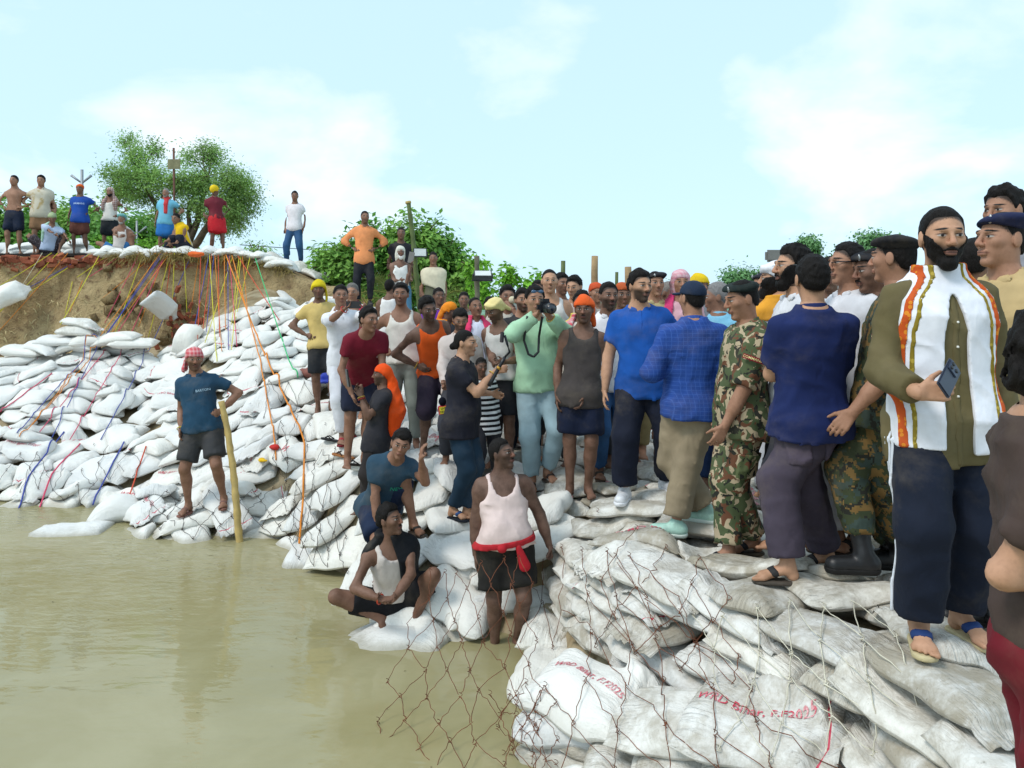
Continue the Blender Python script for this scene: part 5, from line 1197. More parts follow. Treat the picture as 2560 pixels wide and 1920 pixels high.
    if beard:
        bd = dict(th=.008, full=True); bd.update(beard if isinstance(beard, dict) else {})
        if bd['full']:
            def bcut(X, Y, Z, D):
                x, y, z = hl(X, Y, Z); ax_ = np.abs(x); topl = np.interp(ax_, [0, .022, .03, .05, .07], [-.068, -.060, -.040, -.022, .02]); nz = hn(X, Y, Z)
                D = D - (bd['th'] + .002 * nz) * sc; return np.maximum(np.maximum(D, (z - topl) * sc), np.maximum((y - .012) * sc, (-.135 - z) * sc))
            emit('beard', skull + face[:3] + [he((0, -.06, -.10), (.03, .026, .024 + bd['th']), .02)], hair_material(bd.get('c', hcol)), hh_ * 1.1, [bcut])
        if bd.get('mous', True):
            emit('moustache', [hc_((-.004, -.100, -.041), (-.026, -.088, -.050), .0065, .0045, .005), hc_((.004, -.100, -.041), (.026, -.088, -.050), .0065, .0045, .005)], hair_material(bd.get('c', hcol)), max(hh_, .0045))
    # ---- headgear
    if hg:
        g_ = dict(kind='wrap', c='dd8822', f=.048, b=-.05, th=.014, tail=None); g_.update(hg); mt = g_['m'] if 'm' in g_ else cloth(g_['c'], *g_.get('pat', ()), fold=1.4); kd = g_['kind']
        cnm = SNoise((len(label) * 7 + 3) % 999, 8, 30, 70)
        if kd in ('wrap', 'drape', 'turban'):
            th = g_['th']; pr = [he((0, .014, .030), (.075 + th, .094 + th, .088 + th), .02)]
            if kd == 'turban':
                for q in range(5):
                    a0 = q * 1.26 + .4; pr.append(ell(h2w((.0, .01, .055 + .012 * math.sin(a0 * 2))), np.array([.094, .112, .030]) * sc, rot(hf, .25 * math.cos(a0)) @ rot(hu, .3 * math.sin(a0)) @ HM_ if False else (HM_ @ rot(hf, .28 * math.cos(a0)).T @ rot(hu, .28 * math.sin(a0)).T), .006 * sc))
            if kd == 'drape':                                # cloth hanging over the back and sides of the head
                pr += [he((0, .035, -.045), (.092, .085, .105), .03), he((0, .07, -.13), (.085, .05, .10), .04)]
            for tq in (g_['tail'] or ()): pr.append(hc_(tq[0], tq[1], tq[2], tq[3], .012))
            def gcut(X, Y, Z, D):
                x, y, z = hl(X, Y, Z); nz = cnm(X, Y, Z * 1.6)
                if kd == 'drape': line = np.interp(y, [-.11, -.06, -.035, -.02, .02, .1], [g_['f'], g_['f'] - .01, .0, -.14, -.3, -.3])
                else: line = np.interp(y, [-.12, -.05, .0, .05, .1], [g_['f'], g_['f'] - .006, g_['f'] - .035, g_['b'] * .6, g_['b']])
                keep_ = (line - z) * sc * .85
                if g_['tail']: keep_ = np.where((y > .055) | (np.abs(x) > .085), -1, keep_)
                return np.maximum(D - .006 * sc * np.clip(nz, -.5, 1.2), keep_)
            emit({'wrap': 'head_scarf', 'drape': 'head_cloth', 'turban': 'turban'}[kd], pr, mt, hh_ * 1.2, [gcut])
        elif kd == 'beret':
            hgo = emit('beret', [ell(h2w((.012 * g_.get('side', 1), .012, .075)), np.array([.098, .112, .036]) * sc, HM_ @ rot(hf, R(9 * g_.get('side', 1))).T, .01), he((0, .010, .058), (.084, .102, .030), .02)], mt, hh_ * 1.2, [lambda X, Y, Z, D: np.maximum(D, (.046 - .08 * 0 - hl(X, Y, Z)[2] - .22 * np.clip(hl(X, Y, Z)[1], -.1, .1) * 1.0) * sc)])
            if hgo:
                bx_ = h2w((.034 * g_.get('bs', -1), -.086, .078)); D, gr = evalf([ell(bx_, np.array([.013, .006, .018]) * sc, HM_, .004), ell(bx_ + HM_[2] * .016 * sc, np.array([.006, .005, .008]) * sc, HM_, .003)], bx_ - .03, bx_ + .045, max(.004, hh_ * .8)); V_, F_ = surfnet(D, gr)
                if len(F_): add('badge', mesh_np('badge', V_ - O, F_), M_metal, parent=hgo)
        elif kd == 'cap':
            pr = [he((0, .014, .040), (.084, .103, .088), .01)]
            cp = emit('cap', pr, mt, hh_ * 1.1, [lambda X, Y, Z, D: np.maximum(D, (.034 - hl(X, Y, Z)[2] + .12 * hl(X, Y, Z)[1] * -1) * sc)])
            vz = [he((0, -.115, .036), (.070, .062, .012), .01)]
            D, gr = evalf(vz, *bbox(vz, .02), max(.004, hh_), [lambda X, Y, Z, D: np.maximum(D, (hl(X, Y, Z)[1] + .055) * sc)]); V_, F_ = surfnet(D, gr)
            if cp and len(F_): add('visor', mesh_np('visor', V_ - O, F_), mt, parent=cp)
    p.neckr = nk * sc; p.hands_p = hands_p; p.skull = skull; p.face = face; p.feet_p = feet_p; p.limbs = limbs; p.trunk = trunk; p.ua = ua; p.fa = fa
    for ex in extras: ex(p)
    if not 1.35 < H < 1.9: print('height', round(H, 2), label)
    return p

# ---- additions worn on a person
def patch(name, reg, c, thick=.008, on='top', mat=None, h=None, parent=None):
    """a layer lying on the body or the top: reg(q, r, s) < 0 inside, in trunk coordinates (across, front, up from the hips) as fractions of the height"""
    def fn(p):
        pr, posts = (p.topp if on == 'top' and p.topp else ((p.botp if on == 'bot' else None) or (p.trunk + p.limbs, [])))
        pr = list(pr)
        if on in ('over', 'body'): pr = (list(p.topp[0][:1]) if p.topp else []) + p.trunk
        def cut(X, Y, Z, D):
            q, r, s = p.tl(X, Y, Z); return np.maximum(D - thick, reg(q, r, s) * p.H)
        p.emit(name, pr, mat or cloth(c), h or min(p.hb, max(.012, 1.6 * p.d / FPX)), (list(posts) if on in ('top', 'bot') else []) + [p.folds(.006), cut], pad=.03 + thick)
    return fn
def blob(name, prims, mat, h=None, posts=()):
    """prims: callable p -> list of solids"""
    def fn(p): p.emit(name, prims(p), mat, h or min(p.hb, .009), posts)
    return fn
def stole(c, u0=.055, u1=.10, low=.0, lowb=None, side=(-1, 1), back=True, thick=.014, name='scarf', pat=()):
    """a cloth round the neck, both ends hanging in front"""
    def reg(q, r, s):
        a = np.maximum(9 * 0 - 1 + 0 * q, 0)
        out_ = None
        for sd in side:
            lw = low if sd < 0 or lowb is None else lowb
            x = np.maximum(u0 * np.clip(1.15 - (s - low) * .9, .62, 2) - .03 * np.clip(s - .22, 0, 1) * 5 - q * sd, q * sd - u1 * (1.0 + 0 * s))
            fr = np.maximum(np.maximum(x, lw - s), -r - .01)
            out_ = fr if out_ is None else np.minimum(out_, fr)
        if back: out_ = np.minimum(out_, np.maximum(np.maximum(.245 - s, r - .02), np.abs(q) - u1))
        return out_
    return patch(name, reg, c, thick, 'over', cloth(c, *pat, fold=1.3))
def letters(text, size, q0, s0, c, front=1, name='printed_lettering'):
    """flat lettering pressed onto the chest"""
    def fn(p):
        V_, F_ = glyphs(text); H = p.H; ss, A, B, OF = p.tr
        q = q0 * H + V_[:, 0] * size * front; s = s0 * H + V_[:, 1] * size
        a = np.interp(s, ss, A) + .026; b = np.interp(s, ss, B) + .030; of = np.interp(s, ss, OF); r = of + front * b * np.clip(1 - np.abs(q / a) ** 2.3, 0, 1) ** (1 / 2.3)
        W_ = p.pel + q[:, None] * p.u + s[:, None] * p.w + r[:, None] * p.f
        add(name, mesh_np(name, W_ - p.O, F_, False), simple('print', c, .7, .2, .1, 30, 0), parent=p.ob)
    return fn
def wristband(i, c, r=.020, at=.94, name='bracelet'):
    def fn(p):
        a = p.el[i] + (p.wr[i] - p.el[i]) * at; dv = nrm(p.wr[i] - p.el[i])
        V_, F_ = [], []; t1 = nrm(np.cross(dv, [.3, .5, .8])); t2 = np.cross(dv, t1); rr = p.fa * 1.02 + .007
        ring_ = np.array([a + (t1 * math.cos(q) + t2 * math.sin(q)) * rr for q in np.linspace(0, 2 * math.pi, 15)])
        V_, F_ = tube(ring_, .0055, 5, False); add(name, mesh_np(name, V_ - p.O, F_), simple('band', c, .5, .4, .1, 20, 0), parent=p.ob)
    return fn

def arm_title(i, text, bg, fg, at=.4, size=.022, name='shoulder_title', lift=.054):
    """a cloth badge with lettering sewn on the outside of a sleeve"""
    def fn(p):
        dv = nrm(p.el[i] - p.sh[i]); n = p.u * (1 if i else -1) + p.f * .55; n = nrm(n - dv * (n @ dv)); upv = -dv; r = np.cross(upv, n); c = p.sh[i] + (p.el[i] - p.sh[i]) * at; rad = p.ua + lift
        gV, gF = glyphs(text); w_ = (gV[:, 0].max() - gV[:, 0].min()) * size / 2 + .006; h_ = (gV[:, 1].max() - gV[:, 1].min()) * size / 2 + .006
        def at_(x, y, k):
            a = x / rad; return c + upv * y + r * math.sin(a) * (rad + k) + n * math.cos(a) * (rad + k)
        xs = np.linspace(-w_, w_, 9); V_ = np.array([at_(x, y, k) for k in (-.004, .003) for x in xs for y in (-h_, h_)]); F_ = []
        for q in range(8): F_ += [(18 + 2 * q, 18 + 2 * q + 2, 18 + 2 * q + 3, 18 + 2 * q + 1), (2 * q, 2 * q + 1, 2 * q + 3, 2 * q + 2), (2 * q, 2 * q + 2, 20 + 2 * q, 18 + 2 * q), (2 * q + 1, 19 + 2 * q, 21 + 2 * q, 2 * q + 3)]
        o = add(name, mesh_np(name, V_ - p.O, np.array(F_), False), simple('badge_cloth', bg, .8, .2, .1, 30, 0), parent=p.ob)
        cx = (gV[:, 0].max() + gV[:, 0].min()) / 2; cy = (gV[:, 1].max() + gV[:, 1].min()) / 2
        add('lettering', mesh_np('lettering', np.array([at_((v[0] - cx) * size, (v[1] - cy) * size, .0055) for v in gV]) - p.O, gF, False), simple('badge_thread', fg, .8, .2, .1, 30, 0), parent=o)
    return fn
# ------------------------------------------------------------------ the people, one by one
SK = dict(d='6a4a38', m='865f49', l='a0745a', x='b98b6c', v='573e31')
def G(*a): return a
VEST = lambda c='ded8d0', hem=-.01, **k: dict(kind='vest', c=c, hem=hem, **k)
SHORTS = lambda c, ln=.40, **k: dict(c=c, len=ln, loose=.022, **k)
# --- on top of the eroded bank
Zt = 3.5
person('shirtless man in navy shorts, hands on hips, at left end of the bank', 16.3, (36, 637), (36, 438), yaw=4, zfix=Zt, skin=SK['l'], arms=G('hip', 'hip'), bot=SHORTS('1b2438', .43), mus=.95)
person('paunchy man in a stained beige polo on the bank, hand on hip', 16.4, (103, 637), (103, 438), yaw=15, zfix=Zt, skin=SK['l'], fat=.45, arms=G('hip', 'down'), top=dict(kind='polo', c='cfc5b0', pat=('stain', 'b39a68')), bot=SHORTS('8d6a4c', .40), beard=dict(full=False), hair='bushy')
person('squatting man in pale green head wrap and patterned dark waistcloth on the bank', 15.9, ((95, 637), (148, 637)), (130, 545), yaw=20, H=1.62, pel=(122, 622, .1), zfix=Zt, skin=SK['m'], arms=G((140, 588, -.3), (180, 612, -.25)), top=dict(c='b9c6dd', sl=.6, hem=-.02),
       bot=dict(kind='lungi', skirt=False, c='3a3034', pat=('dots', '6d6468'), len=.45, loose=.02), hg=dict(c='a9b78c'), knees=((-.9, -.5, .2), (.9, -.4, .2)), hr=G(25, 35, 0), extras=[stole('a9c9b6', low=.08, side=(-1,))])
person('man in a royal blue t-shirt with orange headband on the bank', 16.1, (200, 645), (200, 460), yaw=10, zfix=Zt - .03, skin=SK['d'], fat=.25, arms=G('down', 'hip'), top=dict(c='1d4a9e'), bot=SHORTS('5a342b', .43), hg=dict(c='e8641c', f=.05, tail=[((0, .1, .02), (-.02, .12, -.08), .02, .012)]), beard=dict(full=False),
       extras=[letters('ARMANI', .055, .01, .2, 'b9cbe8')])
person('man in white vest with a checked cloth over head and shoulders on the bank', 16.6, (275, 642), (276, 468), yaw=5, zfix=Zt, skin=SK['m'], arms=G('hip', 'hip'), top=VEST('e2ddd2'), bot=SHORTS('23282c', .42), hg=dict(kind='drape', c='c9b9ae', pat=('check', '8d5a56')), beard=True, extras=[stole('c9b3a8', low=.14, pat=('check', '8d5a56'), thick=.03)])
person('squatting old man in teal turban and blue waistcloth, hands clasped', 15.7, ((280, 648), (333, 650)), (305, 540), yaw=8, H=1.62, pel=(302, 628, .12), zfix=3.45, skin=SK['m'], arms=G((300, 592, -.32, (-1, 0, -.5)), (315, 590, -.32, (1, 0, -.5))), top=VEST('d9cfc8', .03),
       bot=dict(kind='lungi', skirt=False, c='2f6a9e', len=.34, loose=.02), hg=dict(kind='turban', c='6aa4a2', tail=[((.06, .07, .0), (.09, .07, -.1), .02, .015)]), knees=((-.95, -.5, .25), (.95, -.5, .25)), hcol='9a948c', beard=dict(th=.006))
person('grey-haired man in light blue t-shirt with a red cloth on his shoulder', 16.0, (415, 648), (415, 470), yaw=5, zfix=Zt - .06, skin=SK['m'], fat=.25, arms=G('down', 'hip'), top=dict(c='6fb4cc'), bot=dict(kind='lungi', c='2d73b8', len=.42, loose=.02), hair='crop', hcol='8f8a84', beard=dict(full=True, th=.004), extras=[stole('c23a3c', u0=-.005, u1=.05, low=.1, side=(1,), thick=.02)])
person('seated man with a yellow cloth over his shoulder and black trousers', 15.6, ((405, 655), (452, 660)), (446, 553), yaw=-35, H=1.66, pel=(470, 628, .1), zfix=3.42, skin=SK['m'], arms=G((405, 612, -.3), (432, 610, -.35)), top=VEST('cdbfa0', .03), bot=dict(c='1e2230', len=.9), shoe='slip', knees=((-.7, -.5, .5), (-.5, -.8, .5)), hr=G(-10, 5, 0),
       extras=[stole('e2b514', u0=.01, u1=.11, low=.02, side=(1,), thick=.03)])
person('man in maroon polo and red waistcloth with a yellow cloth on his head, looking away', 16.1, ((528, 640), (560, 640)), (535, 463), yaw=40, zfix=Zt - .04, skin=SK['d'], arms=G('down', 'hip'), top=dict(kind='polo', c='6d2430', hem=-.02), bot=dict(kind='lungi', c='c0222c', len=.36, loose=.015), hr=G(150, 0, 0), hg=dict(kind='wrap', c='e6c112', f=.03, th=.024, tail=[((.06, -.02, .04), (.08, -.03, -.04), .02, .012)]))
person('man in white t-shirt and blue jeans standing on the end of the bank', 17.0, ((718, 668), (755, 668)), (737, 477), yaw=-8, zfix=3.31, skin=SK['m'], arms=G('down', 'down'), top=dict(c='e6dfe0', sl=.45), bot=dict(c='36597f'), shoe=dict(kind='shoe', c='9a4a44', sole='d8d0c8'), hr=G(15, 5, 0))
# --- on the bag hill in the middle distance
person('man in orange shirt and black trousers, hands on hips, above the crowd', 14.0, ((895, 763), (925, 765)), (912, 527), yaw=8, zfix=2.44, skin=SK['m'], arms=G('hip', 'hip'), top=dict(kind='shirt', c='e8935c', sl=1.55, hem=-.09), bot=dict(c='23242a', loose=.004), shoe=dict(kind='shoe', c='2a2523'), hair='crop', beard=dict(full=False), stub=.4, hr=G(20, 0, 0))
person('smiling man in black t-shirt standing behind the leafy bush', 14.3, (1000, 800), (1003, 568), yaw=10, zfix=2.18, skin=SK['d'], top=dict(c='24242a'), bot=dict(c='3a3a40'), hair='crop')
person('white-bearded old man with white cloth over his head and white vest', 13.0, (1000, 905), (1001, 615), yaw=15, zfix=1.85, skin=SK['d'], arms=G((1000, 700, -.28), (1022, 700, -.28)), top=VEST('dcdad4'), bot=dict(kind='lungi', c='5d8cab', len=.9, loose=.015), hg=dict(kind='drape', c='d8d5c6'), beard=dict(c='d8d4cc'), hcol='b9b4ac')
person('smiling man wrapped in a beige shawl beside the bush', 13.0, (1085, 905), (1083, 630), yaw=5, zfix=1.75, skin=SK['m'], top=dict(c='5a5a48', hem=-.06), bot=dict(c='6a6a50'), arms=G('down', 'down'),
       extras=[patch('shawl', lambda q, r, s: np.maximum(np.maximum(.10 + .35 * np.clip(-q, 0, 1) - s - .6 * np.clip(q, 0, 1), s - .315), np.abs(q) - .17), 'd3c8ad', .03, 'over')])
person('man in white vest raising a phone high, seen from behind', 10.4, (975, 1000), (975, 692), yaw=170, skin=SK['d'], arms=G((1028, 668, -.15, (.6, -.3, -.5), (.1, 0, 1)), 'down'), hands=('hold', 'relax'), top=VEST('dedbd8'), bot=dict(c='555555'), hr=G(150, -8, 0), hair='crop')
# --- middle pile
person('man in yellow t-shirt with yellow cloth on head and black shorts', 9.9, ((795, 1030), (828, 1012)), (795, 697), yaw=15, skin=SK['d'], arms=G('hip', 'down'), top=dict(c='cfb36e', hem=-.03), bot=SHORTS('26282c', .42), hg=dict(kind='wrap', c='d6bd1a', th=.022, f=.04, tail=[((.07, .0, .03), (.10, .02, -.12), .03, .022), ((.10, .02, -.12), (.085, .02, -.2), .022, .015)]), stub=.35)
person('young man all in white taking a photo with his phone', 8.2, ((856, 1097), (872, 1060, .3)), (850, 705), yaw=20, skin=SK['m'], arms=G((862, 772, -.38, (-.8, -.4, -1)), (912, 772, -.38, (1, -.4, -1))), hands=('hold', 'hold'), top=dict(kind='shirt', c='e3e3e8', sl=1.1, hem=-.09), bot=dict(c='dcdce2'), shoe=dict(kind='slip', c='a5343c', sole='7d2a30'), extras=[wristband(0, 'c43a34')])
person('bare-chested grey-haired man behind the young man in white', 8.9, ((872, 1078), (900, 1070)), (880, 700), yaw=5, skin=SK['l'], arms=G('down', 'down'), bot=dict(kind='lungi', c='b7a99a', len=.40), hcol='6f6a66', extras=[stole('d2405a', low=.2, thick=.02)])
person('young man in maroon t-shirt leaning forward, hands on his thighs', 7.4, ((862, 1175), (905, 1165)), (918, 795, -.25), yaw=22, H=1.66, pel=(905, 935, .1), skin=SK['m'], arms=G((880, 985, -.28, (-1, 0, .2)), (948, 990, -.2, (1, 0, .2))), top=dict(c='6d1526', hem=-.04), bot=SHORTS('1c2236', .42), hair='bushy', hr=G(45, 3, 0), extras=[letters('o', .05, .06, .2, 'd8c8cc')])
person('man in off-white vest and grey trousers, curly hair, in the middle of the crowd', 8.0, (1010, 1100), (1002, 708), yaw=2, skin=SK['m'], arms=G('hip', 'down'), top=VEST('d8d2c8', dep=.09), bot=dict(c='868b84'), hair='bushy', stub=.45, beard=dict(full=False))
person('man in purple t-shirt with white neckband', 9.4, (1095, 1080), (1096, 712), yaw=25, skin=SK['d'], top=dict(c='6d2f9a', sl=.5), bot=dict(c='44444c'), fat=.3, beard=dict(full=False), extras=[patch('neckband', lambda q, r, s: np.maximum(.298 + .0 * q - s + np.abs(q) * .45, s - .34), 'e0e0e4', .006)])
person('man with bright orange headscarf in profile behind the pale shirt', 8.6, (1118, 1100), (1118, 748), yaw=60, skin=SK['v'], top=dict(c='3a3a3e'), bot=dict(c='3a3a3e'), hr=G(75, 15, 0), hg=dict(c='ec8a1a', tail=[((0, .09, -.02), (.0, .12, -.16), .045, .03)]), extras=[stole('e88a1a', low=.2, side=(-1,), thick=.02)])
person('dark-haired man in orange vest leaning forward with hand on hip', 7.6, ((1058, 1150), (1112, 1170)), (1075, 783, -.15), yaw=20, H=1.70, pel=(1092, 925, .10), skin=SK['v'], arms=G('hip', 'down'), top=VEST('d9571c', dep=.06), bot=SHORTS('2c2433', .52), hair='bushy', hr=G(30, 12, 12), stub=.5, extras=[wristband(0, 'b8923a')])
person('bearded young man with fringe in a pale shirt, looking down', 7.1, (1150, 1190), (1150, 760), yaw=8, skin=SK['m'], arms=G((1112, 1022, -.33, (-.6, .3, -.2), (.1, -.5, .6)), 'down'), hands=('grip', 'relax'), top=dict(kind='shirt', c='cfc0b8', pat=('stain', 'b09a92'), sl=1.8), bot=dict(c='3a3c44'), hair='fringe', hr=G(10, 16, 0), stub=.75, beard=dict(full=False))
person('balding moustached man in white shirt with a pink scarf round his neck', 7.9, (1192, 1150), (1190, 740), yaw=15, skin=SK['m'], top=dict(kind='shirt', c='d9dbea', sl=1.5), bot=dict(c='44464c'), hair='reced', hr=G(20, -4, 8), beard=dict(full=False), extras=[stole('dc3c68', low=.04, thick=.02)])
person('man in pale yellow turban and grey-white vest looking down at his hands', 7.2, ((1235, 1140), (1275, 1140)), (1245, 742), yaw=-20, skin=SK['d'], arms=G((1232, 905, -.3), (1262, 905, -.3)), hands=('hold', 'hold'), top=VEST('c3bfba'), bot=SHORTS('2a2a2e', .42), hr=G(-45, 25, 0), hg=dict(kind='turban', c='dcc98a', tail=[((.05, .09, .0), (.07, .13, -.05), .025, .018)]), stub=.5)
person('long-haired man with ponytail in black polo and jeans filming with a gimbal', 6.4, ((1132, 1322), (1166, 1338)), (1160, 822), yaw=72, skin=SK['x'], fat=.45, arms=G((1238, 928, -.12, (-.2, -.3, -1), (1, -.1, .25)), (1230, 985, .22)), hands=('grip', 'relax'), top=dict(kind='polo', c='20202a', hem=-.085, sl=.62), bot=dict(c='1f3547', loose=.006), shoe=dict(kind='slip', c='2f4f80', sole='22262e'), hair='tied', stub=.25,
       extras=[wristband(0, 'c9a24a', at=.88), ])
person('boy in a black and white striped top behind the ponytailed man', 6.9, (1215, 1190), (1200, 885), yaw=30, skin=SK['d'], top=dict(c='e4e4e4', pat=('hstripe', '17171a'), sl=1.8, hem=-.12), bot=dict(c='2a2a30'), hair='crop', hr=G(20, 10, 0))
person('person in a long bright orange headscarf holding up a phone, facing left', 6.8, ((915, 1330), (950, 1335)), (962, 905), yaw=-75, skin=SK['d'], arms=G((905, 985, .08, (.3, .2, -1)), (902, 990, -.1, (.3, -.2, -1))), hands=('hold', 'hold'), top=dict(c='2b2a2f', sl=.55, hem=-.10), bot=dict(c='2f2a2a', loose=.012), stub=.6,
       hg=dict(c='f0500e', th=.016, f=.05, b=-.08, tail=[((0, .085, .0), (.0, .11, -.10), .05, .07), ((0, .10, -.12), (.0, .15, -.42), .085, .13), ((.0, .13, -.4), (.02, .12, -.62), .12, .09), ((.02, .09, -.04), (.04, .11, -.06), .03, .03)]), extras=[wristband(1, 'b8923a'), wristband(1, 'a03028', at=.86)])
person('boy in dark blue t-shirt leaning on his raised knee, hand to his chin', 6.0, ((945, 1455), (1033, 1335)), (1010, 1050, -.2), yaw=22, H=1.56, pel=(950, 1265, .12), zfix='px', skin=SK['m'], arms=G((948, 1345, -.18, (-.6, .4, .2)), (1052, 1150, -.35, (.3, .2, -1), (.1, -.2, 1))), hands=('relax', 'relax'), top=dict(c='2c4658', hem=-.05), bot=SHORTS('1a2740', .44),
       hair='fringe', hr=G(8, 8, -14), knees=((.3, -1, .1), (.75, -.75, .6)), shoe='slip', extras=[letters('NEW', .05, .03, .19, '2f9a7a')])
person('thin man in white vest squatting on a floating sandbag, black cloth on shoulder', 5.75, ((957, 1572), (1035, 1577)), (972, 1268, -.05), yaw=22, H=1.64, pel=(990, 1500, .12), zfix='px', skin=SK['d'], arms=G((955, 1500, -.32, (-1, -.1, -.4), (1, -.3, .1)), (985, 1497, -.34, (1, -.1, -.6), (-1, -.2, 0))), hands=('hold', 'hold'), top=dict(kind='vest', c='cfc4bc', hem=.035, dep=.09), bot=SHORTS('16161a', .34),
       hair='bushy', hr=G(62, -10, 0), knees=((-1, -.55, .25), (.7, -.75, .5)), stub=.2, beard=dict(full=False), extras=[stole('17191e', u0=.015, u1=.14, low=.12, side=(1,), thick=.025), wristband(0, 'd2452a')])
person('heavy-bellied man in pink-white vest with red sash standing at the water edge', 5.6, ((1238, 1645), (1293, 1625)), (1253, 1088), yaw=8, zfix='px', skin=SK['v'], fat=.8, mus=1.05, arms=G((1187, 1430, -.02, (-1, .3, .2)), (1378, 1375, .05, (1, .4, .3), (.2, 0, -1))), hands=('relax', 'fist'), top=dict(kind='vest', c='d9c3bd', hem=-.0, dep=.10), bot=dict(c='211f1d', len=.38, loose=.028), hr=G(55, -12, 0), beard=dict(full=False), stub=.35,
       extras=[patch('sash', lambda q, r, s: np.abs(s - .022 - .1 * q) - .014, 'b01f2a', .014, 'over'), blob('sash_knot', lambda p: [ell(p.pel + p.u * .015 * p.H * -2 + p.f * .135 * p.H + p.w * .012 * p.H, (.035, .03, .03), None, .01), cone(p.pel + p.u * .045 * p.H + p.f * .13 * p.H + p.w * .01 * p.H, p.pel + p.u * .07 * p.H + p.f * .125 * p.H - p.w * .075 * p.H, .022, .042, .01, sq=(p.f, 2.0))], cloth('b01f2a'))])
person('photographer in mint green sweatshirt and pale jeans looking through a camera', 7.0, ((1330, 1170), (1368, 1188)), (1335, 706), yaw=10, skin=SK['l'], fat=.45, arms=G((1342, 785, -.40, (-1, -.2, -.9)), (1372, 790, -.42, (1, -.2, -.9))), hands=('grip', 'grip'), top=dict(c='a3c9a6', sl=1.88, hem=-.04, loose=.014), bot=dict(c='94acb4', loose=.014), shoe=dict(kind='sandal', c='3a2c26'), hair='bushy',
       extras=[wristband(1, 'c9a24a', at=.9, name='watch'), blob('sunglasses', lambda p: [p.he((-.03, -.098, .075), (.026, .008, .017), .003), p.he((.03, -.098, .075), (.026, .008, .017), .003), p.hc((-.01, -.1, .08), (.01, -.1, .08), .004, .004, .002)], simple('mirror_lens', '30506e', .1, .8, .1, 10, 0))])
# --- heads packed behind them
person('moustached man in white vest standing behind the photographer', 8.0, (1380, 1120), (1373, 672), yaw=3, skin=SK['x'], fat=.3, top=VEST('e0dcd8'), bot=dict(c='55504c'), hair='reced', beard=dict(full=False))
person('curly-haired man half hidden right of the moustached man', 9.0, (1402, 1080), (1402, 676), yaw=25, skin=SK['m'], top=dict(c='8a8f98'), bot=dict(c='44464c'), hair='bushy', stub=.3)
person('man with spiky hair looking left over the red checked scarf', 8.7, (1440, 1080), (1437, 687), yaw=-15, skin=SK['x'], top=dict(c='b9a49c'), bot=dict(c='44464c'), hair='bushy', hr=G(-25, 8, 0))
person('man wiping his face with a cloth left of the photographer', 8.3, (1268, 1100), (1268, 710), yaw=10, skin=SK['m'], arms=G('down', (1282, 775, -.2)), top=dict(c='c9c4b8', sl=.6), bot=dict(c='3c3c40'), hair='bushy', beard=dict(full=False), extras=[blob('face_cloth', lambda p: [p.he((.03, -.12, -.03), (.04, .03, .04), .01)], cloth('d8cdae'))])
person('dark-haired bearded man peering from behind the photographer shoulder', 7.7, (1306, 1120), (1306, 722), yaw=12, skin=SK['l'], top=dict(c='2a2b30'), bot=dict(c='1f2836'), hair='bushy', stub=.8)
person('man with red checked scarf and yellow cloth behind the orange turban', 7.5, (1452, 1130), (1455, 722), yaw=-12, skin=SK['d'], top=dict(c='d8d2c8'), bot=dict(c='44464c'), hair='bushy', extras=[stole('d85a68', low=.1, pat=('check', 'e6c8c8'), thick=.025, side=(-1,)), stole('d9bf5a', low=.12, thick=.03, side=(1,), u1=.12)])
person('lean man in orange turban and dark grey tank top with rolled navy shorts', 6.6, ((1425, 1195), (1470, 1225)), (1462, 738), yaw=-4, skin=SK['d'], arms=G('down', (1462, 990, -.1)), top=dict(kind='vest', c='453f3d', hem=-.08, loose=.012), bot=SHORTS('141d34', .42), hr=G(-12, 3, 0), hg=dict(c='dd5a22', f=.045, tail=[((.05, .08, .0), (.075, .08, -.14), .035, .022)]), beard=dict(full=False), stub=.3)
person('stocky man in white shirt and jeans with short beard behind the blue polo', 7.0, ((1498, 1195), (1545, 1205)), (1520, 698), yaw=12, skin=SK['d'], fat=.35, top=dict(kind='shirt', c='dfdde0', sl=.6), bot=dict(c='2d527c'), shoe='sandal', stub=.75, beard=dict(full=False))
person('man with orange band on his head peering between two faces', 7.7, (1556, 1120), (1556, 708), yaw=5, skin=SK['d'], top=dict(c='c9c9cc'), bot=dict(c='44464c'), hg=dict(c='b8552a', f=.06))
# --- the group around the blue polo
person('big man in bright blue polo and navy trousers at the centre of the group', 5.8, ((1560, 1262), (1665, 1228, .15)), (1595, 665), yaw=-6, skin=SK['x'], fat=.52, mus=1.03, arms=G('down', 'back'), top=dict(kind='polo', c='1650a0', sl=.62, hem=-.075, nr=.056), bot=dict(c='151a2a', loose=.020, end=.092), shoe=dict(kind='shoe', c='dedee0', sole='e6e6e8', big=1.12), hair='bushy', hr=G(22, 2, 0), stub=.9, beard=dict(full=False),
       extras=[])
person('policeman in dark beret behind the blue polo man', 7.6, (1637, 1120), (1637, 676), yaw=8, skin=SK['l'], top=dict(kind='shirt', c='b7a578'), bot=dict(c='8d7d58'), hair='crop', hg=dict(kind='beret', c='1d1d24'), beard=dict(full=False))
person('grey balding man with face lowered behind the group', 8.1, (1664, 1100), (1664, 702), yaw=40, skin=SK['d'], top=dict(c='cfcac8'), bot=dict(c='44464c'), hair='reced', hcol='7a746e', hr=G(50, 15, 0))
person('man with a pink and white cloth draped over his head', 7.6, (1700, 1110), (1700, 672), yaw=0, skin=SK['l'], top=dict(c='d8a8b0'), bot=dict(c='5a5a60'), hg=dict(kind='drape', c='dcb6ba', pat=('check', 'cf8c98')), extras=[stole('cf3c70', low=.1, thick=.02)])
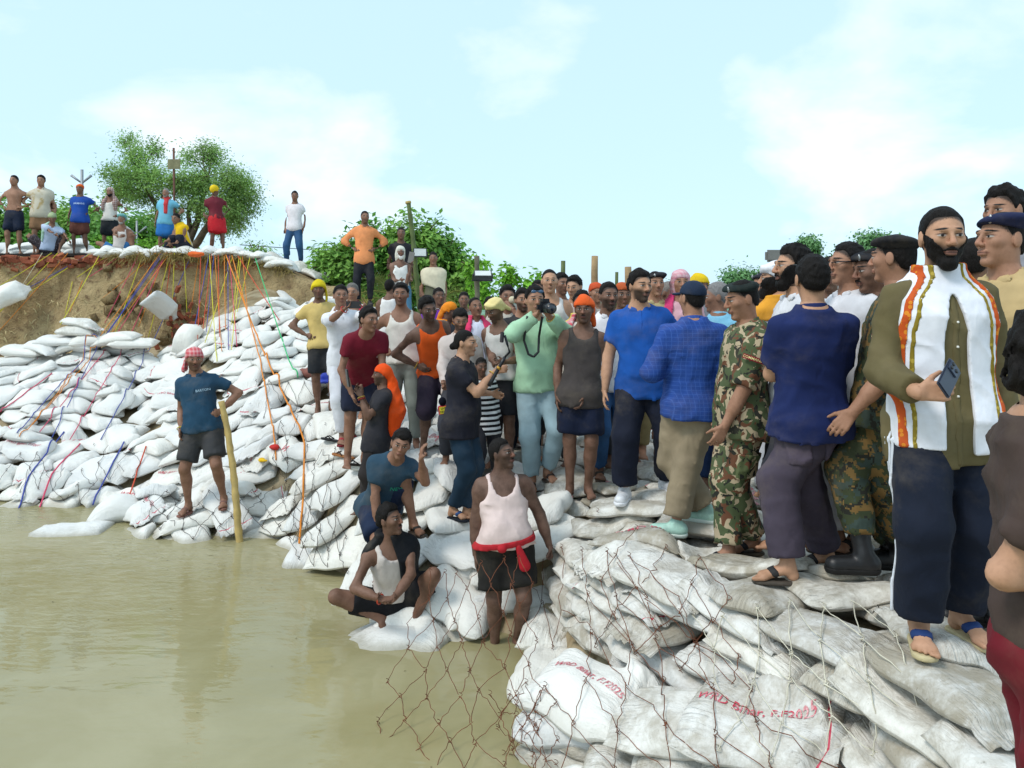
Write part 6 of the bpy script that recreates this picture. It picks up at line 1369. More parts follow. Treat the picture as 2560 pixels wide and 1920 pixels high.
person('man wearing a bright yellow head cloth behind the cap', 7.9, (1748, 1100), (1746, 682), yaw=20, skin=SK['d'], top=dict(c='8d8d92'), bot=dict(c='44464c'), hg=dict(c='e2bf1a', th=.02, f=.04))
person('man in navy cap and blue checked shirt seen from behind, khaki trousers', 5.1, ((1690, 1338), (1768, 1330, .1)), (1735, 690), yaw=172, skin=SK['l'], fat=.45, arms=G('down', (1668, 915, .18, (-.6, -.4, -1), (-.6, .8, .1))), top=dict(kind='shirt', c='23468f', pat=('finecheck', '4468b4'), sl=1.8, hem=-.055, loose=.014), bot=dict(c='8f8068', loose=.018, end=.085), shoe=dict(kind='shoe', c='a9cfbe', sole='d5e2d8', big=1.12), hr=G(205, 0, 0), fy=(-100, -115),
       hg=dict(kind='cap', c='1f2c42'), hair='crop', extras=[wristband(1, 'b9b9b4', name='watch')])
person('grey-haired man in light blue shirt behind the cap', 6.1, (1800, 1230), (1800, 700), yaw=150, skin=SK['m'], fat=.4, top=dict(kind='shirt', c='7cb9d4', sl=.6), bot=dict(c='1f3152'), hcol='7f7c7a', hr=G(-100, 4, 0), extras=[])
CAMO = dict(pat=('camo', 'b3a184', '6b4632'))
person('guard in dark green beret and woodland camouflage looking down', 4.7, ((1822, 1405), (1886, 1412, .12)), (1868, 692), yaw=-82, skin=SK['l'], fat=.28, arms=G('down', (1806, 1080, -.12, (.4, -.2, .2))), top=dict(kind='shirt', c='4f5a3c', sl=.98, hem=-.075, loose=.016, **CAMO), bot=dict(c='4f5a3c', loose=.018, end=.076, **CAMO), shoe=dict(kind='sandal', c='26272b', sole='4d4438'), fy=(-85, -88), hair='crop', hr=G(-82, 12, 0), hg=dict(kind='beret', c='16211f', side=-1, bs=1), stub=.15,
       extras=[arm_title(1, 'COMMANDO', '7d1f2b', 'd8c78a', .42), blob('rank_slide', lambda p: [rbox(p.sh[1] + p.w * .030 * p.H - p.u * .03 * p.H, (.022, .030, .010), np.stack([p.u, p.f, p.w]), .006)], simple('rank_yellow', 'c9a21e', .7, .3, .1, 20, 0)), patch('cargo_pocket', lambda q, r, s: np.maximum(np.maximum(-.215 - s, s + .125), np.maximum(.045 - q, np.abs(r) - .05)), '56603f', .014, 'bot', mat=cloth('5a6341', 'camo', 'b3a184', '6b4632'))])
person('bearded man in a white turban and white shirt, back turned', 5.7, (1955, 1250), (1945, 645), yaw=160, skin=SK['x'], fat=.4, top=dict(kind='shirt', c='dcdce0', sl=1.7), bot=dict(c='d0d0d4'), hr=G(-105, 0, 0), hg=dict(kind='turban', c='e6e6e8', th=.018), beard=dict(th=.018), extras=[stole('d9962e', low=.16, thick=.015)])
person('policeman in navy beret under a raised phone behind the white turban', 6.6, (1915, 1180), (1912, 672), yaw=-60, skin=SK['l'], top=dict(kind='shirt', c='b7a578'), bot=dict(c='8d7d58'), hair='crop', hg=dict(kind='beret', c='1a1e30'))
person('man in navy blue polo and grey-purple cargo trousers, arms folded, back to camera', 4.0, ((1970, 1462), (2070, 1415, .35)), (2034, 610), yaw=178, skin=SK['x'], fat=.08, mus=1.04, arms=G('cross', 'cross'), top=dict(kind='polo', c='1a2756', sl=.75, hem=-.055, loose=.014), bot=dict(c='453d49', loose=.020, end=.086), shoe=dict(kind='slip', c='2c2a2a', sole='4f4840'), fy=(-100, -105), hair='short',
       extras=[patch('cargo_pocket', lambda q, r, s: np.maximum(np.maximum(-.33 - s, s + .235), np.maximum(.052 - q, np.abs(r + .005) - .048)), '4a414e', .016, 'bot'), patch('back_pocket', lambda q, r, s: np.maximum(np.maximum(-.12 - s, s + .055), np.maximum(np.abs(np.abs(q) - .055) - .034, r)), '4a414e', .008, 'bot')])
person('bearded man in spectacles and white shirt facing left', 4.6, (1990, 1400), (1990, 600), yaw=-85, skin=SK['x'], top=dict(kind='shirt', c='d8d8dc', sl=1.7), bot=dict(c='2a2c34'), hair='bushy', stub=.9, beard=dict(th=.006), extras=[blob('spectacles', lambda p: [p.hc((-.05, -.098, .010), (.05, -.098, .010), .003, .003, .001), p.hc((-.055, -.095, .012), (-.078, .0, .012), .0028, .0028, .001), p.hc((.055, -.095, .012), (.078, .0, .012), .0028, .0028, .001)], M_metal, .005)])
person('heavy man in white kurta and dark spectacles behind the navy polo', 4.6, ((2095, 1410), (2140, 1410)), (2125, 608), yaw=-80, skin=SK['l'], fat=.5, top=dict(kind='shirt', c='dedee2', sl=1.8, hem=-.18, name='kurta'), bot=dict(c='d6d6da', loose=.02), shoe='slip', hair='short', extras=[blob('spectacles', lambda p: [p.hc((-.05, -.098, .010), (.05, -.098, .010), .004, .004, .001), p.hc((-.055, -.095, .012), (-.078, .0, .012), .004, .004, .001), p.hc((.055, -.095, .012), (.078, .0, .012), .004, .004, .001)], M_dark, .005)])
DIG = dict(pat=('digital', '7d6238', '3c4a44'))
person('moustached soldier in beret, face in profile beside the white kurta', 4.45, (2190, 1430), (2195, 604), yaw=-80, skin=SK['d'], top=dict(kind='shirt', c='3d452f', sl=1.7, **DIG), bot=dict(c='3d452f', **DIG), shoe='boot', hair='crop', hg=dict(kind='beret', c='15171f', bs=1, side=-1), beard=dict(full=False), hr=G(-85, 8, 0))
person('tall soldier in beret and digital camouflage with black boots', 4.0, ((2160, 1452), (2248, 1425, .25)), (2248, 562), yaw=-118, skin=SK['l'], mus=1.08, fat=.15, arms=G('down', (2132, 1030, -.12, (.5, -.2, .2))), top=dict(kind='shirt', c='3d452f', sl=.95, hem=-.07, loose=.014, **DIG), bot=dict(c='3d452f', loose=.02, len=.88, end=.075, **DIG), shoe=dict(kind='boot', c='1a1a1c', big=1.1), fy=(-95, -100), hair='crop', hr=G(-135, 0, 0), hg=dict(kind='beret', c='12141c'),
       extras=[arm_title(1, 'COMMANDO', '7d1f2b', 'd8c78a', .5), arm_title(1, 'BIHAR\nPOLICE', '1c1d22', 'd8d8d8', .2, .015, 'sleeve_badge')])
# --- near right
def stole_white(p):
    H = p.H
    def band(a0, a1, name, c, th, pat=()):
        def reg(q, r, s):
            o = None
            for sd in (-1, 1):
                ax = q * sd; edge = np.interp(s, [-.1, .05, .2, .27, .32], [.118, .118, .112, .098, .062]); x = edge - ax
                lw = -.062 if sd < 0 else -.075
                fr = np.maximum(np.maximum(np.maximum(a0 - x, x - a1), lw - s), -r - .012); o = fr if o is None else np.minimum(o, fr)
            bk = np.maximum(np.maximum(.235 + a0 * .6 - s, r - .0), np.abs(q) - .10)
            return np.minimum(o, bk) if name == 'stole' else o
        patch(name, reg, c, th, 'over', cloth(c, *pat, fold=1.2), h=.0075)(p)
    band(0, .088, 'stole', 'e4e4ea', .016)
    band(.002, .017, 'orange_border', 'c8541e', .019, ('dots', 'e08a2a'))
    band(.024, .034, 'gold_border', '8f7a24', .019, ('dots', 'b8a040'))
person('bearded man in olive shirt with a white bordered stole and phone in hand', 3.1, ((2296, 1635), (2400, 1595, .12)), (2352, 514), yaw=-4, skin=SK['x'], fat=.10, mus=1.04, arms=G((2296, 982, -.22, (-.3, .9, -1), (1, -.25, .12), (0, .1, 1)), (2525, 1075, .02)), hands=('hold', 'relax'), top=dict(kind='shirt', c='62583a', sl=1.86, hem=-.10, loose=.009), bot=dict(c='151c2c', loose=.020, end=.084), shoe=dict(kind='sandal', c='1f3768', sole='c3b48c'),
       hair=dict(th=.009, f=.080, t=.046, amp=.002), stub=.92, beard=dict(th=.003), hr=G(-10, 2, 0), extras=[stole_white, *[blob('button', lambda p, s_=s_: [ell(p.pel + p.w * s_ * p.H + p.f * (np.interp(s_ * p.H, p.tr[0], p.tr[2]) + np.interp(s_ * p.H, p.tr[0], p.tr[3]) + .026) + p.u * .004, (.006, .005, .006), None, .002)], simple('button', 'e6e2d8', .4, .5, .05, 20, 0), .004) for s_ in (.0, .055, .11, .165, .22)], patch('side_stripe', lambda q, r, s: np.maximum(np.minimum(np.minimum(np.abs(r - .030) - .0035, np.abs(r - .017) - .0035), np.abs(r - .004) - .0035), np.maximum(q + .055, s + .02)), 'd8dce4', .004, 'bot', h=.0065)])
person('dark-haired man half hidden behind the bearded man shoulder', 4.0, (2438, 1400), (2436, 592), yaw=60, skin=SK['m'], top=dict(c='8a8478'), bot=dict(c='44464c'), hair='crop', hr=G(140, 0, 0))
person('policeman in khaki uniform and navy beret at the right edge', 3.45, ((2450, 1545), (2540, 1520)), (2512, 522), yaw=-75, skin=SK['l'], fat=.3, arms=G('down', (2490, 1080, -.1)), top=dict(kind='shirt', c='c2a878', sl=.7), bot=dict(c='bd9f72', loose=.014, end=.085), shoe=dict(kind='boot', c='1c1b1c'), hair='crop', hr=G(-80, -3, 0), hg=dict(kind='beret', c='1a2244', bs=1))
person('tall man with tousled hair standing behind the khaki policeman', 4.3, (2520, 1330), (2515, 452), yaw=-60, skin=SK['l'], top=dict(c='8f8f96'), bot=dict(c='44464c'), hair='bushy', hr=G(-65, 5, 0))
person('young man in brown t-shirt and dark red track pants at the right edge', 1.78, ((2580, 2300), (2700, 2300)), (2620, 770), yaw=75, zfix=.78, skin=SK['x'], arms=G((2700, 1430, .0, (-.25, .3, -1), (1, 0, .2)), 'cross'), top=dict(c='463833', sl=.7, hem=.012), mus=.88, bot=dict(c='6d1522', loose=.02), hair='long', hr=G(110, 5, 0), det=.8)
# --- on the netted spur by the water
person('man in dark blue polo, grey shorts and red checked head scarf on the spur', 8.35, ((472, 1250), (560, 1245)), (482, 857), yaw=2, skin=SK['m'], fat=.28, arms=G((452, 1075, -.05), 'hip'), top=dict(kind='polo', c='22445c', hem=-.03, sl=.6), bot=SHORTS('3c3c3e', .40), shoe=dict(kind='slip', c='7d5a50', sole='8d6458'), hr=G(28, 5, 0), hg=dict(c='c8525a', pat=('check', 'd9a0a0'), f=.04, th=.016, tail=[((-.07, .05, -.03), (-.09, .04, -.12), .035, .03)]), beard=dict(full=False), stub=.5,
       extras=[wristband(0, 'd2b820'), letters('BARTON', .035, .055, .215, 'a9c4d6')])

# --- more faces further back
for i_, (px_, py_, d_, yw_, c_, hr_, hc_, lb_) in enumerate([(1225, 735, 9.2, 10, 'b9b2a6', 'bushy', None, 'man with thick hair behind the pink scarf'), (1345, 700, 9.6, -10, '8d8f96', 'short', None, 'half hidden man at the photographer left ear'), (1490, 705, 9.4, 15, 'a8a098', 'bushy', 'c9502a', 'man with red-orange cloth on his head beside the tall post'),
        (1610, 700, 8.9, 0, '9aa2ac', 'short', None, 'dark face between the blue polo and the policeman'), (1775, 705, 8.8, -20, 'b8aa9a', 'reced', None, 'man glimpsed right of the cap'), (1860, 700, 7.9, 25, '7d8490', 'bushy', None, 'man hidden behind the guard beret'), (2075, 640, 6.0, -30, 'c9c9cc', 'bushy', None, 'man glimpsed between the navy polo and the spectacled man'), (1160, 725, 10.2, 5, '9a9488', 'short', None, 'man behind the orange headscarf')]):
    person(lb_, d_, (px_, 1080), (px_, py_), yaw=yw_, skin=SK['dml'[i_ % 3]], top=dict(c=c_), bot=dict(c='44464c'), hair=hr_, hg=dict(c=hc_) if hc_ else None, stub=.4 * (i_ % 2), beard=dict(full=False) if i_ % 3 else None)
# ------------------------------------------------------------------ where a line of sight meets the pile or the bank
def hit(px, py, d0=3.0, d1=15.6, lift=.02):
    ds = np.arange(d0, d1, .02); X = (px - 1280) * ds * K; Z = CAMZ - (py - HOR) * ds * K
    G = np.where(ds < 15.8, bil(HM, GX0, GY0, GR, X, ds), -1); G = np.where(ds > 13.6, np.where(ds >= bank_face_y(X, np.clip(Z, 1.1, 3.5)) - .03, np.maximum(G, Z), G) if px < 760 else G, G)
    m = np.nonzero(G + lift >= Z)[0]
    if len(m): i = m[0]; return np.array([X[i], ds[i], Z[i]])
    return None
def rope_pts(ps, sag=.03):
    out_ = []
    for a, b in zip(ps[:-1], ps[1:]):
        t_ = np.linspace(0, 1, 9)[:, None]; seg = a + (b - a) * t_; seg[:, 2] -= sag * 4 * (t_ * (1 - t_))[:, 0]; out_.append(seg if not out_ else seg[1:])
    return np.concatenate(out_)
RC = dict(y='d6cf3a', o='e08a36', b='4a55a0', p='d8506f', r='cf5238', g='3fb872', w='cfc7ab')
RN = dict(y='yellow', o='orange', b='blue', p='pink', r='red', g='green', w='pale')
def rope(c, pts, r=.008, label=None):
    ps = []
    for i, q in enumerate(pts):
        if len(q) == 3: ps.append(P(*q)); continue
        if i == 0 and q[1] < 700: x = (q[0] - 1280) * 15.25 * K; ps.append(np.array([x, float(bank_face_y(x, float(bank_top(x)))) - .02, float(bank_top(x)) - .03])); continue
        h_ = hit(*q); ps.append(h_ if h_ is not None else P(q[0], q[1], 14))
    if pts[-1][1] > 870 and len(pts[0]) == 2 and pts[0][1] < 700: ps[0] = ps[0] + np.array([0, -.16, .04])
    if pts[-1][1] > 870:                                   # lies on the bags: follow them
        qs = [];  pl = [tuple(q[:2]) for q in pts]
        for a_, b_ in zip(pl[:-1], pl[1:]):
            n_ = max(1, int(math.hypot(b_[0] - a_[0], b_[1] - a_[1]) / 22))
            for k2 in range(n_): qs.append((a_[0] + (b_[0] - a_[0]) * k2 / n_, a_[1] + (b_[1] - a_[1]) * k2 / n_))
        qs.append(pl[-1]); new = [ps[0]]
        for q in qs[1:]:
            h_ = hit(q[0], q[1], 6.5, 15.6, .03)
            if h_ is not None and (h_[2] < 1.9 or pts[0][1] > 700): new.append(h_)
        ps = [new[0]] + [(new[i - 1] + 2 * new[i] + new[i + 1]) / 4 if 0 < i < len(new) - 1 else new[i] for i in range(1, len(new))]
    if pts[-1][1] > 870:
        pass
    elif pts[0][1] < 700 and len(pts[0]) == 2: ps[0] = ps[0] + np.array([0, -.16, .04]); ps = [ps[0], ps[-1] + np.array([0, -.05, 0])]
    p_ = rope_pts(ps, .0 if len(ps) > 2 else .015); lowp = p_[:, 1] < 13.6; p_[lowp, 2] = np.maximum(p_[lowp, 2], bil(HM, GX0, GY0, GR, p_[lowp, 0], p_[lowp, 1]) + .012); o0 = p_[0]; V_, F_ = tube(p_ - o0, r, 5)
    add('rope', mesh_np('rope', V_, F_), simple('rope_' + c, RC[c], .7, .2, .15, 40, .2), loc=tuple(o0), label=label, category='rope', group='coloured ropes tied over the bank edge')
# crop coordinates (x, y) of the upper-left quarter -> photograph pixels
def q_(x, y): return (x / 3.318, 600 + y / 3.318)
ROPES = [('y', (420, 130), (0, 385)), ('w', (350, 130), (185, 395)), ('y', (465, 150), (240, 360), (0, 610)), ('o', (550, 150), (260, 350), (0, 760)), ('b', (740, 165), (270, 360), (0, 530)), ('y', (740, 160), (290, 385), (0, 590)), ('y', (815, 165), (510, 350), (515, 700)), ('y', (890, 170), (650, 310)), ('y', (600, 345), (540, 610)), ('o', (685, 335), (575, 605)),
 ('p', (1020, 180), (745, 310)), ('p', (1165, 215), (985, 365), (880, 690)), ('y', (1200, 215), (1075, 380), (945, 820)), ('o', (1300, 235), (990, 370), (865, 480)), ('b', (1350, 230), (980, 700), (430, 1270), (140, 1610)), ('o', (1340, 240), (860, 760), (480, 1270), (160, 1655)), ('b', (1370, 260), (800, 900), (430, 1640)), ('p', (1400, 250), (1000, 760), (330, 1590)), ('o', (1430, 240), (1000, 700), (270, 1530)),
 ('y', (1430, 240), (1350, 650), (1240, 810)), ('y', (1465, 220), (1430, 790)), ('b', (1600, 235), (1280, 830), (1060, 1250), (835, 1655)), ('p', (1390, 245), (1060, 850), (580, 1655)), ('y', (1540, 215), (1565, 700)), ('o', (1650, 240), (1575, 690)), ('r', (1660, 230), (1650, 820)), ('b', (1725, 220), (1600, 840)), ('y', (1725, 220), (1790, 900), (1800, 1020)), ('r', (1745, 220), (1690, 760)), ('o', (1770, 240), (1840, 920)), ('y', (1925, 230), (1710, 850)),
 ('o', (1850, 250), (1880, 740)), ('b', (1880, 210), (1895, 910)), ('y', (1990, 250), (1920, 910)), ('p', (1890, 250), (1975, 880)), ('y', (1975, 240), (1930, 700)), ('y', (2070, 250), (1960, 660)), ('r', (1800, 230), (1830, 800)), ('o', (1700, 230), (1655, 640)), ('o', (2000, 250), (2065, 620)), ('b', (1765, 300), (1720, 760)), ('o', (1380, 235), (1160, 720)), ('r', (1440, 240), (1380, 520))]
ROPES.sort(key=lambda r: r[1][0]); _rl = {}
for i, (c, *ps) in enumerate(ROPES):
    a, b = q_(*ps[0]), q_(*ps[-1])
    lb_ = ('%s rope from the bank edge %s, %s' % (RN[c], ['at far left', 'above the earth face', 'above the slumped bricks', 'over the steep right part', 'nearest the ridge of bags'][min(4, int(a[0] // 130))], 'down over white bags' if b[1] > 870 else ('down to the left' if b[0] < a[0] - 60 else 'straight down')))
    k_ = _rl.get(lb_, 0); _rl[lb_] = k_ + 1
    if k_: lb_ = ['', 'second ', 'third ', 'fourth ', 'fifth ', 'sixth ', 'seventh '][k_] + lb_.replace('from the bank edge ', '')
    rope(c, [q_(*p_) for p_ in ps], .0065, lb_)
rope('o', [(560, 655), (625, 808), (650, 863), (762, 1098), (758, 1250), (748, 1360)], .011, 'long orange rope running past the middle pile into the water')
rope('o', [(575, 655), (640, 850), (686, 1091), (690, 1150)], .009, 'orange rope ending in the red knot above the spur')
rope('g', [(637, 668), (690, 800), (722, 903), (745, 945)], .009, 'green rope running down the ridge of bags')
rope('r', [(588, 655), (700, 800)], .008, 'red rope slanting across the ridge of bags')
rope('p', [(0, 1030), (130, 933)], .008, 'pink rope lying on the left bags'); rope('b', [(310, 1105), (245, 1230), (232, 1262)], .010, 'dark blue rope reaching the water at left')
rope('p', [(200, 1110), (130, 1180), (92, 1290)], .010, 'pink rope entering the water at the left'); rope('b', [(160, 1080), (70, 1190), (45, 1285)], .010, 'blue rope entering the water at the far left'); rope('r', [(365, 1115), (320, 1250)], .009, 'red and white rope in front of the spur gap')
# ------------------------------------------------------------------ bamboo and posts
M_bam = simple('bamboo', 'c0a566', .6, .3, .25, 6, .2); M_gbam = simple('green_bamboo', '5d6a3c', .6, .3, .3, 6, .2); M_post = simple('weathered_wood', 'a58a66', .9, .2, .3, 8, .4)
def pole(name, a, b, r, mat, label, cat, nodes=0, group=None, wob=.01):
    a = np.asarray(a, float); b = np.asarray(b, float); n = max(6, nodes * 3 + 1); t_ = np.linspace(0, 1, n)[:, None]; g = np.random.default_rng(int(abs(a[0] * 1000)) % 999); p_ = a + (b - a) * t_ + np.cumsum(g.normal(size=(n, 3)) * wob * .3, 0) * np.sin(t_ * math.pi)
    rr = np.linspace(r, r * .82, n)
    if nodes: rr = rr * np.where(np.arange(n) % 3 == 0, 1.16, 1.0)
    V_, F_ = tube(p_ - a, rr, 10); return add(name, mesh_np(name, V_, F_), mat, loc=tuple(a), label=label, category=cat, group=group)
pole('bamboo_pole', P(601, 1368, 8.0), P(553, 1003, 8.25), .036, M_bam, 'yellow bamboo pole leaning on the netted spur beside the man in shorts', 'pole', 9)
pole('wooden_post', P(1487, 860, 9.6), P(1487, 640, 9.6), .05, M_post, 'tall bare wooden post rising above the crowd', 'post'); pole('wooden_post', P(1403, 860, 9.8), P(1408, 652, 9.8), .035, M_gbam, 'short green post beside the curly-haired man', 'post')
pole('wooden_post', P(1570, 860, 9.5), P(1570, 667, 9.5), .05, M_post, 'wooden post just left of the blue polo man', 'post'); pole('wooden_post', P(1541, 860, 9.8), P(1542, 680, 9.8), .025, M_gbam, 'thin green stake left of the blue polo man', 'post')
bp = pole('bamboo_pole', P(1052, 800, 13.6), P(1021, 505, 13.6), .045, M_gbam, 'green bamboo pole leaning above the shawl man', 'pole', 8)
add('cut_end', mesh_np('cut_end', *tube(np.array([P(1021, 509, 13.6), P(1020, 503, 13.6)]) - P(1052, 800, 13.6), .052, 8)), M_bam, parent=bp)
def lamp(c, w_, h_, tilt, rz, label, post=None):
    c = np.asarray(c, float); V_, F_ = box((-w_ / 2, -.03, -h_ / 2), (w_ / 2, .03, h_ / 2)); o = add('floodlight', mesh_np('floodlight', V_, F_, False), simple('lamp_case', '3a3d40', .5, .4, .1, 10, 0), loc=tuple(c), label=label, category='floodlight'); o.rotation_euler = (R(tilt), 0, R(rz))
    V_, F_ = box((-w_ * .44, -.034, -h_ * .42), (w_ * .44, -.031, h_ * .42)); add('lens', mesh_np('lens', V_, F_, False), simple('lamp_lens', 'd3d6d2', .25, .5, .1, 10, 0), parent=o)
    V_, F_ = joinVF([box((-w_ * .5 - .02, -.01, -.02), (-w_ * .5 - .004, .10, .02)), box((w_ * .5 + .004, -.01, -.02), (w_ * .5 + .02, .10, .02)), box((-w_ * .5 - .02, .10, -.02), (w_ * .5 + .02, .112, .02))]); add('bracket', mesh_np('bracket', V_, F_, False), M_dark, parent=o); return o
lamp(P(1050, 632, 13.4), .23, .15, -10, 12, 'small floodlight tied to the green bamboo pole')
pole('lamp_post', P(1198, 900, 11.8), P(1192, 640, 11.8), .045, simple('grey_wood', '6d6a58', .9, .2, .3, 8, .3), 'grey stick post carrying a flat lamp panel', 'post', 4); lamp(P(1207, 687, 11.65), .27, .13, -48, 8, 'flat floodlight panel on the grey stick post')
def vlamp(px, py0, py1, d, label, arms_=True):
    b_ = P(px, py1, d); parts = [tube([(0, 0, 0), (0, 0, P(px, py0, d)[2] - b_[2])], .035, 8)]; zt = P(px, py0 + 34, d)[2] - b_[2]
    o = add('lamp_pole', mesh_np('lamp_pole', *joinVF(parts)), simple('galvanised', '9aa0a2', .5, .4, .2, 10, 0, .4), loc=tuple(b_), label=label, category='pole')
    s_ = d * K
    for sg in (-1, 1): add('lamp_arm', mesh_np('lamp_arm', *tube([(0, 0, zt), (sg * 25 * s_, -.03, zt + 19 * s_)], [.02, .035], 6)), simple('galvanised', '9aa0a2', .5, .4, .2, 10, 0, .4), parent=o)
vlamp(205, 424, 660, 19, 'steel lamp pole with V-shaped arms above the orange headband'); vlamp(342, 552, 680, 27, 'small distant lamp pole with V-shaped arms in the trees')
b_ = P(437, 650, 20.5); o = add('sign_pole', mesh_np('sign_pole', *tube([(0, 0, 0), (-.03, 0, P(433, 370, 20.5)[2] - b_[2])], .03, 8)), simple('rusty_pole', '6d4a3c', .7, .3, .3, 10, 0), loc=tuple(b_), label='rusty pole with a square board standing in front of the acacia', category='pole')
zc = P(433, 411, 20.5)[2] - b_[2]; add('board', mesh_np('board', *box((-.17, -.05, zc - .13), (.16, -.03, zc + .13)), False), simple('old_board', '8f8a6a', .9, .1, .3, 8, 0), parent=o)
pole('overhead_cable', P(600, 612, 22), P(1000, 640, 30), .012, M_dark, 'thin overhead cable behind the man in jeans', 'cable', wob=0)
# ------------------------------------------------------------------ wire nets
def net(label, quad, nu, nv, r, mat, depth=None, lift=.03, jit=.22, name='wire_net', kink=.12, seed=1, d0=3.0):
    """diamond mesh over a four-cornered patch of the picture, laid on whatever is there; depth(px, py) where it hangs free"""
    g = np.random.default_rng(seed); N_ = {}; PX = {}; (a, b, c, d_) = [np.array(q, float) for q in quad]; seg = []
    for i in range(nu + 1):
        for j in range(nv + 1):
            u_, v_ = (i + (j % 2) * .5 + g.normal() * jit * .5) / nu, (j + g.normal() * jit * .5) / nv; pq = a * (1 - u_) * (1 - v_) + b * u_ * (1 - v_) + c * u_ * v_ + d_ * (1 - u_) * v_
            h_ = hit(pq[0], pq[1], d0, 15.6, lift)
            if h_ is not None and h_[2] < .015: h_ = None
            fd_ = depth(pq[0], pq[1]) if depth else None
            if h_ is None: h_ = P(pq[0], pq[1], fd_) if fd_ else None
            elif fd_ and fd_ < h_[1]: h_ = P(pq[0], pq[1], fd_)
            if h_ is not None: N_[i, j] = h_; PX[i, j] = pq
    for (i, j), p0 in N_.items():
        for di in ((0, 1) if j % 2 else (-1, 0)):
            p1 = N_.get((i + di, j + 1))
            if p1 is None or np.linalg.norm(p1 - p0) > .62: continue
            L = np.linalg.norm(p1 - p0); ms = []; q0, q1 = PX[i, j], PX[i + di, j + 1]
            for f_ in (.2, .4, .6, .8):
                m_ = p0 + (p1 - p0) * f_; pq = q0 + (q1 - q0) * f_; h_ = hit(pq[0], pq[1], d0, 15.6, lift)
                if h_ is not None and h_[2] > .015 and h_[1] < m_[1] and m_[1] - h_[1] < .4: m_ = h_
                ms.append(m_ + g.normal(size=3) * kink * L * .22)
            seg.append(tube([p0 + g.normal(size=3) * .006, *ms, p1 + g.normal(size=3) * .006], r, 4, False))
        if g.random() < .8: q = np.linspace(0, 9, 10); seg.append(tube(p0 + np.stack([np.cos(q) * .010, np.sin(q) * .010, (q - 4.5) * .004], -1) + g.normal(size=3) * .003, r * .9, 3, False))
    if not seg: return
    V_, F_ = joinVF(seg); o0 = V_.mean(0); add(name, mesh_np(name, V_ - o0, F_), mat, loc=tuple(o0), label=label, category='net')
M_rust = simple('rusty_wire', '7d4a30', .7, .4, .45, 14, 0, .2); M_dwire = simple('dark_wire', '4d4038', .7, .3, .3, 14, 0, .2); M_cord = simple('white_cord', 'd6d0bc', .8, .2, .2, 20, 0)
net('rusty wire net hanging over the water in front of the belly man', [(1060, 1440), (1300, 1395), (1330, 1925), (905, 1925)], 5, 8, .0023, M_rust, lambda x, y: 5.35 - (y - 1440) / 480 * 1.25 - (x - 1060) / 500 * .35, seed=3)
net('rusty wire net spread over the near bags at the bottom', [(1300, 1395), (1560, 1380), (2000, 1925), (1330, 1925)], 5, 5, .0023, M_rust, seed=4)
net('rusty wire net draped on the stack below the guard', [(1500, 1290), (1760, 1400), (1830, 1720), (1480, 1600)], 3, 4, .0023, M_rust, seed=5)
net('dark wire net around the front of the spur', [(365, 1235), (730, 1215), (735, 1345), (372, 1345)], 7, 4, .0028, M_dwire, seed=6)
net('dark wire net over the bags of the middle pile', [(640, 950), (800, 960), (860, 1440), (740, 1400)], 4, 9, .0028, M_dwire, seed=7)
net('dark wire net on the lower left bags at the waterline', [(0, 1130), (320, 1110), (330, 1255), (0, 1270)], 7, 3, .0028, M_dwire, seed=8)
net('white cord net over the near stack below the bearded man', [(1740, 1530), (2130, 1500), (2440, 1900), (1800, 1880)], 5, 4, .0028, M_cord, seed=9, kink=.05)
net('tangle of rusty wire at the corner of the near bags', [(1240, 1740), (1360, 1720), (1370, 1925), (1260, 1925)], 3, 5, .0020, M_rust, lambda x, y: 4.2, seed=10, jit=.6, kink=.3)
# ------------------------------------------------------------------ things in hands and lying about
def gadget(name, c, size, rotv, label, cat, col='1c1d22', screen=None):
    me = bpy.data.meshes.new(name); bm = bmesh.new(); bmesh.ops.create_cube(bm, size=1); bmesh.ops.scale(bm, vec=size, verts=bm.verts); bmesh.ops.bevel(bm, geom=bm.edges[:], offset=min(size) * .35, segments=2, affect='EDGES'); bm.to_mesh(me); bm.free()
    o = add(name, me, simple('gadget', col, .35, .5, .1, 10, 0), loc=tuple(c), label=label, category=cat); o.rotation_euler = [R(a) for a in rotv]; return o
ph = gadget('phone', P(2372, 945, 2.83), (.076, .013, .152), (-25, 52, 12), 'dark blue phone with large camera bump in the bearded man hand', 'phone', '2b3242')
cb = bpy.data.meshes.new('camera_bump'); bm = bmesh.new(); bmesh.ops.create_cube(bm, size=1); bmesh.ops.scale(bm, vec=(.052, .006, .046), verts=bm.verts); bmesh.ops.bevel(bm, geom=bm.edges[:], offset=.002, segments=2, affect='EDGES'); bm.to_mesh(cb); bm.free()
o = add('camera_bump', cb, simple('gadget', '3a4456', .35, .5, .1, 10, 0), parent=ph, loc=(-.006, -.009, .045))
for q, (x, z) in enumerate([(-.014, .010), (-.014, -.010), (.012, 0)]): add('lens', mesh_np('lens', *tube([(x - .006, -.011, .045 + z), (x - .006, -.0145, .045 + z)], .008, 10)), M_dark, parent=ph)
gadget('phone', P(884, 762, 7.78), (.15, .012, .074), (0, 0, 8), 'phone held sideways by the young man in white', 'phone', '2a2422')
gadget('phone', P(869, 945, 6.62), (.012, .075, .155), (0, -8, 25), 'black phone with orange edge held by the orange headscarf person', 'phone', '1c1a1a')
gadget('phone', P(1028, 644, 10.25), (.075, .012, .15), (8, 12, 0), 'phone held high by the raised arm', 'phone', '8a8680')
gadget('phone', P(1936, 640, 6.3), (.30 * .5, .05, .10), (0, 0, 0), 'grey phone rig sticking up behind the white turban', 'phone', '77756e'); pole('rig_stick', P(1936, 690, 6.3), P(1936, 655, 6.3), .012, M_dark, 'stick below the grey phone rig', 'stick', wob=0)
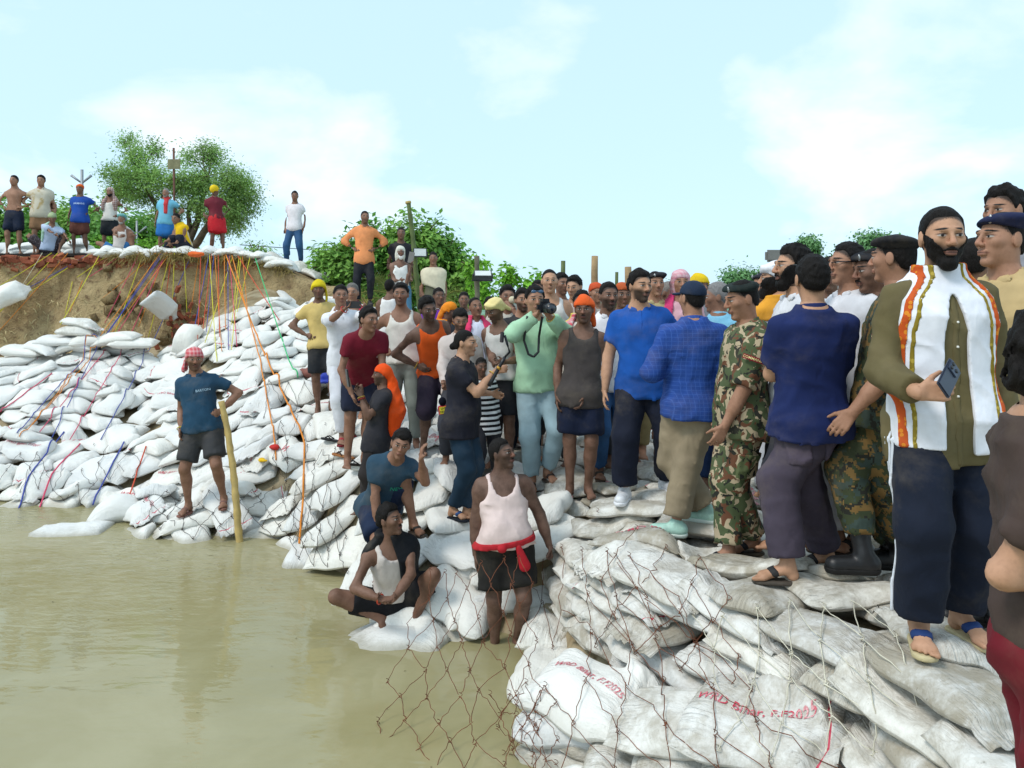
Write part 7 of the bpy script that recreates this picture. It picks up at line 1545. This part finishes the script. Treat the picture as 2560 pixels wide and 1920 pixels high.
c_ = P(1362, 768, 6.50); cm_ = gadget('camera', c_, (.14, .075, .095), (0, 0, 20), 'black camera at the eye of the man in mint green', 'camera')
add('lens', mesh_np('lens', *tube([(.0, -.03, -.005), (.0, -.10, -.008), (.0, -.101, -.008), (.0, -.15, -.012)], [.040, .040, .045, .045], 16)), M_dark, parent=cm_); add('lens_glass', mesh_np('lens_glass', *tube([(.0, -.148, -.012), (.0, -.1525, -.012)], .036, 16)), simple('lens_glass', '20242c', .08, .8, .1, 10, 0), parent=cm_); add('prism_hump', mesh_np('prism_hump', *box((-.03, -.03, .045), (.03, .03, .072)), False), M_dark, parent=cm_)
sp_ = [P(1328, 790, 6.62), P(1325, 850, 6.68), P(1335, 885, 6.66), P(1348, 892, 6.65), P(1362, 880, 6.66), P(1366, 840, 6.68), P(1366, 792, 6.6)]; add('strap', mesh_np('strap', *tube(rope_pts(sp_, 0) - c_, .011, 5)), M_dark, parent=cm_, loc=(0, 0, 0)); bpy.data.objects['strap'].name = 'camera_strap'
gb = P(1252, 925, 6.22); gi = pole('gimbal', P(1222, 965, 6.2), P(1262, 893, 6.2), .017, M_dark, 'black hand gimbal with phone held by the ponytailed man', 'gimbal', wob=0); b0 = P(1222, 965, 6.2)
add('gimbal_arm', mesh_np('gimbal_arm', *tube(np.array([P(1262, 893, 6.2), P(1274, 880, 6.2), P(1268, 860, 6.2), P(1262, 838, 6.2)]) - b0, .011, 6)), M_dark, parent=gi); add('handle_band', mesh_np('handle_band', *tube(np.array([P(1245, 923, 6.2), P(1249, 917, 6.2)]) - b0, .020, 10)), M_gold, parent=gi)
o = gadget('phone', P(1255, 843, 6.18), (.012, .07, .085), (0, 5, 20), 'phone clamped on top of the gimbal', 'phone')
mc = P(1108, 1018, 6.75); o = add('microphone', mesh_np('microphone', *tube([(0, 0, .035), (0, 0, -.16)], [.016, .013], 10)), M_dark, loc=tuple(mc), label='black foam microphone with a yellow and red cube at the crowd edge', category='microphone'); o.rotation_euler = (0, R(-8), 0)
D_, gr_ = evalf([ell((0, 0, .05), (.034, .034, .040))], (-.05, -.05, -.01), (.05, .05, .11), .008); V_, F_ = surfnet(D_, gr_); add('windshield', mesh_np('windshield', V_, F_), simple('foam', '1a1b24', .95, .05, .2, 60, .6), parent=o)
add('logo_cube', mesh_np('logo_cube', *box((-.042, -.042, -.055), (.042, .042, .012)), False), simple('cube_red', 'c03040', .5, .3, .1, 10, 0), parent=o); add('yellow_face', mesh_np('yellow_face', *box((-.030, -.0455, -.05), (.043, -.0425, .008)), False), simple('cube_yellow', 'd2c22e', .5, .3, .1, 10, 0), parent=o)
gV_, gF_ = glyphs('LIVE'); add('lettering', mesh_np('lettering', np.stack([gV_[:, 0] * .026 + .006, np.full(len(gV_), -.047), gV_[:, 1] * .026 - .006], -1), gF_, False), simple('ink', '1a1a1c', .6, .2, .1, 10, 0), parent=o)
gV_, gF_ = glyphs('NEWS'); add('lettering', mesh_np('lettering', np.stack([gV_[:, 0] * .024 + .006, np.full(len(gV_), -.047), gV_[:, 1] * .024 - .034], -1), gF_, False), simple('ink', '1a1a1c', .6, .2, .1, 10, 0), parent=o)
# loose sandals, helmet, clothes on the bags
def slipper(px, py, yawd, label, c='3a2a22', sole='a06a40', d0=5.0):
    h_ = hit(px, py, d0, 13, .015); h_ = h_ if h_ is not None else P(px, py, 7.5); M = np.eye(3); pr = [cone((0, -.09, .012), (0, .085, .012), .040, .048, .01)]
    D_, gr_ = evalf(pr, (-.07, -.16, -.02), (.07, .16, .06), .008, [lambda X, Y, Z, D: np.maximum(D, np.abs(Z - .012) - .011)]); V_, F_ = surfnet(D_, gr_); o = add('sandal', mesh_np('sandal', V_, F_), simple('loose_sole', sole, .8, .2, .2, 20, .2), loc=tuple(h_), label=label, category='sandal'); o.rotation_euler = (R(8), R(5), R(yawd))
    for s_ in (-1, 1): add('strap', mesh_np('strap', *tube([(0, .085, .024), (s_ * .022, .05, .052), (s_ * .044, -.005, .024)], .007, 5)), simple('strap', c, .7, .3, .1, 20, 0), parent=o)
slipper(858, 1143, 70, 'tan loose sandal lying upturned on the middle pile'); slipper(893, 1165, 110, 'dark loose sandal beside the tan one on the middle pile', '1c1b1d', '2a2422'); slipper(830, 1103, 80, 'dark loose sandal left of the red slippers', '1c1b1d', '2c2b2c', 6); slipper(1275, 1115, 60, 'dark loose sandal behind the yellow turban man', '1c1b1d', '2c2b2c', 6)
h_ = hit(806, 958, 7, 14, .02); h_ = h_ if h_ is not None else P(806, 958, 10)
D_, gr_ = evalf([ell((0, 0, .07), (.14, .12, .09)), ell((.02, -.03, .03), (.15, .13, .03))], (-.2, -.2, -.05), (.2, .2, .2), .016, [lambda X, Y, Z, D: np.maximum(D, -.0 - Z)]); V_, F_ = surfnet(D_, gr_); add('helmet', mesh_np('helmet', V_, F_), simple('blue_plastic', '2438a8', .35, .5, .1, 10, 0), loc=tuple(h_), label='blue plastic helmet lying behind the yellow t-shirt man', category='helmet')
def cloth_heap(px, py, r_, c, label, seed, d0=6):
    h_ = hit(px, py, d0, 14.5, .02); h_ = h_ if h_ is not None else P(px, py, 10); g = np.random.default_rng(seed); n_ = SNoise(seed, 8, 18, 45); pr = [ell((g.normal() * r_ * .5, g.normal() * r_ * .4, r_ * .25), (r_ * g.uniform(.5, .9), r_ * g.uniform(.4, .7), r_ * g.uniform(.25, .45)), None, .03) for _ in range(5)]
    D_, gr_ = evalf(pr, (-2 * r_, -2 * r_, -r_), (2 * r_, 2 * r_, 1.5 * r_), r_ / 9, [lambda X, Y, Z, D: D - r_ * .10 * n_(X, Y, Z)]); V_, F_ = surfnet(D_, gr_); add('cloth_heap', mesh_np('cloth_heap', V_, F_), cloth(c, fold=1.5), loc=tuple(h_), label=label, category='clothes')
cloth_heap(775, 940, .17, '8d5a50', 'heap of dull red clothes beside the blue helmet', 1); cloth_heap(822, 935, .12, '9a6a3c', 'brown bundle behind the yellow t-shirt man', 2); cloth_heap(655, 1152, .04, 'e6b81e', 'bright yellow rag in a gap between the bags', 3); cloth_heap(488, 640, .07, 'd8622a', 'orange marigold offerings on the bank beside the seated man', 4, 15.0); cloth_heap(690, 1120, .05, 'c0302c', 'bundle of red knotted rope above the spur', 5)

# bits of straw and leaf floating on the water
g_ = np.random.default_rng(9); FV, FF = [], []
for i in range(110):
    x, y = g_.uniform(-5.5, .0), g_.uniform(3.6, 9.0)
    if bil(HM, GX0, GY0, GR, x, y) > -.05: continue
    a_ = g_.uniform(0, 6.28); L_ = g_.uniform(.004, .012); w_ = L_ * g_.uniform(.2, .6); n_ = len(FV); ca, sa = math.cos(a_), math.sin(a_)
    FV += [(x + L_ * ca, y + L_ * sa, .004), (x - w_ * sa, y + w_ * ca, .004), (x - L_ * ca, y - L_ * sa, .004), (x + w_ * sa, y - w_ * ca, .004)]; FF.append((n_, n_ + 1, n_ + 2, n_ + 3))
add('floating_litter', mesh_np('floating_litter', np.array(FV), np.array(FF), False), simple('litter', '6d6242', .8, .2, .4, 3, 0), kind='stuff', label='bits of straw floating on the muddy water', category='litter')
emit_bags()
